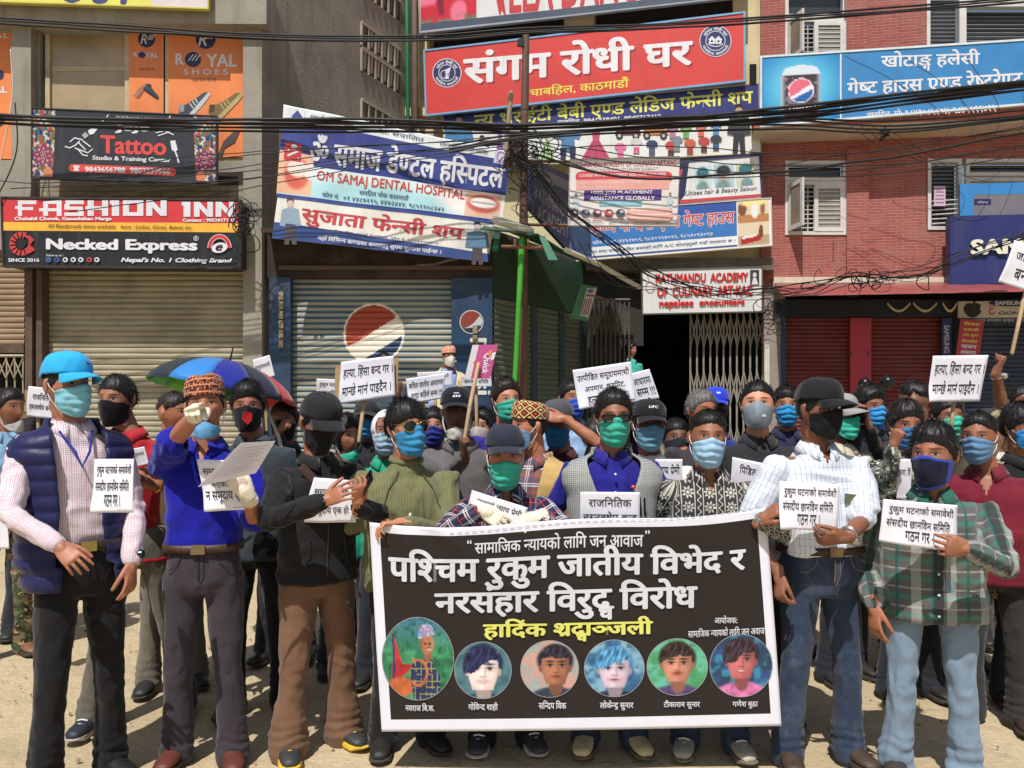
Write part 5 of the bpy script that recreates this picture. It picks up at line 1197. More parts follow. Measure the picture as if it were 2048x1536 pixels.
# ---- materials for skin, hair, cloth
def skin_mat():
    t = NT('human_skin'); hp = t.attr('face'); s = t.n('SeparateXYZ'); t.l(hp, s.inputs[0]); X, Y, Z = s.outputs
    oi = t.n('ObjectInfo').outputs['Color']; ax = t.math('ABSOLUTE', X)
    def ell(cx, cz, rx, rz, soft, sym=True, tilt=0):
        zz = t.math('SUBTRACT', Z, cz); xx = t.math('SUBTRACT', ax if sym else X, cx)
        if tilt: zz = t.math('SUBTRACT', zz, t.math('MULTIPLY', xx, tilt))
        a = t.math('DIVIDE', xx, rx); b = t.math('DIVIDE', zz, rz); d = t.math('SQRT', t.math('ADD', t.math('MULTIPLY', a, a), t.math('MULTIPLY', b, b)))
        m = t.n('MapRange'); m.interpolation_type = 'SMOOTHSTEP'; m.inputs[1].default_value = 1 - soft; m.inputs[2].default_value = 1 + soft; m.inputs[3].default_value = 1; m.inputs[4].default_value = 0; t.l(d, m.inputs[0]); return m.outputs[0]
    front = t.math('LESS_THAN', Y, -.03)
    def on(base, m, c, k=1.0): return t.mix(t.math('MULTIPLY', t.math('MULTIPLY', m, front), k), base, c)
    p = t.n('TexCoord').outputs['Object']
    col = t.mix(t.math('MULTIPLY', t.noise(30, 5, p, .7, ramp=(.35, .7)), .5), oi, t.mix(1, oi, (.72, .55, .48), 'MULTIPLY'))
    red = t.mix(1, oi, (1.0, .72, .66), 'MULTIPLY'); dk = (.012, .009, .008)
    col = on(col, ell(0, -.035, .022, .018, .6, False), red, .6); col = on(col, ell(.045, -.02, .026, .02, .7), red, .35)
    col = on(col, ell(0, -.063, .024, .0085, .3, False), t.mix(1, oi, (.82, .42, .40), 'MULTIPLY'), .8); col = on(col, ell(0, -.0625, .022, .0014, .4, False), dk, .8)
    col = on(col, ell(.031, .0125, .0185, .0092, .3), t.mix(1, oi, (.45, .34, .3), 'MULTIPLY'), .6)
    col = on(col, ell(.031, .011, .0135, .0040, .25), (.36, .32, .29)); col = on(col, ell(.0315, .0115, .0058, .0046, .25), dk); col = on(col, ell(.031, .0162, .0155, .0020, .4, tilt=-.05), dk, .9)
    col = on(col, ell(.033, .0325, .020, .0040, .55, tilt=-.06), dk, .75); col = on(col, ell(.0105, -.0435, .004, .0025, .5), dk, .7)
    t.b.inputs['Subsurface Weight'].default_value = .06; t.b.inputs['Subsurface Radius'].default_value = (.02, .008, .005); t.b.inputs['Subsurface Scale'].default_value = .3
    t.bump(t.math('ADD', t.noise(220, 3, p), t.math('MULTIPLY', t.noise(40, 4, p), .8)), .3, .003); return t.done(col, .48, .45)
M_SKIN = skin_mat()
def hair_mat(c=(20, 17, 16)):
    key = ('hair', c)
    if key not in _MC:
        t = NT('hair_strands'); p = t.n('TexCoord').outputs['Object']; sc = t.n('Mapping'); sc.inputs['Scale'].default_value = (90, 90, 22); t.l(p, sc.inputs[0])
        n = t.noise(1, 3, sc.outputs[0], .7, ramp=(.35, .7)); t.bump(n, .4, .003); _MC[key] = t.done(t.mix(n, mul(lin(c), .7), mul(lin(c), 2.6)), .46, .4)
    return _MC[key]
def cloth(name, c, pat=None, rough=.85, bump=.25, scale=260, sheen=.15, fade=.12):
    """woven cloth; pat(t, u, v, base) -> colour, u across and v along the garment in metres"""
    key = ('cloth', name, str(c), pat.__name__ if pat else '')
    if key in _MC: return _MC[key]
    t = NT(name); s = t.n('SeparateXYZ'); t.l(t.attr('weave'), s.inputs[0]); u, v = s.outputs[0], s.outputs[1]; c = lin(c); p = t.n('TexCoord').outputs['Object']
    col = t.mix(t.noise(5, 4, p, .6, ramp=(.3, .7)), mul(c, 1 - fade), mul(c, 1 + fade))
    if pat: col = pat(t, u, v, col)
    rg = lambda q: t.math('ABSOLUTE', t.math('SUBTRACT', q, .5)); wp = t.n('MixRGB', blend_type='ADD'); wp.inputs[0].default_value = .12; nn = t.n('TexNoise'); nn.inputs['Scale'].default_value = 6; st_ = t.n('Mapping'); st_.inputs['Scale'].default_value = (1, 1, .42); t.l(p, st_.inputs[0]); t.l(st_.outputs[0], nn.inputs[0]); t.l(st_.outputs[0], wp.inputs[1]); t.l(nn.outputs['Color'], wp.inputs[2])
    cr = t.math('ADD', rg(t.noise(7, 2, wp.outputs[0])), t.math('MULTIPLY', rg(t.noise(17, 2, wp.outputs[0])), .5))
    wv = t.math('ADD', t.math('MULTIPLY', t.noise(scale, 2, p), .05), t.math('MULTIPLY', cr, -1.6)); t.bump(wv, min(1, bump * 1.7), .022)
    t.b.inputs['Sheen Weight'].default_value = sheen; _MC[key] = t.done(col, rough, .2); return _MC[key]
def stripe(t, a, period, width, off=0.0):
    """1 inside a stripe of this width, 0 elsewhere"""
    return t.math('LESS_THAN', t.math('MODULO', t.math('ADD', a, 50.0 + off), period), width)
def pat_check(t, u, v, b):
    g = lin((96, 108, 128)); return t.mix(t.math('MULTIPLY', stripe(t, v, .03, .0018), .5), t.mix(t.math('MULTIPLY', stripe(t, u, .019, .0022), .6), b, g), g)
def pat_tatter(t, u, v, b):
    r, n = lin((196, 110, 116)), lin((110, 118, 160)); b = t.mix(t.math('MULTIPLY', stripe(t, u, .017, .0035), .6), b, r); b = t.mix(t.math('MULTIPLY', stripe(t, u, .017, .0025, .008), .5), b, n)
    b = t.mix(t.math('MULTIPLY', stripe(t, v, .017, .003), .45), b, r); return t.mix(t.math('MULTIPLY', stripe(t, v, .017, .0025, .008), .4), b, n)
def pat_plaid(t, u, v, b):
    w_, r, l = lin((214, 210, 214)), lin((196, 66, 60)), lin((60, 70, 104))
    for a in (u, v):
        b = t.mix(t.math('MULTIPLY', stripe(t, a, .085, .034), .45), b, l); b = t.mix(t.math('MULTIPLY', stripe(t, a, .085, .006, .0), .7), b, w_); b = t.mix(t.math('MULTIPLY', stripe(t, a, .085, .006, .012), .7), b, w_); b = t.mix(t.math('MULTIPLY', stripe(t, a, .085, .004, .045), .85), b, r)
    return b
def pat_green(t, u, v, b):
    g, w_, d = lin((50, 128, 110)), lin((196, 196, 190)), lin((44, 46, 48)); p = t.n('TexCoord').outputs['Object']
    b = t.mix(t.math('MULTIPLY', stripe(t, v, .075, .018), .6), b, g); b = t.mix(t.math('MULTIPLY', stripe(t, v, .075, .008, .035), .35), b, w_); b = t.mix(t.math('MULTIPLY', stripe(t, u, .13, .036, .02), .35), b, w_); b = t.mix(t.math('MULTIPLY', stripe(t, u, .13, .012, .075), .8), b, lin((30, 92, 88)))
    return t.mix(t.math('MULTIPLY', t.math('LESS_THAN', t.math('ABSOLUTE', u), .017), .8), b, d)
def pat_floral(t, u, v, b):
    w_ = lin((198, 194, 182)); m = t.math('MODULO', t.math('ADD', u, 50.0), .092); band = t.math('LESS_THAN', m, .05)
    vx = t.n('CombineXYZ'); t.l(t.math('MULTIPLY', t.math('SUBTRACT', m, .025), 26), vx.inputs[0]); mv = t.math('SUBTRACT', t.math('MODULO', t.math('ADD', v, 50.0), .062), .031); t.l(t.math('MULTIPLY', mv, 26), vx.inputs[1])
    L = t.n('VectorMath', operation='LENGTH'); t.l(vx.outputs[0], L.inputs[0]); r = L.outputs['Value']; an = t.math('ARCTAN2', t.math('SUBTRACT', m, .025), mv)
    pet = t.math('LESS_THAN', r, t.math('ADD', .52, t.math('MULTIPLY', t.math('SINE', t.math('MULTIPLY', an, 8)), .16))); hole = t.math('LESS_THAN', t.math('ABSOLUTE', t.math('SUBTRACT', r, .26)), .06)
    f = t.math('MULTIPLY', t.math('SUBTRACT', pet, t.math('MULTIPLY', pet, hole)), band); b = t.mix(t.math('MULTIPLY', f, .85), b, w_)
    zig = t.math('LESS_THAN', t.math('ABSOLUTE', t.math('SUBTRACT', t.math('SUBTRACT', m, .071), t.math('MULTIPLY', t.math('SINE', t.math('MULTIPLY', v, 190)), .007))), .0028)
    b = t.mix(t.math('MULTIPLY', zig, .85), b, w_)
    for o in (.052, .088): b = t.mix(t.math('MULTIPLY', t.math('LESS_THAN', t.math('ABSOLUTE', t.math('SUBTRACT', m, o)), .0022), .85), b, w_)
    return b
def pat_houndstooth(t, u, v, b):
    g = lin((84, 90, 92)); return t.mix(t.math('MULTIPLY', stripe(t, v, .008, .0034), .5), t.mix(t.math('MULTIPLY', stripe(t, u, .008, .0034), .5), b, g), g)
def pat_fine(t, u, v, b):
    g = lin((44, 38, 46)); return t.mix(t.math('MULTIPLY', stripe(t, v, .009, .003), .25), t.mix(t.math('MULTIPLY', stripe(t, u, .009, .003), .25), b, g), g)
def pat_rib(t, u, v, b): return t.mix(t.math('MULTIPLY', stripe(t, u, .012, .004), .35), b, (.05, .05, .03))
def pat_stripe(t, u, v, b): return t.mix(t.math('MULTIPLY', stripe(t, u, .012, .004), .45), b, lin((140, 110, 84)))
def pat_camo(t, u, v, b):
    vx = t.n('CombineXYZ'); t.l(u, vx.inputs[0]); t.l(v, vx.inputs[1])
    for sc, c, th in ((16, (60, 66, 58), .5), (22, (34, 36, 36), .56), (26, (196, 192, 178), .6)):
        b = t.mix(t.math('GREATER_THAN', t.noise(sc, 2, vx.outputs[0]), th), b, lin(c))
    return b
def pat_camo2(t, u, v, b):
    vx = t.n('CombineXYZ'); t.l(u, vx.inputs[0]); t.l(v, vx.inputs[1])
    for sc, c, th in ((14, (60, 80, 50), .5), (18, (50, 40, 30), .56), (22, (176, 140, 96), .6)): b = t.mix(t.math('GREATER_THAN', t.noise(sc, 2, vx.outputs[0]), th), b, lin(c))
    return b
def pat_denim(t, u, v, b):
    p = t.n('TexCoord').outputs['Object']; return t.mix(t.math('MULTIPLY', t.noise(6, 6, p, .75, ramp=(.5, .85)), .4), b, lin((128, 144, 166)))
def pat_dhaka(t, u, v, b):
    d1 = t.math('ABSOLUTE', t.math('SUBTRACT', t.math('MODULO', t.math('ADD', u, 50.0), .046), .023)); d2 = t.math('ABSOLUTE', t.math('SUBTRACT', t.math('MODULO', t.math('ADD', v, 50.0), .046), .023)); d = t.math('ADD', d1, d2)
    b = t.mix(t.math('LESS_THAN', t.math('MODULO', d, .018), .008), b, lin((222, 180, 120))); return t.mix(t.math('LESS_THAN', d, .008), b, lin((206, 70, 50)))
def pat_dhaka_red(t, u, v, b):
    b = t.mix(t.math('MULTIPLY', stripe(t, v, .028, .006), .8), b, lin((214, 150, 110))); vx = t.n('CombineXYZ'); t.l(u, vx.inputs[0]); t.l(v, vx.inputs[1]); return t.mix(t.math('GREATER_THAN', t.noise(120, 2, vx.outputs[0]), .56), b, lin((226, 140, 96)))
# ---- the person
def ik(s, h, l1, l2, pole):
    d = h - s; L = d.length; mx = (l1 + l2) * .998
    if L > mx: h = s + d * (mx / L); d = h - s; L = mx
    a = (l1*l1 - l2*l2 + L*L) / (2*L); hh = math.sqrt(max(l1*l1 - a*a, 1e-6)); n = d.normalized(); q = pole - n * pole.dot(n)
    q = q.normalized() if q.length > 1e-5 else n.orthogonal().normalized(); return s + n*a + q*hh, h
def seg_coords(V, segs):
    """nearest bone of each vertex: -> index, t along, signed angle*radius"""
    best = np.full(len(V), 1e9); idx = np.zeros(len(V), int); tt = np.zeros(len(V)); ang = np.zeros(len(V)); rad = np.zeros(len(V))
    for k, (a, b, w_) in enumerate(segs):
        a, b = np.array(a), np.array(b); d = b - a; L = np.linalg.norm(d); d = d / L; t = np.clip((V - a) @ d, 0, L); q = V - a - t[:, None] * d; r = np.linalg.norm(q, axis=1); m = r / w_ < best
        x = np.cross(d, [0, 1, 0]); x = x / (np.linalg.norm(x) + 1e-9); y = np.cross(d, x); an = np.arctan2(q @ x, q @ y)
        best[m] = (r / w_)[m]; idx[m] = k; tt[m] = t[m]; ang[m] = an[m]; rad[m] = r[m]
    return idx, tt, ang, rad
class Person:
    def __init__(s, label, x, d, top, feet=None, yaw=0, head=(0, 0, 0), hx=None, lean=0, H=None, sw=1.0, fat=1.0, skin=(140, 92, 68), vox=.006, ground=0.0, group=None, face=None, hs=1.0, stance=.11, step=0.0, hat=0.0, pos=None, twist=0):
        """x = photo column of the hips, d = metres from the lens, top = photo row of the crown (hat excluded by `hat` metres)"""
        s.d = d; s.o = Vector(((x - CX) / F * d, d, ground)); s.vox = vox; s.skin = tuple(min(.8, a * b) for a, b in zip(lin(skin), (1.42, 1.6, 1.74)))
        ztop = CZ - (top - HY) / F * d - ground - hat; s.H = H or ztop; H = s.H; s.k = H / 1.70; k = s.k
        s.M = Matrix.Rotation(R(yaw), 4, 'Z'); s.yaw = yaw; s.lean = lean
        s.root = None; s.label = label; s.group = group
        s.hip = .525 * H; s.shz = ztop - .292 - .012 * k; s.sw = .172 * sw * (.5 + .5 * k); s.fat = fat
        s.B = Matrix.Translation((0, 0, s.hip)) @ Matrix.Rotation(R(lean), 4, 'X') @ Matrix.Rotation(R(twist), 4, 'Z') @ Matrix.Translation((0, 0, -s.hip))   # upper body
        hc = s.B @ Vector((0, -.012, H - .118))
        side = 0
        if hx is not None:
            wx = (hx - CX) / F * d - s.o.x; side = wx     # world sideways offset of the head
        inv = s.M.inverted(); off = inv.to_3x3() @ Vector((side, 0, 0))
        s.sh_off = off * .55; s.hc = Vector((hc.x + off.x, hc.y + off.y, H - .118 if H is None else hc.z))
        s.hc.z = ztop - .118 if not H or True else s.hc.z
        yw, pt, rl = head
        s.Hm = Matrix.Translation(s.hc) @ Matrix.Rotation(R(yw), 4, 'Z') @ Matrix.Rotation(R(pt), 4, 'X') @ Matrix.Rotation(R(rl), 4, 'Y') @ Matrix.Scale(hs, 4)
        s.headparts = head_mesh(face); s.stance = stance; s.step = step; s.arms = {}; s.later = []
    def loc(s, px, py, dy=0):                         # a photo point, dy metres nearer than the person -> local
        p = P(px, py, s.d - dy) - s.o; return s.M.inverted() @ p
    def U(s, p): return s.B @ Vector(p) + s.sh_off
    def arm(s, side, hand, dy=.2, pole=(0, .4, -1), pose='relaxed', palm=None, fdir=None, glove=False, world=None, l=1.0):
        """side 'R' is the person's right = local -X; hand = photo point of the wrist/palm"""
        sg = -1 if side == 'R' else 1; sh = s.U((sg * s.sw, .008, s.shz - .062)); k = .5 + .5 * s.k; l1, l2 = .285 * k * l, .245 * k * l
        if hand is None: h = sh + Vector((sg * .05, -.06, -.52 * k))
        else: h = s.loc(*hand, dy)
        pl = Vector((pole[0] * sg, pole[1], pole[2])); el, h = ik(sh, h, l1, l2, pl); fd = (h - el).normalized()
        if fdir is not None: fd = (s.M.inverted().to_3x3() @ Vector(fdir)).normalized()
        pm = s.M.inverted().to_3x3() @ Vector(palm) if palm else (Vector((-sg, .25, 0)) if hand is None else Vector((0, .3, -1)))
        s.arms[side] = dict(sh=sh, el=el, wr=h, fd=fd, pm=pm, pose=pose, glove=glove)
    def build(s):
        for sd_ in 'RL':
            if sd_ not in s.arms: s.arm(sd_, None)
        H, k = s.H, s.k; U = s.U; parts = [([s.Hm @ Vector(v) for v in V], f) for V, f in s.headparts]
        nb = s.U((0, .02, s.shz - .05)); parts.append(tube([nb, s.U((0, .012, s.shz + .03)), s.Hm @ Vector((0, .022, -.07)), s.Hm @ Vector((0, .02, -.02))], [(.062, .075), (.054, .058), (.053, .053), (.05, .05)], 16, up=(0, -1, 0)))
        tr = [(z, rx * s.sw / .172 * .8, ry * .78) for z, rx, ry in ((s.hip - .04, .15, .10), (s.hip + .1, .145, .095), (s.shz - .25, .16, .10), (s.shz - .1, .165, .105), (s.shz - .06, .14, .085), (s.shz - .01, .08, .06))]
        V, f = rings([(0, 0, z, a, b) for z, a, b in tr], 20); parts.append(([U(v) for v in V], f))
        for sd_, a in s.arms.items():
            sg = -1 if sd_ == 'R' else 1; sc = U((sg * .06, .01, s.shz - .06)); fl = a['wr'] - a['el']
            parts.append(tube([sc, a['sh'], a['sh'].lerp(a['el'], .5), a['el'], a['el'] + fl * .35, a['wr'] - fl * .08], [.045, .047, .041, .034, .036, .025], 12))
            hp = orient(hand_parts(**HAND[a['pose']]), a['wr'], a['fd'], a['pm'], sd_ == 'L'); parts += hp
            parts.append(tube([a['wr'] - fl * .1, a['wr'], a['wr'] + a['fd'] * .02], [.026, .025, .024], 10))
            if a['glove']:
                s.later.append(('glove', orient(hand_parts(**HAND[a['pose']], fat=1.1), a['wr'], a['fd'], a['pm'], sd_ == 'L') + [tube([a['wr'] - fl * .13, a['wr'], a['wr'] + a['fd'] * .03], [.036, .031, .03], 12)]))
        leg = []
        for sg in (-1, 1): leg.append(tube([Vector((sg*.08, 0, s.hip)), Vector((sg*s.stance, sg*s.step, .08))], [.05, .035], 8))
        parts += leg
        V, Fc, E = fuse(parts, s.vox, 2)
        inv = np.array(s.Hm.inverted()); hp = (np.c_[V, np.ones(len(V))] @ inv.T)[:, :3]; hp[(hp[:, 2] < -.125)] = (0, 1, 0)
        s.root = obj_np('person', V, Fc, M_SKIN, None, {'face': hp}); s.root.matrix_world = Matrix.Translation(s.o) @ s.M; s.root.color = (*s.skin, 1)
        tag(s.root, s.label, 'person', s.group)
        for nm, ps in s.later:
            V, Fc, E = fuse(ps, .0036, 2); N = vnormals(V, Fc); obj_np(nm, V + N * .0015, Fc, cloth('latex_glove', (222, 212, 192), rough=.6, bump=.3, scale=90), s.root, {'weave': V})
        return s
    # ---------------- clothes
    def folds(s, V, Fc, segs, amp, seed, joint=True):
        idx, t, an, r = seg_coords(V, segs); N = vnormals(V, Fc); L = np.array([(Vector(b) - Vector(a)).length for a, b, w_ in segs])[idx]
        q = np.c_[np.cos(an) * 1.2 + idx * 3.1, np.sin(an) * 1.2, t * 9]; q2 = np.c_[V[:, 0] * 7, V[:, 1] * 7, V[:, 2] * 9]
        rid = 1 - np.abs(vn(q2 + vn(q2, .7, seed + 5)[:, None] * 1.4, 1, seed)) * 2.4; n2 = 1 - np.abs(vn(q, 1.7, seed + 2)) * 2.0
        e = np.minimum(t, L - t) / .12; jn = np.exp(-e * e) if joint else 0
        d = amp * (.55 * rid + .45 * n2 * (.5 + jn)); V = V + N * (d - amp * .3)[:, None]; return V, idx, t, an, r
    def shirt(s, name, mat, sleeve='long', hem=None, amp=.011, loose=1.0, vox=.0095, vneck=0, untuck=True, seed=1, collar=True, ccol=None, closed=True, cuff=.93, hood=False):
        k = s.k; z0 = hem if hem is not None else s.hip - (.10 if untuck else -.02); f = s.fat; w = s.sw / .172; B = lambda x: x * loose
        R_ = [(0, 0, z0, B(.166)*w*f**.5, B(.118)*f), (0, 0, s.hip + .06, B(.157)*w*f**.5, B(.113)*f), (0, -.006*f, s.hip + .17, B(.156)*w*f**.5, B(.115)*f), (0, -.004, s.shz - .26, B(.162)*w, B(.118)*f**.6), (0, 0, s.shz - .17, B(.168)*w, B(.12)), (0, .004, s.shz - .105, B(.166)*w, B(.112)), (0, .008, s.shz - .062, B(.150)*w, B(.098)), (0, .01, s.shz - .028, .118*w, .086), (0, .012, s.shz - .002, .086, .076), (0, .012, s.shz + .022, .068, .066), (0, .012, s.shz + .036, .062, .060)]
        V, fc = rings(R_, 32, 2.4); V = [s.U(v) if v.z > s.hip else Vector((v.x + s.sh_off.x * max(0, (v.z - z0) / (s.hip - z0 + 1e-6)) * .0, v.y, v.z)) for v in V]; parts = [(V, fc)]
        for sd_, a in s.arms.items():
            sg = -1 if sd_ == 'R' else 1; sc = s.U((sg * .08, .01, s.shz - .075)); sh, el, wr = a['sh'], a['el'], a['wr']
            if sleeve == 'long': pts, rr = [sc, sh, sh.lerp(el, .45), el, el.lerp(wr, .45), el.lerp(wr, cuff)], [.056, .061, .056, .047, .044, .037]
            elif sleeve == 'short': pts, rr = [sc, sh + Vector((0, 0, -.005)), sh.lerp(el, .5), sh.lerp(el, .88)], [.058, .066, .068, .067]
            elif sleeve == 'rolled': pts, rr = [sc, sh, sh.lerp(el, .5), el, el.lerp(wr, .35)], [.058, .065, .062, .055, .052]
            else: continue
            parts.append(tube(pts, [q * loose * (.8 + .2 * k) for q in rr], 16))
        V, Fc, E = fuse(parts, vox, 5)
        segs = [((0, 0, z0), tuple(s.U((0, 0, s.shz))), 1.7)]
        for a in s.arms.values():
            if sleeve: segs += [(tuple(a['sh']), tuple(a['el']), .75), (tuple(a['el']), tuple(a['wr']), .62)]
        V, idx, t, an, r = s.folds(V, Fc, segs, amp, seed); V = smooth_v(V, E, 1, .4)
        wv = np.c_[V[:, 0], V[:, 2], 0 * r]; m = idx > 0; wv[m, 0] = an[m] * .06; wv[m, 1] = t[m] + .31 * (idx[m] % 2 == 0)
        if vneck:
            nz = s.U((0, 0, s.shz + .04)); c = np.array([V[list(q)].mean(0) for q in Fc]); cx = c[:, 0] - nz.x; ok = ~((c[:, 1] < nz.y - .01) & (np.abs(cx) < (c[:, 2] - (nz.z - vneck)) * .42) & (c[:, 2] > nz.z - vneck)); Fc = [q for q, o in zip(Fc, ok) if o]
        o = obj_np(name, V, Fc, mat, s.root, {'weave': wv}); s.shirt_o = o
        if collar: s.collar(ccol or mat)
        return o
    def collar(s, mat, h=.042, open_=.32):
        V, Fc = [], []; n = 26; c0 = s.U((0, .012, s.shz + .032))
        for j in range(3):
            for i in range(n + 1):
                a = math.pi * (1 + (2*i/n - 1) * (1 - open_/math.pi/1.0)); a = math.pi/2 + (2*i/n - 1) * (math.pi - open_); fr = abs(2*i/n - 1)
                rr = (.060, .066, .088)[j] + (.012 * fr ** 3 if j == 2 else 0); z = (-.006, .026 - .012*fr, -.018 - .030*fr**4)[j]
                V.append((c0.x + rr * math.cos(a) * 1.06, c0.y + rr * math.sin(a) * (1.0 if j < 2 else 1.05), c0.z + z - .016*fr**2))
        for j in range(2):
            for i in range(n): a = j*(n+1)+i; Fc.append((a, a+1, a+n+2, a+n+1))
        o = obj_np('collar', np.array(V), Fc, mat, s.root, {'weave': np.array(V)}); m = o.modifiers.new('solid', 'SOLIDIFY'); m.thickness = .004; return o
    def vest(s, name, mat, gap=.05, hem=None, quilt=0, loose=1.1, stand=True, pockets=False, seed=4, lap=0, gap_bot=None):
        """sleeveless open-front layer"""
        z0 = hem if hem is not None else s.hip - .08; w = s.sw / .172; f = s.fat; n, m = 72, 64; V, Fc = [], []; zt = s.shz + .03
        keys = [(z0, .174*f**.5, .126*f), (s.hip + .1, .166*f**.5, .122*f), (s.shz - .26, .172, .125*f**.6), (s.shz - .17, .178, .128), (s.shz - .105, .200, .126), (s.shz - .062, .200, .114), (s.shz - .024, .170, .104), (s.shz + .002, .104, .09), (s.shz + .022, .078, .075), (s.shz + .05, .074, .073)]
        for j in range(m + 1):
            z = z0 + (keys[-1][0] - z0) * j / m
            i_ = max(q for q in range(len(keys) - 1) if keys[q][0] <= z + 1e-9); a, b = keys[i_], keys[i_+1]; t = min(1, (z - a[0]) / (b[0] - a[0])); t = t*t*(3-2*t)*.4 + t*.6; rx = (a[1] + (b[1]-a[1])*t) * w * loose; ry = (a[2] + (b[2]-a[2])*t) * loose
            g = gap + (((gap_bot if gap_bot is not None else gap) - gap) * (1 - j/m)); a0 = math.asin(min(.95, max(.004, g + (lap * max(0, j/m - .45) if lap else 0)) / rx))
            for i in range(n + 1):
                an = -math.pi/2 + a0 + (2*math.pi - 2*a0) * i / n; c, q = math.cos(an), math.sin(an); r = 1
                p = Vector((rx * math.copysign(abs(c)**.83, c), ry * math.copysign(abs(q)**.83, q) + .006, z)); dd = 0
                if quilt: dd = .012 * abs(math.sin(math.pi * (z - z0) / quilt)) ** .5 - .004
                p = p + Vector((c, q, 0)) * dd; V.append(s.U(p) if z > s.hip else p)
        V = np.array([tuple(v) for v in V]); V = V + (vn(V, 9, seed) * (.006 if quilt else .005))[:, None] * np.c_[np.sign(V[:, 0]) * .3, np.sign(V[:, 1]), 0*V[:, 0]]
        if quilt: V[:, 1] += vn(V, 34, seed + 3) * .003
        for j in range(m):
            for i in range(n):
                a = j*(n+1)+i; z = z0 + (keys[-1][0] - z0) * (j + .5) / m; an = -math.pi/2 + 2*math.pi * (i + .5) / n
                Fc.append((a, a+1, a+n+2, a+n+1))
        o = obj_np(name, V, Fc, mat, s.root, {'weave': np.c_[V[:, 0], V[:, 2], 0*V[:, 0]]}); md = o.modifiers.new('solid', 'SOLIDIFY'); md.thickness = .012; md.offset = 1; return o
    def trousers(s, name, mat, amp=.006, loose=1.0, vox=.0095, seed=2, top=None, cuff=.062, vshow=True, knee=0.0):
        zt = top or s.hip + .07; f = s.fat; w = s.sw / .172 * .97
        R_ = [(0, 0, zt, .143*w*f**.5, .106*f), (0, 0, s.hip, .156*w*f**.3, .118*f), (0, .004, s.hip - .08, .163*w, .12), (0, .006, s.hip - .13, .15*w, .106)]; parts = [rings(R_, 28)]; s.feet = []; segs = [((0, 0, zt), (0, 0, s.hip - .1), 1.6)]
        for sg in (-1, 1):
            st = s.step * sg; h = Vector((sg*.084*w, .004, s.hip - .06)); kn = Vector((sg*(.5*s.stance + .045), -.015 - knee + st * .5, s.H * .275)); an = Vector((sg*s.stance, .02 + st, .10)); lo = Vector((sg*s.stance, .012 + st, .035)); s.feet.append((sg, an))
            parts.append(tube([h, h.lerp(kn, .5), kn, kn.lerp(an, .5), an, lo], [(.092*loose, .082*loose), (.079*loose, .074*loose), (.061*loose, .058*loose), (.058*loose, .057*loose), (cuff*loose, (cuff + .004)*loose), (cuff*loose*1.02, (cuff + .01)*loose)], 18, up=(0, -1, 0)))
            segs += [(tuple(h), tuple(kn), .85), (tuple(kn), tuple(an), .72)]
        V, Fc, E = fuse(parts, vox, 5); V, idx, t, an, r = s.folds(V, Fc, segs, amp, seed); zz = V[:, 2]; N = vnormals(V, Fc)
        st = np.exp(-((zz - .10) / .07) ** 2) * .004 * np.sin(zz * 150 + 2.5 * vn(V, 8, seed) * 2); V = V + N * st[:, None]; V = smooth_v(V, E, 1, .4)
        wv = np.c_[V[:, 0], V[:, 2], 0 * zz]; s.tr_o = obj_np(name, V, Fc, mat, s.root, {'weave': wv}); return s.tr_o
    def belt(s, c=(70, 48, 38), buckle=(150, 120, 70), z=None):
        z = z or s.hip + .075; f = s.fat; w = s.sw / .172; mb = MB(); rx, ry = .155*w*f**.5 + .006, .114*f + .006; n = 48; V = []
        for dz, o in ((-.017, 0), (-.017, .005), (.017, .005), (.017, 0)):
            for i in range(n): a = 2*math.pi*i/n; c_, q = math.cos(a), math.sin(a); V.append(((rx + o)*math.copysign(abs(c_)**.86, c_), (ry + o)*math.copysign(abs(q)**.86, q), z + dz))
        Fc = [(j*n+i, j*n+(i+1) % n, ((j+1) % 4)*n+(i+1) % n, ((j+1) % 4)*n+i) for j in range(4) for i in range(n)]
        o = obj_np('belt', np.array(V), Fc, plain('belt_leather', c, .45, .2, 30, bump=.3), s.root)
        mb = MB(); y = -(ry + .012); mb.add([(x, yy, zz) for yy in (y, y + .014) for x, zz in ((-.028, z-.02), (.028, z-.02), (.028, z+.02), (-.028, z+.02))], [(0, 1, 2, 3), (7, 6, 5, 4), (0, 4, 5, 1), (1, 5, 6, 2), (2, 6, 7, 3), (3, 7, 4, 0)], plain('buckle_metal', buckle, .35, .1, metal=.8)); b = mb.build('buckle'); b.parent = o
    def shoes(s, c=(40, 38, 38), sole=(60, 56, 52), accent=None, L=.27, yaws=(-12, 12), lace=None):
        for (sg, an), yw in zip(s.feet, yaws):
            up = [(-.085, .030, .05, .0), (-.075, .036, .085, .0), (-.03, .038, .095, 0), (.02, .041, .075, 0), (.07, .045, .056, 0), (.12, .046, .046, 0), (.155, .038, .038, 0), (.175, .02, .026, 0)]; V, Fc = [], []; n = 18; M = Matrix.Translation((an.x, an.y - .0, 0)) @ Matrix.Rotation(R(yw), 4, 'Z'); kk = L / .27
            for y, w_, h, _ in up:
                for i in range(n):
                    a = 2*math.pi*i/n; z = .018 + h * .5 + h * .5 * math.sin(a); x = w_ * math.cos(a) * (1 if math.sin(a) < .2 else .8 + .2*math.cos(a)**2); z = max(z, .016); V.append(M @ Vector((x, -y * kk, z)))
            for j in range(len(up)-1):
                for i in range(n): a = j*n+i; b = j*n+(i+1) % n; Fc.append((a, b, b+n, a+n))
            Fc.append(tuple(range(n-1, -1, -1))); Fc.append(tuple(range((len(up)-1)*n, len(up)*n)))
            o = obj_np('shoe', np.array(V), Fc, plain('shoe_upper', c, .5, .15, 25, bump=.25, bscale=120), s.root)
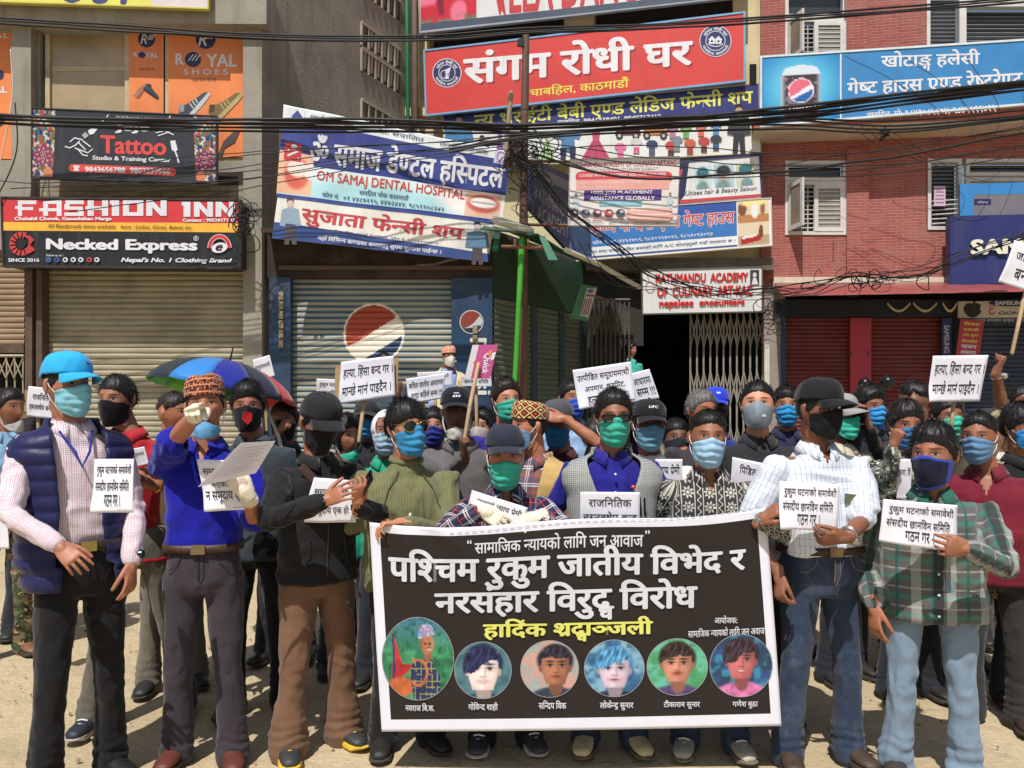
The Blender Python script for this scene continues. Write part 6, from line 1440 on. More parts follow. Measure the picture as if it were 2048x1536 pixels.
            V, Fc = [], []; ol = [(-.095, .012), (-.09, .034), (-.03, .037), (.03, .041), (.09, .049), (.14, .047), (.172, .034), (.188, .012)]
            pts = [(w_, y) for y, w_ in ol] + [(-w_, y) for y, w_ in reversed(ol)]
            for z, gw in ((0.002, .97), (.012, 1.03), (.026, 1.0)):
                for x, y in pts: V.append(M @ Vector((x * gw, -y * kk * gw, z + (.012 if y > .16 else 0) * (z < .02))))
            q = len(pts)
            for j in range(2):
                for i in range(q): Fc.append((j*q+i, j*q+(i+1) % q, (j+1)*q+(i+1) % q, (j+1)*q+i))
            Fc += [tuple(range(q-1, -1, -1)), tuple(range(2*q, 3*q))]
            so = obj_np('sole', np.array(V), Fc, plain('shoe_sole', sole, .7, .15, 20, dirt=.3), None, smooth=False); so.parent = o
            if lace or accent:
                mb = MB()
                for j in range(4): yy = .03 + j*.022; zz = .105 - j*.013; mb.tube([M @ Vector((-.022, -yy, zz - .006)), M @ Vector((0, -yy - .004, zz)), M @ Vector((.022, -yy, zz - .006))], .004, plain('shoe_lace', lace or accent, .7))
                if accent:
                    for sx in (-1, 1):
                        for j in range(3): mb.tube([M @ Vector((sx*.041, .02 - j*.022, .03)), M @ Vector((sx*.036, -.0 - j*.022, .062))], .004, plain('shoe_accent', accent, .5))
                l = mb.build('laces'); l.parent = o
    # ---------------- head wear
    def hp(s, v): return s.Hm @ Vector(v)
    def hair(s, c=(20, 17, 16), style='short', seed=0, under=False, grey=None):
        th = np.linspace(-np.pi, np.pi, 73); ph = np.linspace(-.75, np.pi/2 * .995, 44); T, PH = np.meshgrid(th, ph); X, Y, Z = head_base(T.ravel(), PH.ravel()); thk = dict(short=.011, thick=.015, spiky=.013, buzz=.004, long=.016, mop=.018, fade=.013)[style]
        a = np.abs(T.ravel()); P_ = np.c_[X, Y, Z]; nz = vn(np.c_[np.cos(T.ravel()) * 16, np.sin(T.ravel()) * 16, PH.ravel() * 2.5 + 3 * np.cos(T.ravel() * 2)], 1, seed); nb = vn(P_, 18, seed + 1)
        front = dict(short=.062, thick=.058, spiky=.066, buzz=.066, long=.056, mop=.046, fade=.068)[style]; low = {'fade': .035, 'buzz': .0, 'long': -.12}.get(style, -.005)
        line = np.interp(a, [0, .5, .95, 1.2, 1.5, 1.75, 2.1, 3.2], [front, front - .006, front - .022, .012 if style != 'fade' else .045, low - .012, low + .024, -.04 if style != 'fade' else .03, -.066 if style != 'fade' else .01]) + .006 * nb
        if style == 'long': line = np.interp(a, [0, .6, 1.0, 1.3, 3.2], [.06, .045, .0, -.1, -.13]) + .006 * nb
        grow = sm(Z - line, -.002, .028); t = thk * (.35 + .65 * grow) * (1 + .16 * nb + .45 * vn(P_, 11, seed + 9)) + .0022 * nz * grow; t = np.where(Z < line, -.006, t)
        if style in ('spiky', 'mop', 'thick'): t = t + grow * sm(Z, .05, .1) * thk * .5 * (1 + .4 * nz)
        if under: t = np.minimum(t, .004)
        nrm = P_ / np.array([HA**2, HB**2, HC**2]); nrm /= np.linalg.norm(nrm, axis=1, keepdims=True); Q = P_ + nrm * t[:, None]; V = [tuple(s.hp(q)) for q in Q]; W = len(th)
        keep = (Z > line - .012).reshape(len(ph), W); Fc = [(j*W+i, j*W+i+1, (j+1)*W+i+1, (j+1)*W+i) for j in range(len(ph)-1) for i in range(W-1) if keep[j+1, i] and keep[j+1, i+1]]
        mt = hair_mat(c); mb = V, Fc; rg = np.random.default_rng(seed + 5); ok = np.where(Z > line + .002)[0]; V = list(V); Fc = list(Fc)
        if not under and style not in ('buzz',):
            for i in rg.choice(ok, dict(short=1000, thick=1200, spiky=1100, long=1100, mop=1400, fade=800)[style]):
                p = Q[i]; n_ = nrm[i]; up = 1.1 if style == 'spiky' else .45; dn = np.array([n_[0]*.3, -.55 if p[1] < .02 else .3, -.75 if p[2] < .07 else -.1]); d = n_ * up * (.25 + .6 * rg.random()) + dn * (.6 if style != 'spiky' else .15) + rg.normal(0, .13, 3); d /= np.linalg.norm(d); L = thk * rg.uniform(.8, 1.7) + .004; w_ = np.cross(d, rg.normal(0, 1, 3)); w_ = w_ / np.linalg.norm(w_) * .0010
                b = len(V); q = p + n_ * -.003; e = q + d * L * .6; tip = q + d * L + np.array([0, 0, -.2*L])
                for z in (q - w_, q + w_, e + w_*.6, e - w_*.6, tip): V.append(tuple(s.hp(z)))
                Fc += [(b, b+1, b+2, b+3), (b+3, b+2, b+4)]
        return obj_np('hair', np.array(V), Fc, mt, s.root)
    def cap(s, c, brim=None, logo=None, seed=0, tilt=-4, back=False):
        """baseball cap: crown panels with seams, button, curved brim"""
        m = cloth('cap_cloth', c, bump=.25); mb_ = cloth('cap_brim_cloth', brim or c, bump=.2); th = np.linspace(-np.pi, np.pi, 61); ph = np.linspace(0, np.pi/2, 20); V = []; z0 = .046; Tm = s.Hm @ Matrix.Translation((0, .004, z0)) @ Matrix.Rotation(R(tilt), 4, 'X')
        for b in ph:
            for a in th:
                seam = .0016 * (abs(math.sin(3*(a + .52))) < .09); hgt = .092 * math.sin(b) ** .9; r = math.cos(b) ** .62; x = math.sin(a)*(HA + .012)*r; y = -math.cos(a)*(HB + .011)*r; y = y - .006*(y < 0)*math.sin(b*2)
                V.append(Tm @ Vector((x, y, hgt - seam - .012 * (math.cos(a) < -.4) * math.cos(b))))
        W = len(th); Fc = [(j*W+i, j*W+i+1, (j+1)*W+i+1, (j+1)*W+i) for j in range(len(ph)-1) for i in range(W-1)]; V = np.array([tuple(v) for v in V]); V += (vn(V, 30, seed) * .0018)[:, None]
        o = obj_np('cap', V, Fc, m, s.root, {'weave': V}); md = o.modifiers.new('solid', 'SOLIDIFY'); md.thickness = .004; md.offset = 1
        V, Fc = [], []; n = 24
        for j in range(9):
            t = j / 8
            for i in range(n + 1):
                a = (i / n - .5) * 2; an = a * .98; x0, y0 = math.sin(an)*(HA + .012), -math.cos(an)*(HB + .012); ext = .074 * max(0, 1 - abs(a) ** 2.6) ** .55
                V.append(Tm @ Vector((x0 * (1 + .12*t*(1-abs(a))), y0 - ext * t, .002 - .016 * a*a * (.4 + t) - .010*t - .012*t*t)))
        for j in range(8):
            for i in range(n): a = j*(n+1)+i; Fc.append((a, a+1, a+n+2, a+n+1))
        V = np.array([tuple(v) for v in V]); b = obj_np('brim', V, Fc, mb_, None, {'weave': V}); b.parent = o; md = b.modifiers.new('solid', 'SOLIDIFY'); md.thickness = .0035
        bt = tube([Tm @ Vector((0, 0, .091)), Tm @ Vector((0, 0, .097))], .007, 10); obj_np('button', np.array([tuple(v) for v in bt[0]]), bt[1], m, None).parent = o
        if logo:
            kind, lc = logo; mbb = MB(); mt = plain('cap_emblem', lc, .6, .05)
            def onf(u, v): a = u / (HA + .012); b = .30 + v / .09; r = math.cos(b)**.62; return Tm @ Vector((math.sin(a)*(HA + .0175)*r, -math.cos(a)*(HB + .0175)*r - .006*math.sin(b*2), .092*math.sin(b)**.9 + .002))
            if kind == 'peak':
                for pts in ([(-.012, 0), (-.004, .011), (.001, .004), (.001, 0)], [(0, 0), (.004, .008), (.012, 0)]): mbb.add([onf(u + .022, v + .005) for u, v in pts], [tuple(range(len(pts)))], mt)
            elif kind == 'bars':
                for q in range(3): pts = [(-.020 + q*.014, 0), (-.010 + q*.014, 0), (-.004 + q*.014, .012), (-.012 + q*.014, .012)]; mbb.add([onf(u, v) for u, v in pts], [tuple(range(4))], mt)
                mbb.add([onf(u, v) for u, v in ((-.014, .022), (.016, .022), (.016, .026), (-.014, .026))], [(0, 1, 2, 3)], mt)
            elif kind == 'box':
                mbb.add([onf(u, v) for u, v in ((-.0, .012), (.026, .012), (.026, .026), (-.0, .026))], [(0, 1, 2, 3)], mt)
            else:
                Vt, Ft, L = text_mesh(kind, .03, .2); lo, hi = Vt.min(0), Vt.max(0); U_ = (Vt - lo)/(hi - lo); mbb.add([onf((u - .5)*.052, .012 + v*.016) + Vector((0, -l*.0002, 0)) for (u, v), l in zip(U_, L)], Ft, mt)
            e = mbb.build('emblem'); e.parent = o
        return o
    def topi(s, c, pat, h=.085, tilt=-6):
        m = cloth('topi_cloth', c, pat, bump=.3); V, Fc, W = [], [], []; n = 40; Tm = s.Hm @ Matrix.Translation((0, .006, .04)) @ Matrix.Rotation(R(tilt), 4, 'X')
        prof = [(0, 1.0), (.4, 1.0), (.75, .94), (.93, .84), (1.0, .70), (.97, .3), (.95, .02)]
        for t, r in prof:
            for i in range(n):
                a = 2*math.pi*i/n; x, y = math.sin(a)*(HA + .011)*r, -math.cos(a)*(HB + .010)*r; V.append(Tm @ Vector((x, y, h*t + .014*(math.cos(a - .5))*t*.8 - .012*math.exp(-(x/.02)**2)*(t > .9)))); W.append((a*.08, h*t + (1-r)*.1, 0))
        for j in range(len(prof)-1):
            for i in range(n): a, b = j*n+i, j*n+(i+1) % n; Fc.append((a, b, b+n, a+n))
        V = np.array([tuple(v) for v in V]); V += (vn(V, 26, 3) * .003)[:, None]; return obj_np('topi', V, Fc, m, s.root, {'weave': np.array(W)})
    def mask(s, c, kind='surgical', drop=0, c2=None, seed=0):
        """fitted over nose and chin; kind surgical (pleated), cloth, cup, chin (pulled down)"""
        rj = random.Random(seed * 7 + 3); jf = rj.uniform(.86, 1.06); c = tuple(min(255, int(v * jf)) for v in c); drop = drop + rj.uniform(-.008, .003); wid = rj.uniform(.96, 1.04)
        n, m = 34, 26; V, Fc = [], []; top, bot = (.002, -.122) if kind != 'chin' else (-.082, -.140); A = 1.28 if kind != 'cloth' else 1.45
        for j in range(m + 1):
            v = j / m
            for i in range(n + 1):
                u = 2*i/n - 1; a = u * A; f = abs(u); zt = top + .012*math.exp(-(u/.22)**2) - .022*f*f; zb = bot + .035*f**2.5; z = zt + (zb - zt)*v; low = max(0, min(1, -z / .115)); w_ = (HA + .004) * (1 - .30*low); bul = .030*(1 - f**2)*math.sin(math.pi*min(1, v*.92 + .08))**.7
                nose = .011*math.exp(-(u/.2)**2)*max(0, 1 - v*1.6); dp = HB*(1 - .06*low) + .006; pl = .0042*math.sin(v*math.pi*8)*(1 - f**4) if kind == 'surgical' else 0
                if kind == 'chin': bul *= .35; nose = 0; pl *= .8; dp += .008
                if kind == 'cup': bul = .034*math.exp(-(u/.55)**2)*math.sin(math.pi*v)**.8; pl = 0
                if kind == 'cloth': bul = .022*math.exp(-(u/.5)**2)*math.sin(math.pi*min(1, v*.9 + .1))**.8 ; pl = 0
                V.append(Vector((math.sin(a)*w_*1.03*wid, -math.cos(a)*(dp - .012) - .004 - (bul + nose + pl)*max(0, math.cos(a*.9)), z + drop)))
        for j in range(m):
            for i in range(n): a = j*(n+1)+i; Fc.append((a, a+n+1, a+n+2, a+1))
        P_ = np.array([tuple(s.hp(v)) for v in V]); loc_ = np.array([tuple(v) for v in V]); P_ += (vn(loc_, 45, seed) * (.0028 if kind != 'cup' else .001))[:, None]
        mats = [cloth('mask_fabric', c, rough=.8, bump=.12, scale=400, sheen=.1, fade=.05)]; mi = [0]*len(Fc)
        if c2: mats.append(cloth('mask_trim', c2, bump=.1, fade=.05)); mi = [1 if (q // n < 2 or q // n > m - 3 or (c2 and q % n > n - 5)) else 0 for q in range(len(Fc))]
        o = obj_np('face_mask', P_, Fc, mats[0], s.root, {'weave': P_}, mats=mats, mi=mi); md = o.modifiers.new('solid', 'SOLIDIFY'); md.thickness = .003; md.offset = 1
        mb = MB(); lm = plain('ear_loop', (226, 226, 224) if kind in ('surgical', 'chin') else c, .7)
        for sg, i in ((-1, 0), (1, n)):
            for j, ez in ((1, .018), (m - 1, -.024)): p = V[j*(n+1)+i]; q = Vector((sg*.077, .012, ez)); mid = (p + q)/2 + Vector((sg*.006, 0, 0)); mb.tube([s.hp(p), s.hp(mid), s.hp(q)], .0016, lm, 5)
        l = mb.build('ear_loops'); l.parent = o
        if kind == 'cup':
            vb = tube([s.hp((.03, -.135, -.062)), s.hp((.032, -.147, -.063))], .011, 14); obj_np('valve', np.array([tuple(v) for v in vb[0]]), vb[1], plain('valve_plastic', (170, 178, 186), .4), None).parent = o
        return o
    def glasses(s, kind='aviator', c=(12, 12, 14)):
        mb = MB(); fm = plain('spectacle_frame', (170, 140, 80) if kind == 'aviator' else (24, 22, 22), .3, .05, metal=.7 if kind == 'aviator' else 0); t = NT('sunglass_lens'); lm = _MC.setdefault(('lens', c), t.done(lin(c), .06, .8)); L = MB()
        for sg in (-1, 1):
            ol = []
            for a in np.linspace(0, 2*math.pi, 22, endpoint=False):
                x, z = math.cos(a), math.sin(a); rx, rz = (.028, .023) if kind == 'aviator' else (.030, .016); p = 1 if kind == 'aviator' else .6
                X = sg*.034 + rx*math.copysign(abs(x)**p, x); Z = .008 + rz*math.copysign(abs(z)**p, z) - (.004 if kind == 'aviator' and z < 0 else 0); ol.append(s.hp((X, -.112 + .9*(abs(X) - .02)**2*14, Z)))
            L.add(ol + [s.hp((sg*.034, -.115, .008))], [(i, (i+1) % 22, 22) for i in range(22)], lm); mb.tube(ol + [ol[0]], .0016 if kind == 'aviator' else .003, fm, 6)
            mb.tube([s.hp((sg*.062, -.10, .014)), s.hp((sg*.079, -.06, .016)), s.hp((sg*.079, .01, .016))], .0022, fm, 6)
        mb.tube([s.hp((-.009, -.113, .016)), s.hp((0, -.117, .018)), s.hp((.009, -.113, .016))], .002, fm, 6); o = mb.build('sunglasses', s.root) if False else None
        me = MB(); V = [s.root.matrix_world.inverted()]
        f = mb.build('sunglasses'); f.parent = s.root; l = L.build('lenses', smooth=True); l.parent = f
    def watch(s, side, c=(190, 186, 176), face=(230, 228, 220), bangle=False):
        a = s.arms[side]; p = a['wr'] - (a['wr'] - a['el']).normalized()*.035; d = (a['wr'] - a['el']).normalized(); x = d.orthogonal().normalized(); y = d.cross(x); mb = MB(); r = .032; mt = plain('watch_metal', c, .25, .1, metal=.9)
        mb.tube([p + x*r*math.cos(q) + y*r*math.sin(q) for q in np.linspace(0, 2*math.pi, 24)], [(.003, .008) if not bangle else (.004, .004)]*24, mt, 8); o = mb.build('bangle' if bangle else 'wrist_watch'); o.parent = s.root
        if not bangle:
            n_ = -(a['pm'] - d*a['pm'].dot(d)).normalized(); m2 = MB(); m2.tube([p + n_*.026, p + n_*.037], .019, mt, 20); m2.tube([p + n_*.037, p + n_*.038], .015, plain('watch_face', face, .3), 20); m2.build('dial').parent = o
# ================================================================ PEOPLE: the crowd
K = cloth
BLUE_M, TEAL_M, PALE_M = (132, 194, 210), (66, 186, 160), (146, 182, 208)
jean = K('dark_denim', (40, 52, 76), pat_denim); blackw = K('black_trousers_cloth', (26, 25, 27)); greyw = K('grey_suiting', (62, 55, 62), pat_fine)
# --- front row
p = Person('man in bright blue cap, navy puffer vest and pale blue mask at the left', 160, 3.3, 706, yaw=42, head=(22, 2, 0), hx=132, skin=(150, 96, 70), hat=.018, vox=.0038, sw=.97, fat=1.08, stance=.13, step=.03)
p.arm('R', (118, 1092), .30, (.9, .5, -.2), 'relaxed', palm=(.2, .6, -.7), fdir=(.8, -.35, -.5)); p.arm('L', (263, 1128), .02, (.6, .5, -.2), 'relaxed', palm=(-1, .2, 0), fdir=(.05, -.2, -1)); p.build()
p.shirt('shirt', K('tattersall_cotton', (226, 216, 220), pat_tatter), loose=.98, seed=11, hem=p.hip + .045); p.vest('puffer_vest', K('navy_nylon', (36, 38, 78), rough=.42, bump=.12, sheen=.05), gap=.03, gap_bot=.085, quilt=.062, lap=.10, loose=1.1, hem=p.hip - .09)
p.trousers('trousers', blackw, loose=1.05, seed=3); p.belt((50, 40, 34), (170, 150, 90)); p.shoes((30, 28, 28)); p.hair(seed=1, under=True); p.cap((46, 170, 226), logo=('peak', (20, 40, 60)), seed=1); p.mask(BLUE_M, seed=1); p.watch('L', (60, 64, 70))
mb = MB(); c0 = p.U((0, .012, p.shz + .03)); mb.tube([p.U((-.06, -.06, p.shz + .0)), p.U((-.02, -.135, p.shz - .08)), p.U((.0, -.15, p.shz - .14)), p.U((.03, -.142, p.shz - .08)), p.U((.06, -.06, p.shz + .0))], .005, K('lanyard_ribbon', (36, 48, 140))); mb.build('lanyard').parent = p.root
P1 = p
p = Person('man in royal blue polo and patterned cap pointing a gloved hand at the camera', 408, 3.5, 748, yaw=10, head=(6, -2, -4), hx=412, skin=(158, 100, 72), hat=.025, vox=.0038, sw=1.02, fat=1.0, stance=.12, step=-.03)
p.arm('R', (396, 822), .40, (1.0, .3, -.55), 'point', palm=(.2, .3, -1), fdir=(.22, -.95, .18), glove=True); p.arm('L', (497, 992), .26, (.12, .5, -1), 'hold', palm=(-.5, .2, .8), fdir=(-.45, -.25, .65), glove=True); p.build()
p.shirt('polo_shirt', K('royal_blue_pique', (22, 24, 150), bump=.35), sleeve='short', untuck=True, hem=p.hip + .06, seed=12, vneck=.10); p.trousers('trousers', greyw, loose=1.06, seed=4); p.belt((72, 52, 42), (150, 130, 100)); p.shoes((96, 50, 40), (60, 40, 34)); p.hair(seed=2, under=True); p.topi((70, 24, 24), pat_dhaka_red, h=.088); p.mask((110, 176, 220), 'chin', seed=2)
mb = MB(); mb.tube([p.U((-.055, -.05, p.shz + .02)), p.U((-.01, -.128, p.shz - .12)), p.U((.04, -.138, p.shz - .2))], .006, K('lanyard_ribbon', (36, 48, 200))); mb.build('lanyard').parent = p.root
mb = MB(); a = p.arms['R']; q = a['wr'] - (a['wr'] - a['el']).normalized() * .05; p.watch('R', (150, 90, 50), bangle=True)
P2 = p
p = Person('man in black jacket and black cap looking down at a phone, brown trousers', 635, 3.64, 786, yaw=32, head=(8, 24, 0), hx=632, skin=(146, 92, 66), hat=.018, vox=.0038, fat=1.05, stance=.135, step=.02, lean=3)
p.arm('R', (646, 1003), .34, (1, .5, -.5), 'flat', palm=(.3, .7, -.2), fdir=(.9, -.25, .42)); p.arm('L', (716, 1012), .26, (1, .5, -.5), 'hold', palm=(-.3, .3, .9), fdir=(.15, -.3, .9)); p.build()
p.shirt('jacket', K('black_softshell', (30, 29, 30), bump=.35), loose=1.1, seed=13, amp=.010, hem=p.hip - .07, collar=False, cuff=.96); p.collar(K('black_softshell', (30, 29, 30), bump=.35), open_=.2); p.trousers('trousers', K('brown_corduroy', (116, 86, 66), bump=.28), amp=.008, loose=1.1, seed=5, cuff=.075); p.shoes((52, 54, 54), (226, 190, 60), accent=(226, 190, 60)); p.hair(seed=3, under=True); p.cap((34, 33, 35), seed=3); p.mask((26, 25, 27), 'cloth', seed=3)
mb = MB(); mb.tube([p.U((-.1, -.075, p.shz)), p.U((.02, -.14, p.shz - .14)), p.U((.15, -.14, p.shz - .3))], [(.004, .02)]*3, plain('bag_strap_leather', (64, 40, 34), .6)); mb.build('bag_strap').parent = p.root
P3 = p
p = Person('man in olive ribbed sweater with aviator sunglasses and bright blue mask', 815, 3.66, 806, yaw=16, head=(20, -4, 0), hx=812, skin=(166, 110, 80), vox=.0038, H=1.6, sw=1.2)
p.arm('R', (738, 1040), .1, (.8, .6, -.4), 'hold'); p.arm('L', (806, 1046), .26, (1, .5, -.6), 'hold', palm=(0, -.2, -1), fdir=(-.95, -.3, 0)); p.build()
p.shirt('sweater', K('olive_rib_knit', (116, 116, 80), pat_rib, bump=.5), seed=14, loose=1.06, collar=False, cuff=.9); p.trousers('trousers', blackw, seed=6); p.shoes((40, 38, 37)); p.hair(style='mop', seed=4); p.glasses('aviator'); p.mask((62, 156, 212), seed=4); p.watch('L', (196, 186, 160)); P4 = p
c0 = p.U((0, .012, p.shz + .045)); v, f = tube([c0 + Vector((.068*math.cos(a), .064*math.sin(a), -.014*(-math.sin(a)))) for a in np.linspace(0, 2*math.pi, 30)], .013, 10, cap=False); obj_np('collar', np.array([tuple(q) for q in v]), f, K('olive_rib_knit', (116, 116, 80), pat_rib, bump=.5), p.root, {'weave': np.array([tuple(q) for q in v])})
p = Person('man in navy cap, green mask and dark plaid shirt, gloved hands on the banner', 1012, 3.68, 850, yaw=4, head=(-2, 6, 0), hx=1008, skin=(176, 112, 86), hat=.018, vox=.0038, H=1.53, sw=1.0, lean=6)
p.arm('R', (962, 1018), .30, (.7, .4, -.5), 'relaxed', palm=(.1, .75, -.6), fdir=(.85, -.2, -.5), glove=True); p.arm('L', (1076, 1034), .30, (.7, .4, -.5), 'relaxed', palm=(-.1, .75, -.6), fdir=(-.85, -.2, -.45), glove=True); p.build()
p.shirt('plaid_shirt', K('plaid_flannel', (30, 32, 52), pat_plaid), seed=15, loose=1.04, vneck=.09); p.trousers('trousers', blackw, seed=7); p.shoes((62, 60, 62), (200, 196, 186), accent=(226, 226, 226)); p.hair(seed=5, under=True); p.cap((42, 46, 60), seed=5); p.mask(TEAL_M, seed=5, drop=-.018); P5 = p
p = Person('man in grey houndstooth waistcoat over blue shirt with sunglasses and green mask', 1220, 3.66, 785, yaw=0, head=(2, 3, 0), hx=1226, skin=(126, 78, 56), vox=.005, sw=1.04)
p.arm('R', (1136, 1110), .1, (.5, .6, -.3), 'hold'); p.arm('L', (1316, 1100), .1, (.5, .6, -.3), 'hold'); p.build()
p.shirt('blue_shirt', K('royal_blue_cotton', (34, 32, 128)), seed=16, vneck=.05); p.vest('waistcoat', K('houndstooth_tweed', (176, 178, 172), pat_houndstooth, bump=.3), gap=.012, lap=.22, hem=p.hip - .1, loose=1.08); p.trousers('trousers', jean, seed=8); p.shoes((206, 188, 146), (110, 96, 76)); p.hair(style='spiky', seed=6); p.glasses('square'); p.mask(TEAL_M, seed=6); P6 = p
mb = MB()
for sx, z in ((.105, .16), (.125, .165)): q = p.U((sx, -.152, p.shz - z)); mb.tube([q, q + Vector((.003, 0, -.075))], .0045, plain('pen_plastic', (20, 20, 22), .3))
[setattr(o_, 'parent', p.root) for o_ in mb.build_each('pen')]
mb = MB(); q = p.U((.075, -.152, p.shz - .115)); mb.tube([q, q + Vector((0, -.006, 0))], .011, plain('lapel_pin', (190, 70, 50), .4)); mb.build('lapel_pin').parent = p.root
mb = MB()
for z in (.06, .14, .2): q = p.U((0, -.132, p.shz - z)); mb.tube([q, q + Vector((0, -.006, 0))], .006, plain('white_button', (220, 220, 226), .4))
[setattr(o_, 'parent', p.root) for o_ in mb.build_each('shirt_button')]
p = Person('man in black and white patterned shirt with sky blue mask behind the banner', 1422, 3.62, 823, yaw=-6, head=(4, 2, 2), hx=1414, skin=(134, 84, 60), vox=.0038, H=1.56, sw=1.08)
p.arm('R', (1338, 1115), .1, (.5, .6, -.3), 'hold'); p.arm('L', (1522, 1040), .28, (.9, .5, -.6), 'grip', palm=(-.2, .5, -.6), fdir=(.55, -.55, .6)); p.build()
p.shirt('patterned_shirt', K('black_white_print', (52, 52, 52), pat_floral), seed=17, vneck=.10, loose=1.05); p.trousers('trousers', jean, seed=9); p.shoes((170, 162, 146), (110, 104, 92), lace=(226, 222, 214)); p.hair(style='fade', seed=7); p.mask(PALE_M, seed=7); P7 = p
p = Person('man in white checked shirt, black cap and black mask holding a paper', 1640, 3.5, 758, yaw=6, head=(26, 5, 0), hx=1634, skin=(118, 72, 50), hat=.018, vox=.0038, sw=1.1, fat=1.12, stance=.14)
p.arm('R', (1558, 1150), .12, (.9, .5, -.4), 'hold', palm=(.9, .2, -.3), fdir=(-.1, -.35, -1)); p.arm('L', (1690, 1076), .33, (1.0, .5, -.7), 'hold', palm=(-.1, .75, .5), fdir=(-.95, -.2, -.02)); p.build()
p.shirt('checked_shirt', K('white_check_cotton', (214, 220, 230), pat_check, fade=.05), sleeve='short', untuck=False, hem=p.hip + .055, seed=18, vneck=.09, fade=None) if False else p.shirt('checked_shirt', K('white_check_cotton', (214, 220, 230), pat_check, fade=.05), sleeve='short', hem=p.hip + .05, seed=18, vneck=.085, loose=1.02, amp=.013)
p.trousers('jeans', K('washed_denim', (46, 58, 80), pat_denim, bump=.25), amp=.006, seed=10, loose=1.04); p.belt((62, 44, 38), (130, 110, 84)); p.shoes((70, 56, 46), (60, 50, 44)); p.hair(seed=8, under=True); p.cap((30, 29, 31), seed=8); p.mask((24, 23, 25), 'cloth', seed=8); p.watch('L', (176, 170, 160), (120, 110, 80)); P8 = p
mb = MB(); q = [p.U((.05 + a, -.142, p.shz - .165 + b)) for a, b in ((0, 0), (.1, -.012), (.1, -.055), (0, -.042))]; mb.hexa(q, (0, .01, 0), plain('pocket_pouch', (96, 96, 72), .6)); mb.build('pocket_pouch').parent = p.root
p = Person('man in green and grey checked shirt with blue edged black mask holding a paper', 1862, 3.36, 853, yaw=-16, head=(-30, 4, 0), hx=1866, hs=1.08, skin=(140, 88, 62), vox=.0038, H=1.58, sw=1.26, fat=1.15, stance=.13)
p.arm('R', (1748, 1212), .06, (.15, .4, -1), 'relaxed', palm=(1, .3, 0), fdir=(-.05, -.2, -1)); p.arm('L', (1936, 1098), .33, (1, .6, -.7), 'hold', palm=(-.1, .95, .1), fdir=(-.95, -.25, .12)); p.build()
p.shirt('checked_shirt', K('green_check_cotton', (92, 90, 88), pat_green), seed=19, loose=1.02, amp=.014, hem=p.hip - .15, vneck=.06, ccol=K('green_collar', (40, 96, 80))); p.trousers('jeans', K('pale_denim', (122, 142, 162), pat_denim, bump=.25), amp=.009, seed=11, loose=1.0, cuff=.064); p.shoes((60, 56, 52)); p.hair(style='thick', seed=9); p.mask((28, 32, 58), 'cloth', c2=(44, 66, 170), seed=9); P9 = p
p = Person('heavyset man in maroon fleece with blue mask at the right edge', 1990, 3.95, 826, yaw=-30, head=(-14, 4, 0), hx=1958, skin=(136, 84, 60), vox=.007, sw=1.18, fat=1.25); p.build()
p.shirt('fleece_jacket', K('maroon_fleece', (110, 26, 42), bump=.3), seed=20, loose=1.12, vneck=.13); p.trousers('trousers', K('charcoal_trousers', (52, 50, 50)), seed=12, loose=1.1); p.shoes((60, 48, 40)); p.hair(style='fade', seed=10); p.mask((104, 146, 186), seed=10)
# seams, plackets, buttons, pockets: laid on the garment's own surface
CACHE = {}
def on_cloth(p, o, x, z):
    if o.name not in CACHE: CACHE[o.name] = np.array([v.co[:] for v in o.data.vertices])
    V = CACHE[o.name]; m = (np.abs(V[:, 0] - x) < .016) & (np.abs(V[:, 2] - z) < .016); q = V[m]; return Vector((x, q[:, 1].min() - .0015 if len(q) else -.14, z))
def seam(p, name, o, pts, mat, r=.0022, n=9):
    W = []
    for a, b in zip(pts, pts[1:]):
        for k in range(n): t = k / n; W.append(on_cloth(p, o, a[0] + (b[0]-a[0])*t, a[1] + (b[1]-a[1])*t))
    mb = MB(); mb.tube(W, [(.0016, r)] * len(W), mat, 6); q = mb.build(name, smooth=True); q.parent = p.root
def buttons(p, o, x, zs, mat):
    for z in zs: a = on_cloth(p, o, x, z); mb = MB(); mb.tube([a, a + Vector((0, -.004, 0))], .0055, mat, 10); q = mb.build('shirt_button', smooth=True); q.parent = p.root
def denim_seams(p, c):
    m = plain('seam_thread', c, .7); h = p.hip; seam(p, 'fly_seam', p.tr_o, [(.0, h + .04), (.0, h - .07)], m, .003); seam(p, 'fly_stitch', p.tr_o, [(.022, h + .05), (.022, h - .04), (.004, h - .075)], m, .0015)
    for s_ in (-1, 1): seam(p, 'pocket_seam', p.tr_o, [(s_*.07, h + .05), (s_*.085, h + .01), (s_*.12, h - .015), (s_*.14, h - .012)], m, .002)
for p, c in ((P8, (120, 104, 78)), (P9, (150, 150, 150)), (P2, (34, 30, 34)), (P3, (76, 54, 40)), (P1, (14, 14, 15))): denim_seams(p, c)
wb_ = plain('white_button', (220, 220, 226), .4)
for p, c, x in ((P8, (176, 184, 200), 0), (P9, (40, 44, 46), .0), (P7, (150, 146, 134), 0)): seam(p, 'placket', p.shirt_o, [(x + .016, p.shz - .1), (x + .016, p.hip + .06)], plain('placket_edge', c, .8), .0016, 24); buttons(p, p.shirt_o, x, [p.shz - .12 - .085*k for k in range(5)], wb_)
m = plain('zip_metal', (70, 70, 72), .4, metal=.6); seam(P3, 'zipper', P3.shirt_o, [(.0, P3.shz - .06), (.0, P3.hip - .04)], m, .003, 30)
for s_ in (-1, 1): seam(P3, 'pocket_zip', P3.shirt_o, [(s_*.075, P3.hip + .14), (s_*.10, P3.hip + .0)], m, .0022)
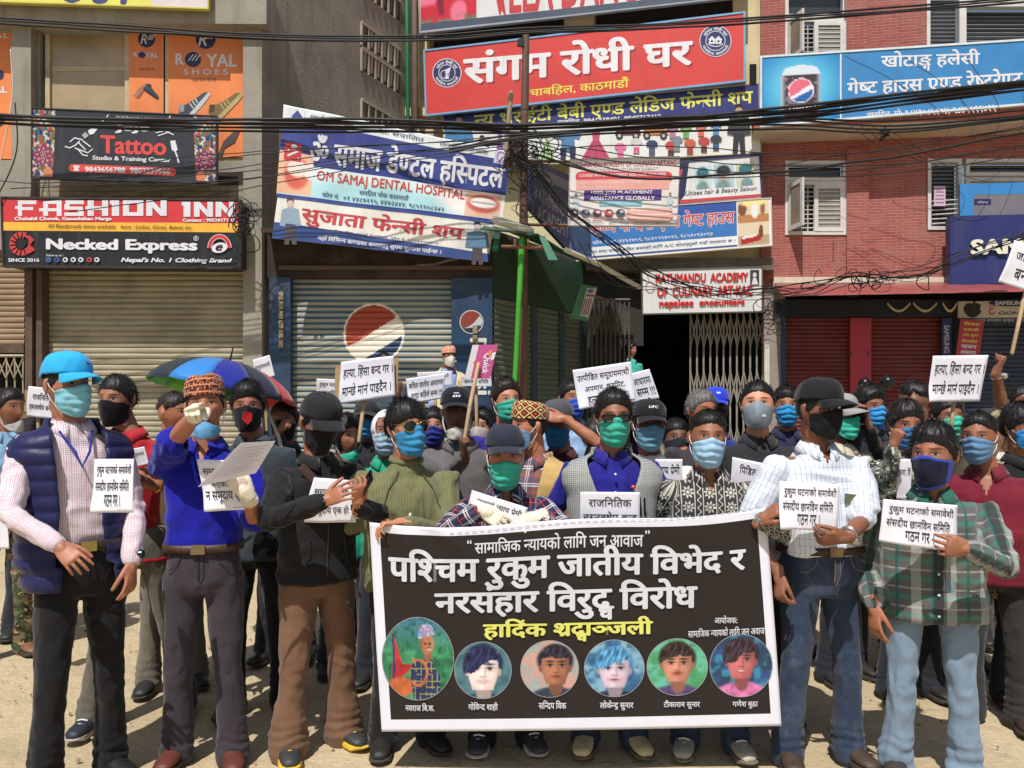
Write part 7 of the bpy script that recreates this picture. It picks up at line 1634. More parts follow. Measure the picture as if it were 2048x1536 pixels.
seam(P3, 'chest_emblem', P3.shirt_o, [(-.10, P3.shz - .13), (-.075, P3.shz - .12), (-.055, P3.shz - .13)], plain('emblem_grey', (96, 96, 96), .7), .004)
seam(P2, 'placket', P2.shirt_o, [(.0, P2.shz - .05), (.0, P2.shz - .16)], plain('blue_placket', (14, 16, 100), .8), .006); buttons(P2, P2.shirt_o, .0, [P2.shz - .1, P2.shz - .14], plain('blue_button', (60, 64, 170), .4))
for s_ in (-1, 1): seam(P4, 'raglan_seam', P4.shirt_o, [(s_*.05, P4.shz - .005), (s_*.10, P4.shz - .08), (s_*.13, P4.shz - .17)], plain('knit_seam', (84, 86, 56), .9), .003)
# --- second row and behind: one call each
def crowd(label, x, d, top, skin=(140, 90, 64), yaw=0, head=(0, 0, 0), hx=None, hair=('short', (20, 17, 16)), cap=None, topi=None, mask=None, shirt=((60, 60, 66), None, 'long'), trou=(44, 46, 54), tp=None, shoe=(44, 42, 40), vox=.009, H=None, sw=1.0, fat=1.0, seed=0, arms=None, vest=None, collar=True, vneck=0, ground=0, loose=1.0, name='shirt', stance=.12, step=.02, bare=False, sole=(60, 56, 52), accent=None, face=None, tname='trousers', jam=.011):
    p = Person(label, x, d, top, yaw=yaw, head=head, hx=hx, skin=skin, hat=.018 if cap else (.03 if topi else 0), vox=vox, H=H, sw=sw, fat=fat, ground=ground, stance=stance, step=step, face=face)
    for sd_, kw in (arms or {}).items(): p.arm(sd_, **kw)
    p.build(); c, pt, sl = shirt; p.shirt(name, K(name + '_cloth', c, pt), sl, seed=seed + 30, collar=collar, vneck=vneck, loose=loose, vox=.012, amp=jam)
    if vest: p.vest('waistcoat', K('waistcoat_cloth', vest, bump=.3), gap=.04, lap=.1)
    p.trousers(tname, K(tname + '_cloth', trou, tp), seed=seed + 50, vox=.013); p.shoes(shoe, sole, accent=accent)
    if hair: p.hair(hair[1], hair[0], seed=seed, under=bool(cap or topi))
    if cap: p.cap(cap[0], logo=cap[1], seed=seed)
    if topi: p.topi(*topi)
    if mask: p.mask(mask[0], mask[1], seed=seed, drop=mask[2] if len(mask) > 2 else 0, c2=mask[3] if len(mask) > 3 else None)
    return p
S = {}
S[1] = crowd('man in red shirt with black mask and gold bracelet behind the puffer vest', 276, 3.98, 752, yaw=10, head=(-18, 6, 0), hx=236, mask=((26, 25, 27), 'cloth'), shirt=((176, 34, 44), None, 'short'), trou=(96, 92, 82), shoe=(40, 44, 56), sole=(170, 166, 160), accent=(220, 220, 220), seed=1, vox=.006, arms={'R': dict(hand=(262, 955), dy=.24, pose='hold', fdir=(.5, -.3, .3)), 'L': dict(hand=(302, 968), dy=.2, pose='hold', palm=(-.5, .6, 0), fdir=(-.75, -.3, .3), pole=(1, .3, -.8))}, stance=.19, step=.1)
S[1].watch('L', (214, 170, 70), bangle=True)
S[2] = crowd('balding man in cream striped shirt turned away behind the pointing man', 345, 4.45, 786, yaw=20, head=(50, 0, 0), hx=350, skin=(150, 92, 66), shirt=((206, 184, 150), pat_stripe, 'long'), trou=(110, 104, 92), seed=2, hair=('fade', (40, 36, 34)))
S[3] = crowd('man in dark jacket with black and red mask beside the pointing man', 515, 4.1, 768, yaw=6, head=(8, 4, 0), hx=497, skin=(140, 86, 62), mask=((28, 27, 29), 'cloth'), shirt=((58, 66, 72), None, 'long'), trou=(24, 24, 28), shoe=(86, 58, 44), seed=3, hair=('thick', (20, 17, 16)), vox=.007, vneck=.07)
mb = MB(); q = S[3]; mb.add([q.hp((-.006 + .03*a, -.128 - .010*(1 - a*a) + .004*abs(b), -.045 + b*.034)) for a, b in ((0, 1), (1.15, .7), (1.15, -.3), (.45, -1), (-.5, -.1))], [(0, 1, 2, 3, 4)], K('red_mask_patch', (196, 36, 48))); o = mb.build('mask_patch'); o.parent = q.root; m = o.modifiers.new('solid', 'SOLIDIFY'); m.thickness = .004
S[4] = crowd('short man with black mask holding the striped umbrella', 570, 4.95, 803, skin=(132, 84, 60), mask=((26, 25, 27), 'cloth'), shirt=((40, 42, 48), None, 'long'), seed=4, arms={'R': dict(hand=(557, 866), dy=.2, pose='grip', palm=(.6, .5, 0), fdir=(.5, -.3, .6))})
S[5] = crowd('woman with black hair looking aside behind the man with the phone', 697, 4.75, 832, yaw=20, head=(24, 4, 0), hx=692, skin=(150, 98, 74), hair=('long', (20, 17, 16)), mask=(TEAL_M, 'chin'), shirt=((30, 28, 32), None, 'long'), seed=5, sw=.9, face=dict(nose=.8, brow=.3))
S[6] = crowd('person with blue mask half hidden under the big white placard', 735, 5.5, 800, skin=(120, 76, 56), mask=((58, 140, 206), 'surgical'), shirt=((38, 38, 42), None, 'long'), seed=6, cap=((52, 52, 56), None), arms={'L': dict(hand=(792, 790), dy=.1, pose='grip', fdir=(0, -.2, 1))})
S[7] = crowd('woman in white headscarf and green shawl behind the sweater man', 775, 4.55, 822, head=(6, 0, 0), skin=(140, 92, 70), hair=None, mask=((150, 176, 196), 'surgical'), shirt=((36, 150, 120), None, 'long'), seed=7, sw=.9)
q = S[7]; th = np.linspace(-np.pi, np.pi, 49); ph = np.linspace(-1.3, 1.5, 30); T_, PH = np.meshgrid(th, ph); X, Y, Z = head_base(T_.ravel(), PH.ravel()); kq = 1.2 + .12*sm(-Z, 0, .1); V = np.c_[X*kq, Y*kq + .012, Z*1.13]; V += (vn(V, 30, 4)*.006)[:, None]
Fc = [(j*49+i, j*49+i+1, (j+1)*49+i+1, (j+1)*49+i) for j in range(29) for i in range(48) if not (abs(th[i]) < .85 and -1.2 < ph[j] < .62)]
o = obj_np('headscarf', np.array([tuple(q.hp(v)) for v in V]), Fc, K('scarf_cotton', (226, 220, 222), bump=.3), q.root, {'weave': V}); m = o.modifiers.new('solid', 'SOLIDIFY'); m.thickness = .006
S[8] = crowd('man in grey jacket with white mask on his chin holding the pink sign', 930, 4.3, 776, head=(2, 0, 0), hx=914, skin=(92, 58, 44), cap=((26, 27, 36), ('bars', (226, 226, 226))), mask=((222, 216, 206), 'chin'), shirt=((98, 96, 96), None, 'long'), seed=8, vox=.006, sw=1.08, arms={'R': dict(hand=(930, 912), dy=.42, pose='grip', palm=(.8, .4, 0), fdir=(-.15, -.4, .9))})
S[9] = crowd('woman with dark hair whose forehead shows beside the sunglasses man', 868, 5.05, 816, skin=(158, 104, 80), hair=('long', (20, 17, 16)), mask=((50, 60, 150), 'surgical'), seed=9, sw=.9, shirt=((50, 50, 60), None, 'long'))
S[10] = crowd('woman with long dark hair peeking past the grey jacket', 966, 5.05, 818, skin=(150, 100, 78), hair=('long', (18, 15, 15)), mask=((190, 180, 176), 'cup'), seed=10, sw=.9, head=(-20, 0, 0), shirt=((44, 40, 50), None, 'long'))
S[11] = crowd('man with tousled hair and green mask behind the patterned topi', 1012, 4.72, 762, skin=(168, 110, 82), hair=('spiky', (34, 24, 20)), mask=(TEAL_M, 'surgical'), seed=11, yaw=10, head=(12, 0, 0), shirt=((48, 44, 130), None, 'long'))
S[12] = crowd('man in diamond patterned topi and khaki waistcoat facing left', 1078, 4.15, 796, yaw=-25, head=(-40, 2, 0), hx=1060, skin=(166, 104, 76), topi=((60, 34, 28), pat_dhaka, .085), mask=((128, 170, 214), 'surgical'), shirt=((120, 90, 80), pat_plaid, 'long'), vest=(196, 164, 104), seed=12, vox=.007)
S[13] = crowd('man in grey cap shading his eyes, maroon shirt', 1128, 4.5, 800, yaw=-8, head=(-12, 8, 0), hx=1117, skin=(150, 94, 68), cap=((78, 78, 82), None), mask=((44, 120, 176), 'surgical'), shirt=((74, 34, 42), None, 'short'), seed=13, vox=.007, arms={'L': dict(hand=(1130, 838), dy=.22, pose='flat', palm=(0, .8, -.5), fdir=(-.9, -.1, .15), pole=(1, .2, -.9))})
S[14] = crowd('man in light blue shirt with blue mask behind the tilted placard', 1150, 5.3, 762, head=(24, 0, 0), hx=1142, skin=(146, 92, 66), mask=((52, 90, 196), 'surgical'), shirt=((150, 180, 214), None, 'long'), seed=14)
S[15] = crowd('man in black cap and white T-shirt with pale blue mask', 1310, 4.15, 800, head=(4, 2, 2), hx=1296, skin=(112, 68, 50), cap=((32, 31, 34), ('UFC', (226, 226, 226))), mask=((120, 176, 204), 'surgical'), shirt=((232, 228, 224), None, 'short'), collar=False, seed=15, vox=.006, sw=1.06)
S[16] = crowd('grey haired man looking over the patterned shirt', 1412, 4.6, 781, head=(22, 6, 0), hx=1402, skin=(150, 90, 64), hair=('short', (88, 86, 84)), shirt=((60, 56, 60), None, 'long'), seed=16)
S[17] = crowd('man in bright blue cap behind the grey haired man', 1430, 5.25, 776, skin=(90, 58, 44), cap=((40, 66, 206), ('box', (200, 206, 230))), mask=((30, 30, 34), 'cloth'), shirt=((44, 60, 140), None, 'long'), seed=17, head=(-10, 0, 0))
S[18] = crowd('big man in black jacket with grey valve mask', 1520, 3.98, 764, head=(-18, -4, 0), hx=1514, skin=(186, 122, 92), mask=((140, 150, 156), 'cup'), shirt=((44, 44, 46), None, 'long'), seed=18, vox=.006, sw=1.18, fat=1.2, hair=('short', (18, 16, 16)), face=dict(wide=1.06, nose=.9))
S[19] = crowd('man with bright blue mask half hidden behind the black cap', 1572, 5.1, 776, skin=(150, 94, 66), head=(-15, 0, 0), mask=((50, 150, 210), 'surgical'), shirt=((40, 44, 70), None, 'long'), seed=19, hair=('thick', (24, 20, 18)))
S[20] = crowd('man in pale grey cap and green mask behind the white checked shirt', 1688, 4.6, 788, yaw=18, head=(16, 2, 0), hx=1676, skin=(80, 54, 44), cap=((150, 148, 146), None), mask=(TEAL_M, 'surgical'), shirt=((206, 196, 170), None, 'long'), seed=20)
S[21] = crowd('man photographing with a dark phone, blue mask', 1750, 4.9, 776, yaw=-10, head=(26, 4, 0), hx=1738, skin=(130, 82, 60), mask=((60, 146, 210), 'surgical'), shirt=((36, 40, 48), None, 'long'), seed=21, hair=('thick', (22, 19, 18)), vox=.007, arms={'R': dict(hand=(1712, 850), dy=.35, pose='hold', palm=(.6, .5, 0), fdir=(.1, -.3, .9)), 'L': dict(hand=(1738, 855), dy=.35, pose='hold', palm=(-.6, .5, 0), fdir=(-.3, -.3, .9))}, vest=(34, 36, 44))
S[22] = crowd('young man with shaved sides seen from behind in a striped top', 1838, 5.2, 766, yaw=-60, head=(-70, 6, 0), hx=1830, skin=(120, 78, 58), hair=('fade', (20, 17, 16)), mask=((200, 200, 200), 'surgical'), shirt=((206, 196, 160), pat_stripe, 'long'), seed=22, collar=False)
S[23] = crowd('young man in camouflage jacket with blue mask and raised fist', 1822, 4.3, 806, head=(-4, 8, 0), hx=1808, skin=(140, 88, 64), mask=((66, 134, 200), 'surgical'), shirt=((120, 122, 108), pat_camo, 'long'), seed=23, hair=('thick', (26, 22, 20)), vox=.006, arms={'R': dict(hand=(1786, 895), dy=.3, pose='grip', palm=(.8, .4, 0), fdir=(.15, -.25, .9))}, loose=1.05, name='camouflage_jacket')
S[24] = crowd('man with green mask raising a tattooed arm behind the white placard', 1912, 4.75, 796, skin=(128, 80, 58), mask=(TEAL_M, 'surgical'), shirt=((180, 160, 130), None, 'short'), seed=24, hx=1893, vox=.006, sw=1.1, arms={'L': dict(hand=(1992, 742), dy=.18, pose='grip', palm=(-.7, .5, 0), fdir=(.45, -.2, .85), pole=(1, .3, -.2), l=1.12)})
S[24].watch('L', (200, 196, 186))
S[26] = crowd('man in black shirt with blue mask cut off by the right edge', 2050, 4.25, 812, skin=(140, 88, 62), mask=((52, 140, 206), 'surgical'), shirt=((28, 27, 30), None, 'long'), seed=26, hx=2040, head=(14, 0, 0), hair=('mop', (18, 16, 16)), vox=.007)
S[27] = crowd('dark haired man far back at the right edge', 2040, 5.9, 772, skin=(120, 76, 56), shirt=((90, 84, 80), None, 'long'), seed=27, mask=((60, 60, 66), 'cloth'))
S[28] = crowd('man with mask under his chin at the left edge in camouflage trousers', 6, 5.0, 778, yaw=40, head=(30, 4, 0), hx=18, skin=(132, 84, 60), mask=((206, 206, 206), 'chin'), shirt=((126, 166, 196), None, 'short'), trou=(110, 100, 70), tp=pat_camo2, shoe=(120, 84, 66), seed=28, hair=('short', (24, 21, 20)), tname='camouflage_trousers')
S[29] = crowd('man with black hair and black mask far back at the left', 66, 5.5, 800, skin=(120, 76, 56), mask=((60, 60, 64), 'cloth'), shirt=((90, 60, 60), None, 'long'), seed=29, yaw=30, arms={'L': dict(hand=(80, 905), dy=.2, pose='grip', fdir=(0, -.3, .9))})
S[30] = crowd('elderly man in pink topi, cream waistcoat and white cup mask on the raised step', 893, 9.9, 690, yaw=16, head=(12, 0, 0), hx=897, skin=(116, 72, 52), topi=((206, 130, 130), pat_dhaka, .085), mask=((232, 228, 220), 'cup'), shirt=((140, 160, 206), None, 'long'), vest=(222, 206, 160), trou=(150, 150, 160), seed=30, ground=.6, vox=.009, H=1.72)
S[31] = crowd('man with short black hair whose head shows above the big placard', 768, 8.4, 706, skin=(150, 92, 66), shirt=((70, 80, 90), None, 'long'), seed=31, ground=.0, H=None, vox=.011)
S[32] = crowd('young woman in teal top standing in the dark doorway', 1262, 13.2, 686, yaw=24, head=(16, 0, 0), skin=(150, 104, 84), hair=('long', (20, 17, 16)), shirt=((66, 180, 166), None, 'short'), trou=(36, 38, 60), seed=32, ground=.75, vox=.011, sw=.88, face=dict(nose=.8, brow=.3))
S[33] = crowd('man in maroon shirt far back beside the grey cap', 1712, 6.2, 790, skin=(126, 80, 58), shirt=((96, 40, 44), None, 'long'), seed=33, mask=((70, 130, 190), 'surgical'), hair=('short', (24, 20, 18)))
S[34] = crowd('bystander in pale patterned shirt behind the maroon fleece', 2000, 5.3, 822, skin=(120, 76, 56), shirt=((206, 200, 190), pat_floral, 'long'), seed=34)
S[35] = crowd('man in dark jacket behind the black and white patterned shirt', 1352, 4.75, 838, skin=(110, 70, 52), shirt=((34, 33, 36), None, 'long'), seed=35, mask=((40, 40, 44), 'cloth'))
S[36] = crowd('man in dark hooded jacket between the waistcoat man and the grey cap', 1192, 4.75, 836, skin=(110, 70, 52), shirt=((32, 31, 34), None, 'long'), seed=36, mask=((40, 40, 44), 'cloth'), yaw=150)
# ================================================================ BANNER
BQ = [(737, 1046), (1535, 1014), (1564, 1453), (763, 1464)]
def bwave(p):
    x, z = p.x, p.z; top = max(0, (z - .55) / .6)
    return .02 * math.sin(x * 2.6 + 1) * (.4 + top) + .012 * math.sin(x * 6.5 + z * 3) * top + .014 * math.exp(-((x + .45 + (z - 1.0) * .7) / .06) ** 2) * top + .012 * math.exp(-((x + .25 + (z - 1.0) * 1.2) / .05) ** 2) * top
c = [P(x, y, d) for (x, y), d in zip(BQ, (3.36, 3.36, 3.36, 3.36))]
s = Sign('protest_banner', 'wide black protest banner with white lettering and six round portraits held by the front row', 'banner', BQ, 3.36, surf=Flat(c[0], c[1], c[3], bwave))
def topedge(u): return -14 * math.sin(math.pi * u) * -1 + 6 * math.sin(u * 9)          # the held edge sags between the hands
DQ = BQ
def bq(u, v):
    x, y = bil(BQ, u, v); return x, y + topedge(u) * (1 - v) ** 3
NX, NY = 120, 70; V = [s.surf.pt(*bq(i/NX, j/NY)) for j in range(NY+1) for i in range(NX+1)]
cl = cloth('banner_vinyl', (46, 41, 39), rough=.38, bump=.05, sheen=0, fade=.05); wv = cloth('banner_border', (226, 226, 236), rough=.4, bump=.05, sheen=0, fade=.03)
mi = []; Fc = []
for j in range(NY):
    for i in range(NX):
        Fc.append((j*(NX+1)+i, (j+1)*(NX+1)+i, (j+1)*(NX+1)+i+1, j*(NX+1)+i+1)); u, v = (i + .5)/NX, (j + .5)/NY
        mi.append(1 if u < .022 or u > .974 or v > .942 or v < .038 else 0)
mb = MB(); mb.add(V, Fc, cl); mb.mats.append(wv); mb.m = mi; o = mb.build('sheet', s.root, smooth=True); md = o.modifiers.new('solid', 'SOLIDIFY'); md.thickness = .0025; md.offset = -1
s.lay = .0008; SIL = (214, 214, 222)
def warp(x, y):
    u = (x - 737) / 800; v = max(0, (y - 1040) / 420); return x, y + topedge(min(1, max(0, u))) * max(0, 1 - v) ** 3
def face(u, v, bg, skin, hair, cloth_, fx=.5, fy=.5, r=.24, style=0, yaw=0.0, light=.25):
    n = lambda sc, sd_: vn(np.c_[u * sc, v * sc, 0*u], 1, sd_)
    wu, wv_ = u + .012 * n(9, 21), v + .012 * n(9, 22)
    img = np.tile(np.array(bg[0], float), (len(u), 1)); img = paste(img, sm(n(5, 1) + .4 * n(13, 4), -.3, .5) * .8, bg[1]); img = paste(img, sm(n(8, 2) + .4 * n(19, 6), .0, .6) * .6, bg[2] if len(bg) > 2 else bg[1])
    sk, hr, ct = np.array(skin, float), np.array(hair, float), np.array(cloth_, float)
    cl_ = blob(wu, wv_, fx, fy + r*2.6, r*2.0, r*1.35, .08); img = paste(img, cl_, ct); img = paste(img, cl_ * sm(n(11, 5), -.1, .6) * .5, ct * .62); img = paste(img, cl_ * sm(n(24, 8), .1, .5) * .35, np.minimum(255, ct * 1.35))
    img = paste(img, blob(u, v, fx + r*.04, fy + r*1.18, r*.42, r*.62, .2), sk * .7)
    img = paste(img, blob(wu, wv_, fx, fy - r*.36, r*1.06, r*1.0, .14), hr)
    for sx in (-1, 1): img = paste(img, blob(u, v, fx + sx*r*.88, fy + r*.1, r*.12, r*.22, .3), sk * .74)
    x, y = (u - fx) / r, (v - fy) / r; jaw = .84 - .26 * sm(y, .1, 1.15); fm = (1 - sm(np.abs(x) / np.maximum(jaw, .1), .93, 1.06)) * (1 - sm(y, 1.02, 1.12)) * (1 - sm(-y, .95, 1.1))
    sh = 1.05 - light * sm(x + yaw, -.3, 1.1) - .12 * sm(np.abs(x), .45, .9) - .10 * sm(y, .55, 1.1) + .07 * np.exp(-((x + .1) / .16) ** 2) * sm(y, -.8, -.2) + .05 * n(7, 15)
    img = img * (1 - fm[:, None]) + np.clip(sk[None, :] * sh[:, None], 0, 255) * fm[:, None]; c_ = yaw * .25
    def soft(cx, cy, rx, ry, col, k): 
        nonlocal img
        img = paste(img, k * np.exp(-((x - cx) / rx) ** 2 - ((y - cy) / ry) ** 2) * fm, col)
    for sx in (-1, 1):
        ex = c_ + sx * .36; soft(ex, -.10, .24, .14, sk * .55, .55); soft(ex, -.07, .17, .065, (206, 196, 192), .8); soft(ex + .01, -.075, .085, .08, (18, 12, 12), 1); soft(ex, -.135, .2, .04, (26, 18, 18), .95); soft(ex, -.32, .25, .065, hr * .7 + 8, .95); soft(c_ + sx * .46, .26, .2, .16, np.minimum(255, sk * 1.1), .35); soft(c_ + sx*.10, .33, .06, .04, sk * .45, .6)
    soft(c_ + .12, .12, .07, .26, sk * .66, .5); soft(c_, .27, .1, .06, np.minimum(255, sk * 1.12), .5); soft(c_, .38, .17, .05, sk * .6, .5); soft(c_, .60, .27, .085, sk * np.array([.72, .42, .40]), .95); soft(c_, .60, .24, .018, sk * .35, .7); soft(c_, .74, .2, .05, sk * .72, .4)
    if style in (1, 4): soft(c_, .60, .22, .05, (236, 230, 226), 1)
    if style == 3: soft(c_, .49, .26, .045, hr + 10, .75)
    side = {0: .0, 1: .62, 2: .1, 3: .2, 4: .66, 5: .42}[style]; hl = -.52 + side * sm(-x, -.55, .75) + .10 * n(16, 7) + .06 * n(40, 17)
    hm = (1 - sm(y - hl, -.05, .07)) * blob(wu, wv_, fx, fy - r*.12, r*1.06, r*1.26, .08); img = paste(img, hm, hr)
    st_ = vn(np.c_[x * 14 + y * 5, y * 3, 0*u], 1, 9); img = paste(img, hm * sm(st_, .0, .7) * .55, hr * 1.5 + 34); img = paste(img, hm * sm(-st_, .1, .7) * .5, hr * .45)
    return img + 4 * n(50, 11)[:, None]
def fig1(u, v):
    n = lambda sc, sd_: vn(np.c_[u * sc, v * sc, 0*u], 1, sd_); img = np.tile(np.array([46., 120, 84]), (len(u), 1)); img = paste(img, sm(n(6, 1) + .5*n(15, 7), -.5, .7) * .8, (84, 164, 116)); img = paste(img, sm(.3 - v, -.15, .3), (70, 120, 144)); img = paste(img, sm(n(16, 3) + .5*n(38, 8), -.1, .8) * .7, (28, 84, 56)); u = u + .008*n(12, 31); v = v + .008*n(12, 32)
    for pts, c_ in (([(.15, .2), (.27, .55), (.16, .62)], (196, 56, 58)), ([(.17, .58), (.40, .58), (.26, .72), (.17, .7)], (184, 48, 54))):
        ins = np.ones(len(u), bool)
        for i in range(len(pts)):
            a, b = pts[i], pts[(i+1) % len(pts)]; ins &= ((b[0]-a[0])*(v-a[1]) - (b[1]-a[1])*(u-a[0])) >= -.004
        img = paste(img, ins * 1., c_)
    img = paste(img, (np.abs(u - .15 - .02*v) < .012) * (v > .18) * (v < .75), (40, 50, 120)); img = paste(img, blob(u, v, .26, .84, .2, .12, .1), (206, 108, 62))
    body = (u > .40 + .05*np.cos(v*6)) & (u < .82 - .1*sm(.75 - v, 0, .2)) & (v > .5) & (u - .40 > (.62 - v) * .3); img = paste(img, body * 1., (40, 56, 96)); img = paste(img, (body & ((u * 13 % 1 < .12) | (v * 13 % 1 < .12))) * 1., (170, 160, 90)); img = paste(img, (np.abs(np.hypot((u - .5)/.8, v - .66) - .16) < .022) * (v > .5) * (u > .42), (206, 116, 70)); img = img * (1 - .22 * sm(n(8, 14) + .5*n(20, 15), -.4, .8) * (v > .5))[:, None]
    img = paste(img, blob(u, v, .64, .45, .05, .09, .1), (150, 96, 70)); fm = blob(u, v, .63, .32, .098, .125, .1); img = paste(img, fm, (176, 116, 86)); img = paste(img, fm * sm(u, .64, .74) * .5, (206, 150, 116)); img = paste(img, fm * sm(.60 - u, 0, .07) * .6, (110, 70, 54)); img = paste(img, blob(u, v, .67, .31, .018, .012, .3), (30, 22, 22)); img = paste(img, blob(u, v, .605, .315, .018, .012, .3), (30, 22, 22)); img = paste(img, blob(u, v, .655, .388, .035, .010, .6) * .8, (226, 206, 196)); img = paste(img, blob(u, v, .65, .368, .04, .008, .6) * .5, (60, 36, 32)); img = paste(img, blob(u, v, .655, .345, .014, .02, .6) * .5, (120, 76, 56))
    tp = blob(u, v, .615, .20, .115, .13, .06) * (1 - sm(v + .25*(u - .6), .225, .245)); img = paste(img, tp, (120, 150, 196)); img = paste(img, tp * sm(n(44, 5), -.1, .3) * .8, (206, 110, 120)); img = paste(img, tp * sm(n(50, 8), .2, .4) * .7, (236, 226, 220)); return img + 4 * n(50, 12)[:, None]
ports = [(836, 1317, 71, 82, fig1), (966, 1339, 56, 56, lambda u, v: face(u, v, ((60, 100, 110), (90, 130, 140)), (236, 214, 206), (28, 34, 70), (40, 70, 110), .5, .5, .33, 1, light=.1)),
  (1099, 1336, 57, 56, lambda u, v: face(u, v, ((196, 160, 146), (150, 170, 170), (206, 150, 140)), (176, 116, 90), (34, 32, 44), (50, 62, 80), .6, .46, .29, 0, .15)),
  (1228, 1335, 59, 56, lambda u, v: face(u, v, ((60, 110, 150), (150, 190, 210), (40, 80, 120)), (214, 190, 206), (70, 130, 170), (34, 40, 66), .5, .52, .30, 5, light=.15)),
  (1354, 1333, 60, 56, lambda u, v: face(u, v, ((80, 160, 110), (110, 190, 170), (70, 140, 90)), (206, 140, 116), (44, 32, 32), (90, 70, 120), .5, .45, .29, 3)),
  (1482, 1331, 62, 62, lambda u, v: face(u, v, ((50, 80, 130), (40, 60, 80), (60, 170, 190)), (196, 110, 110), (50, 36, 46), (216, 120, 170), .5, .42, .27, 4))]
for cx, cy, rx, ry, fn in ports:
    s.lay = .0022; s.ring(cx, cy, rx + 1.5, ry + 1.5, 2, (150, 150, 156), 60)
    n = 84; s.photo((cx - rx, cy - ry, cx + rx, cy + ry), n, fn, 'portrait_print', mask=lambda u, v: math.hypot(u - .5, v - .5) < .5)
s.lay = .0026
s.text('“', [(935, 1066), (944, 1066), (944, 1074), (935, 1074)], SIL, .02, warp=warp); s.text('”', [(1288, 1049), (1298, 1048), (1298, 1056), (1288, 1057)], SIL, .02, warp=warp)
s.text('सामाजिक न्यायको लागि जन आवाज', [(950, 1064), (1285, 1048), (1285, 1084), (950, 1096)], SIL, .018, warp=warp)
s.text('पश्चिम रुकुम जातीय विभेद र', [(776, 1091), (1492, 1076), (1492, 1152), (776, 1182)], SIL, .034, warp=warp)
s.text('नरसंहार विरुद्ध विरोध', [(869, 1169), (1394, 1153), (1394, 1234), (869, 1244)], SIL, .034)
s.text('हार्दिक श्रद्धाञ्जली', [(966, 1236), (1305, 1230), (1305, 1278), (966, 1285)], (226, 226, 96), .036)
s.text('आयोजक:', [(1428, 1230), (1474, 1230), (1474, 1246), (1428, 1246)], SIL, .015); s.text('सामाजिक न्यायको लागि जन अवाज', [(1375, 1256), (1529, 1250), (1529, 1268), (1375, 1274)], SIL, .015)
for t_, x0, x1, y0, y1 in (('नवराज बि.क.', 811, 869, 1405, 1421), ('गोविन्द शाही', 937, 996, 1402, 1420), ('सन्दिप विक', 1077, 1132, 1398, 1416), ('लोकेन्द्र सुनार', 1199, 1266, 1398, 1418), ('टीकाराम सुनार', 1326, 1399, 1398, 1416), ('गणेश बुढा', 1464, 1515, 1398, 1416)): s.text(t_, (x0, y0, x1, y1), SIL, .02)
for k in range(42):
    s.lay = .002
    s.rect([(900 + k*15, 1050 - k*.95 + topedge((163 + k*15)/800)), (909 + k*15, 1049.5 - k*.95 + topedge((172 + k*15)/800)), (909 + k*15, 1051 - k*.95 + topedge((172 + k*15)/800)), (900 + k*15, 1051.5 - k*.95 + topedge((163 + k*15)/800))], (170, 170, 186))
s.done()
# ================================================================ PLACARDS, PAPERS
pap = cloth('white_paper', (232, 230, 238), rough=.75, bump=.08, scale=60, sheen=0, fade=.02); card = cloth('brown_cardboard', (176, 146, 104), rough=.85, bump=.15, sheen=0); wood = plain('pale_wood', (186, 160, 122), .75, .2, 20, bump=.2)
def paper(name, label, q, d, lines, cat='placard', stick=None, back=False, curl=.012, ink=(26, 26, 30), mat=None, group=None, bold=.005, foot=True, seed=0, tilt=0):
    q = quadpts(q); dd = d if hasattr(d, '__len__') else [d] * 4; cc = [P(x, y, k) for (x, y), k in zip(q, dd)]; m0 = sum(cc, Vector()) / 4
    wv = lambda p: curl * math.sin((p.x - m0.x) * 11 + seed) * .8 + curl * .5 * math.sin((p.z - m0.z) * 14 + seed * 2) + curl * 2.2 * math.exp(-(((p.x - cc[3].x)**2 + (p.z - cc[3].z)**2) / .003)) * (1 if seed % 2 else -.5)
    s = Sign(name, label, cat, q, dd, group=group, surf=Flat(cc[0], cc[1], cc[3], wv)); n = 16; V = [s.surf.pt(*bil(q, i/n, j/n)) for j in range(n+1) for i in range(n+1)]
    mb = MB(); mb.add(V, [(j*(n+1)+i, (j+1)*(n+1)+i, (j+1)*(n+1)+i+1, j*(n+1)+i+1) for j in range(n) for i in range(n)], mat or pap); o = mb.build('sheet', s.root, smooth=True); md = o.modifiers.new('solid', 'SOLIDIFY'); md.thickness = .0012; md.offset = -1
    if back:
        g = [(q[0][0] - 14, q[0][1] + 8), (q[1][0] + 8, q[1][1] + 3), (q[2][0] + 3, q[2][1] - 8), (q[3][0] - 10, q[3][1] - 10)]; mb = MB(); mb.hexa([s.surf.pt(x, y, -.03) for x, y in g], -s.surf.nrm * .005, card); mb.build('cardboard_backing', s.root)
    s.lay = .0004
    for t, (u0, v0, u1, v1) in lines: s.text(t, [bil(q, u0, v0), bil(q, u1, v0), bil(q, u1, v1), bil(q, u0, v1)], ink, bold)
    if foot: s.text('सामाजिक न्यायको लागि जन आवाज', [bil(q, .62, .93), bil(q, .96, .93), bil(q, .96, .96), bil(q, .62, .96)], (120, 120, 130), 0)
    s.done()
    if stick:
        mb = MB(); (x0, y0), (x1, y1), dz = stick; mb.tube([P(x0, y0, m0.y + .045), P(x1, y1, m0.y + .045 - dz)], .011, wood, 8); mb.build('stick', s.root, smooth=True)
    return s
L3 = [('रुकुम घटनाको समावेशी', (.08, .09, .95, .33)), ('संसदीय छानविन समिति', (.06, .38, .90, .61)), ('गठन गर ।', (.30, .67, .68, .89))]
paper('paper_sign', 'white paper with three lines of black lettering on the puffer vest man', (189, 918, 270, 1025), (2.98, 2.98, 2.96, 2.96), L3, 'paper', seed=1)
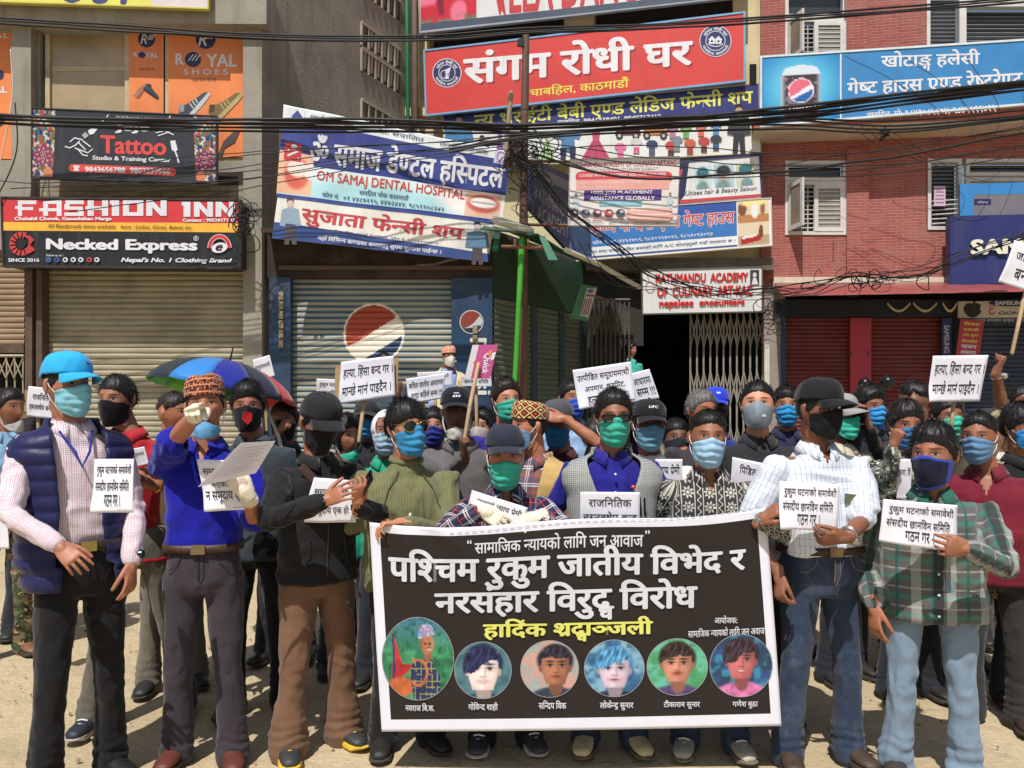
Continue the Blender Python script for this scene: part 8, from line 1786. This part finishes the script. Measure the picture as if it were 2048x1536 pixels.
paper('paper_sign', 'white paper held against the red shirt', [(250, 900), (290, 893), (298, 928), (262, 936)], 3.66, [('समूदायमाथी', (.2, .2, .9, .5))], 'paper', foot=False)
paper('placard', 'white placard rising behind the blue cap, its right side hidden', [(57, 772), (112, 778), (104, 838), (48, 832)], 5.22, [('राजनितिक', (.2, .18, .95, .42)), ('हस्तक्षेप बन्द', (.1, .52, .98, .78))], back=True, stick=((76, 830), (79, 920), 0))
paper('paper_sign', 'white paper pinned to the royal blue polo', [(396, 918), (490, 922), (498, 1020), (414, 1022)], 3.28, [('सम्पूर्ण न्याय', (.08, .14, .9, .34)), ('भएकाले', (.2, .4, .7, .56)), ('न समूदाय एक', (.06, .62, .92, .86))], 'paper', seed=3)
g = plain('letter_paper', (206, 198, 200), .7, .05)
s = Sign('letter_sheet', 'printed letter sheet held up by the gloved hand of the pointing man', 'paper', [(482, 886), (551, 882), (512, 946), (396, 974)], [3.05, 3.12, 3.1, 3.0]); s.panel((0, 0, 0), .0015, mat=cloth('letter_paper', (206, 198, 202), bump=.05, sheen=0, fade=.03), part='sheet')
DQ = s.q
for k in range(11): s.rect([B_ for B_ in [bil(DQ, .12, .12 + k*.07), bil(DQ, .88 - (k % 3)*.08, .12 + k*.07), bil(DQ, .88 - (k % 3)*.08, .135 + k*.07), bil(DQ, .12, .135 + k*.07)]], (168, 160, 168))
s.done()
paper('paper_sign', 'crumpled white paper pinned to the black jacket', [(628, 955), (702, 962), (710, 1046), (606, 1046)], (3.44, 3.42, 3.42, 3.46), [('सम्पूर्ण न्याय', (.1, .2, .9, .4)), ('न समूदाय एक हो ।', (.04, .58, .96, .84))], 'paper', curl=.02, seed=4)
paper('placard', 'white placard corner showing past the umbrella', [(505, 720), (540, 710), (550, 752), (512, 764)], 5.6, [('समूदायमाथी', (.05, .25, .92, .55))], foot=False, stick=((528, 755), (534, 860), 0))
paper('placard', 'white placard left of the big one, partly hidden by it', [(633, 757), (690, 760), (690, 794), (631, 790)], 5.4, [('रुकुम घटनाको', (.1, .15, .98, .5)), ('छानविन', (.2, .62, .8, .9))], foot=False, stick=((660, 790), (662, 880), 0))
HT = [('हत्या, हिंसा बन्द गर ।', (.06, .12, .97, .44)), ('मान्छे मार्न पाइदैन ।', (.06, .54, .93, .86))]
paper('placard', 'big white placard on a brown cardboard backing with two bold lines', [(682, 724), (787, 711), (790, 792), (676, 809)], 4.5, HT, back=True, stick=((728, 800), (718, 882), .05), seed=2)
paper('placard', 'white placard left of the pink one behind the sweater man', [(812, 758), (892, 746), (884, 797), (818, 808)], 5.1, [('कथित जातीय आधारमा', (.06, .14, .95, .42)), ('हत्या कहिले सम्म !!!', (.1, .54, .95, .86))], stick=((846, 800), (851, 870), 0), seed=3)
paper('placard', 'white placard peeking out above another one behind the sweater man', [(834, 745), (905, 742), (905, 770), (836, 775)], 5.35, [('रुकुम घटनाको', (.1, .15, .9, .5))], foot=False, stick=((870, 770), (872, 870), 0))
paper('placard', 'white placard under the pink one', [(922, 752), (982, 752), (984, 773), (922, 772)], 4.9, [('समावेशी समिति', (.1, .25, .9, .7))], foot=False, stick=((952, 770), (954, 870), 0))
s = Sign('pink_box_sign', 'pink printed box flattened into a sign on a wooden stick', 'placard', [(945, 690), (996, 689), (980, 757), (929, 757)], 3.95); s.panel((198, 70, 140), .004)
s.rect([(945, 690), (958, 690), (942, 757), (929, 757)], (216, 210, 212)); s.text('Quick', [(983, 706), (976, 748), (961, 748), (968, 706)], WH, .03, .2); s.disc(951, 726, 4, 4, (214, 60, 80)); s.poly([(984, 706), (992, 704), (988, 718), (981, 722)], WH); s.rect([(978, 700), (984, 700), (982, 712), (976, 712)], (240, 130, 40)); 
s.done(); mb = MB(); mb.tube([P(957, 728, 3.93), P(942, 800, 3.89), P(926, 898, 3.86)], .010, wood, 8); mb.build('stick', s.root, smooth=True)
paper('placard', 'tilted white placard with three bold lines above the sunglasses man', [(1145, 740), (1262, 723), (1270, 800), (1158, 820)], 4.85, [('उत्पीडित समूदायमाथी', (.05, .12, .95, .36)), ('अपमान, कुटपिट,', (.16, .42, .86, .64)), ('हत्या बलात्कार।', (.18, .72, .9, .95))], stick=((1212, 800), (1216, 880), 0), seed=5, foot=False)
paper('placard', 'white placard whose left side is covered by the tilted one', [(1250, 750), (1298, 738), (1319, 797), (1262, 806)], 5.1, [('आधारमा', (.26, .22, .92, .44)), ('सम्म !!!', (.3, .55, .95, .82))], stick=((1290, 800), (1296, 880), 0), foot=False)
paper('paper_sign', 'slanted white paper under the gloved hands on the plaid shirt', [(944, 980), (1056, 1016), (1036, 1066), (930, 1034)], 3.40, [('सम्पूर्ण न्याय प्रेमी', (.12, .16, .94, .46)), ('नेपाल समाज', (.2, .6, .8, .88))], 'paper', foot=False, seed=2)
paper('paper_sign', 'white paper on the waistcoat tucked behind the banner', (1161, 984, 1279, 1062), 3.43, [('राजनितिक', (.14, .12, .86, .38)), ('हस्तक्षेप बन्द', (.05, .5, .96, .8))], 'paper', seed=6, foot=False)
paper('paper_sign', 'white paper on the white T-shirt behind the patterned shirt', (1311, 918, 1364, 1000), 3.93, [('न्याय प्रेमी', (.05, .12, .9, .36))], 'paper', foot=False)
paper('paper_sign', 'white paper on the black jacket beside the patterned shirt', [(1465, 914), (1535, 928), (1532, 1010), (1460, 1000)], 3.74, [('पिडितलाई', (.22, .12, .95, .36)), ('हक हदै', (.4, .45, .95, .7))], 'paper', foot=False)
paper('paper_sign', 'white paper with three lines held against the white checked shirt', [(1559, 962), (1678, 968), (1672, 1062), (1556, 1057)], 3.25, L3, 'paper', seed=1)
paper('paper_sign', 'white paper with three lines held against the green checked shirt', [(1767, 998), (1918, 1011), (1915, 1105), (1760, 1083)], 3.12, L3, 'paper', seed=2)
paper('placard', 'white placard with two bold lines raised at the right on a wooden stick', [(1863, 712), (1978, 710), (1963, 803), (1853, 804)], 4.35, HT, back=False, stick=((1908, 795), (1902, 862), 0), seed=3)
paper('placard', 'tilted white placard cut off by the right edge on a long stick', [(2030, 480), (2130, 510), (2108, 600), (2002, 562)], 4.5, [('जातीय विभेद', (.12, .18, .95, .42)), ('बन्द गर ।', (.2, .6, .9, .86))], stick=((2056, 560), (2024, 706), .02), foot=False)
paper('paper_sign', 'narrow strip of white paper on the camouflage jacket', (1797, 918, 1822, 1000), 4.1, [('हत्या, हिं', (.05, .2, .9, .42))], 'paper', foot=False)
paper('paper_sign', 'blank white paper held low at the left edge', [(-20, 1000), (14, 1004), (18, 1098), (-20, 1100)], 4.4, [], 'paper', foot=False)
# ================================================================ UMBRELLA
um = empty('striped_umbrella', P(530, 830, 4.85), 'open umbrella with blue, green, navy and red panels over the crowd at the left', 'umbrella')
M = Matrix.Translation(P(460, 722, 4.85)) @ Matrix.Rotation(R(10), 4, 'Y') @ Matrix.Rotation(R(-8), 4, 'X'); Rr, hh, n = .445, .20, 12
cols = [(52, 126, 196), (34, 44, 140), (34, 38, 58), (196, 44, 48), (214, 84, 44), (190, 36, 40), (150, 60, 40), (40, 120, 60), (110, 200, 60), (60, 170, 84), (66, 178, 92), (34, 44, 52)]
def up_(a, t, off=0): sc = 1 - .03 * (1 - abs(math.cos((a * n / (2*math.pi)) % 1 * math.pi))) ; r = Rr * math.sin(t * 1.25) / math.sin(1.25); return M @ Vector((r * math.cos(a) * sc, r * math.sin(a) * sc, -hh * (1 - math.cos(t * 1.35)) / (1 - math.cos(1.35)) + off - .012 * t * (1 - abs(2 * ((a * n / (2*math.pi)) % 1) - 1))))
mb = MB()
for k in range(n):
    V = []; a0 = 2*math.pi*k/n - math.pi*.62
    for j in range(9):
        for i in range(5): V.append(up_(2*math.pi*(k + i/4*.999)/n, j/8) if False else M @ Vector((Rr*math.sin(j/8*1.25)/math.sin(1.25)*math.cos(a0 + 2*math.pi*i/4/n)*(1 - .025*math.sin(math.pi*i/4)*j/8), Rr*math.sin(j/8*1.25)/math.sin(1.25)*math.sin(a0 + 2*math.pi*i/4/n)*(1 - .025*math.sin(math.pi*i/4)*j/8), -hh*(1 - math.cos(j/8*1.35))/(1 - math.cos(1.35)) - .008*math.sin(math.pi*i/4)*j/8)))
    mb.add(V, [(j*5+i, (j+1)*5+i, (j+1)*5+i+1, j*5+i+1) for j in range(8) for i in range(4)], cloth('umbrella_nylon', cols[k], rough=.5, bump=.05, fade=.05))
o = mb.build('canopy', um, smooth=True); md = o.modifiers.new('solid', 'SOLIDIFY'); md.thickness = .0015
mb = MB(); mb.tube([M @ Vector((0, 0, 0)), M @ Vector((0, 0, .085))], [.007, .004], plain('umbrella_tip', (30, 30, 32), .4)); mb.build('tip', um)
hand_ = P(557, 872, 4.72); mb = MB(); mb.tube([M @ Vector((0, 0, -.02)), P(520, 785, 4.8), hand_, hand_ + Vector((.02, 0, -.09))], [.007, .007, .011, .013], plain('umbrella_shaft', (206, 196, 176), .4)); mb.build('shaft', um, smooth=True)
mb = MB()
for k in range(n): a = 2*math.pi*k/n - math.pi*.62; mb.tube([M @ Vector((0, 0, -.04)), M @ Vector((Rr*.55*math.cos(a), Rr*.55*math.sin(a), -.075)), M @ Vector((Rr*.98*math.cos(a), Rr*.98*math.sin(a), -hh))], .0025, plain('umbrella_rib_steel', (120, 120, 124), .3, metal=.8), 5)
mb.build('rib_frame', um)
# ================================================================ PHONE, MOTORBIKE
ph = empty('mobile_phone', P(728, 968, 3.4), 'dark phone in the hands of the man in the black jacket', 'phone')
mb = MB(); a = P(716, 992, 3.40); b = P(742, 948, 3.36); d = (b - a).normalized(); sd = Vector((.5, -.75, .2)).normalized(); sd = (sd - d*sd.dot(d)).normalized(); nn = d.cross(sd); q = [b - sd*.036, b + sd*.036, a + sd*.036, a - sd*.036]; mb.hexa(q, nn * .009, plain('phone_case', (30, 24, 24), .3)); mb.build('body', ph, bevel=.003)
mb = MB(); q2 = [x - nn*.0006 + (sum(q, Vector())/4 - x)*.08 for x in q]; mb.add(q2, [(0, 1, 2, 3)], plain('phone_glass', (14, 14, 18), .08)); mb.build('screen', ph)
ph = empty('mobile_phone', P(1725, 830, 4.5), 'dark phone raised by the man photographing at the right', 'phone')
mb = MB(); q = [P(1718, 812, 4.5), P(1736, 815, 4.5), P(1730, 848, 4.5), P(1712, 845, 4.5)]; mb.hexa(q, (0, .01, 0), plain('phone_case', (30, 24, 24), .3)); mb.build('body', ph, bevel=.003)
mb = MB(); c_ = P(1725, 832, 4.497); mb.tube([c_, c_ + Vector((0, -.003, 0))], .007, plain('phone_lens', (50, 54, 60), .1), 14); mb.build('camera_lens', ph)
mb = MB(); mb.box((2.9, 9.4, -.05), (9.5, 12.6, .5), M_PLINTH); tag(mb.build('shop_plinth', bevel=.02), 'raised concrete step in front of the red shutters', 'step')
g0 = P(1800, 0, 9.6); bk = empty('motorbike', (g0.x, 9.6, .5), 'blue motorbike parked before the red shutters behind the crowd', 'motorbike'); rb = plain('tyre_rubber', (28, 28, 30), .8); bl = plain('tank_blue', (30, 70, 170), .25, .05); stl = plain('bike_steel', (150, 150, 154), .3, metal=.8); bkp = plain('black_plastic', (24, 24, 26), .25)
O = Vector((g0.x, 9.6, .5))
for dx in (-.62, .66):
    mb = MB(); mb.tube([O + Vector((dx + .29*math.cos(a), 0, .31 + .29*math.sin(a))) for a in np.linspace(0, 2*math.pi, 30)], .05, rb, 10, ) if False else mb.add(*tube([O + Vector((dx + .27*math.cos(a), 0, .31 + .27*math.sin(a))) for a in np.linspace(0, 2*math.pi, 30)], .05, 10, cap=False), rb); wh = mb.build('wheel', bk, smooth=True)
    mb = MB()
    for k in range(6): a = math.pi*k/3; mb.tube([O + Vector((dx, 0, .31)), O + Vector((dx + .24*math.cos(a), 0, .31 + .24*math.sin(a)))], .012, stl, 6)
    mb.build('rim', wh)
mb = MB(); v, f = tube([O + Vector((-.32, 0, .82)), O + Vector((-.12, 0, .9)), O + Vector((.12, 0, .84))], [(.09, .08), (.13, .13), (.07, .09)], 14, up=(0, 0, 1)); mb.add(v, f, bl); mb.build('tank', bk, smooth=True)
mb = MB(); v, f = tube([O + Vector((.1, 0, .8)), O + Vector((.4, 0, .82)), O + Vector((.72, 0, .9))], [(.05, .12), (.06, .13), (.04, .09)], 14, up=(0, 0, 1)); mb.add(v, f, bkp); mb.build('saddle', bk, smooth=True)
mb = MB(); mb.tube([O + Vector((-.62, 0, .31)), O + Vector((-.42, 0, .95))], .03, stl); mb.tube([O + Vector((-.4, 0, .85)), O + Vector((-.2, 0, .4)), O + Vector((.3, 0, .36)), O + Vector((.66, 0, .31))], .028, bkp); mb.tube([O + Vector((.3, 0, .36)), O + Vector((.35, 0, .78))], .03, bkp); mb.build('frame', bk)
mb = MB(); v, f = tube([O + Vector((-.12, 0, .36)), O + Vector((.2, 0, .5))], [.14, .13], 12); mb.add(v, f, plain('engine_metal', (90, 90, 92), .5, metal=.6)); mb.build('engine', bk)
mb = MB(); mb.tube([O + Vector((-.34, -.36, 1.02)), O + Vector((-.42, -.1, 1.0)), O + Vector((-.42, .1, 1.0)), O + Vector((-.34, .36, 1.02))], .016, bkp); mb.build('handlebar', bk)
mb = MB(); v, f = tube([O + Vector((-.46, 0, .86)), O + Vector((-.56, 0, .86))], [.06, .09], 16); mb.add(v, f, bl); mb.build('headlamp', bk, smooth=True)
for sy in (-1, 1):
    mb = MB(); m0 = O + Vector((-.30, sy*.30, 1.30)); mb.tube([O + Vector((-.36, sy*.3, 1.02)), m0], .008, bkp, 6); v, f = tube([m0 + Vector((0, -.02, .06)), m0 + Vector((0, .015, .06))], [.085, .07], 18); mb.add(v, f, bkp); mb.build('mirror', bk, smooth=True)
# every thing whose glyph helper is no longer needed
COL.objects.unlink(_to); bpy.data.objects.remove(_to)
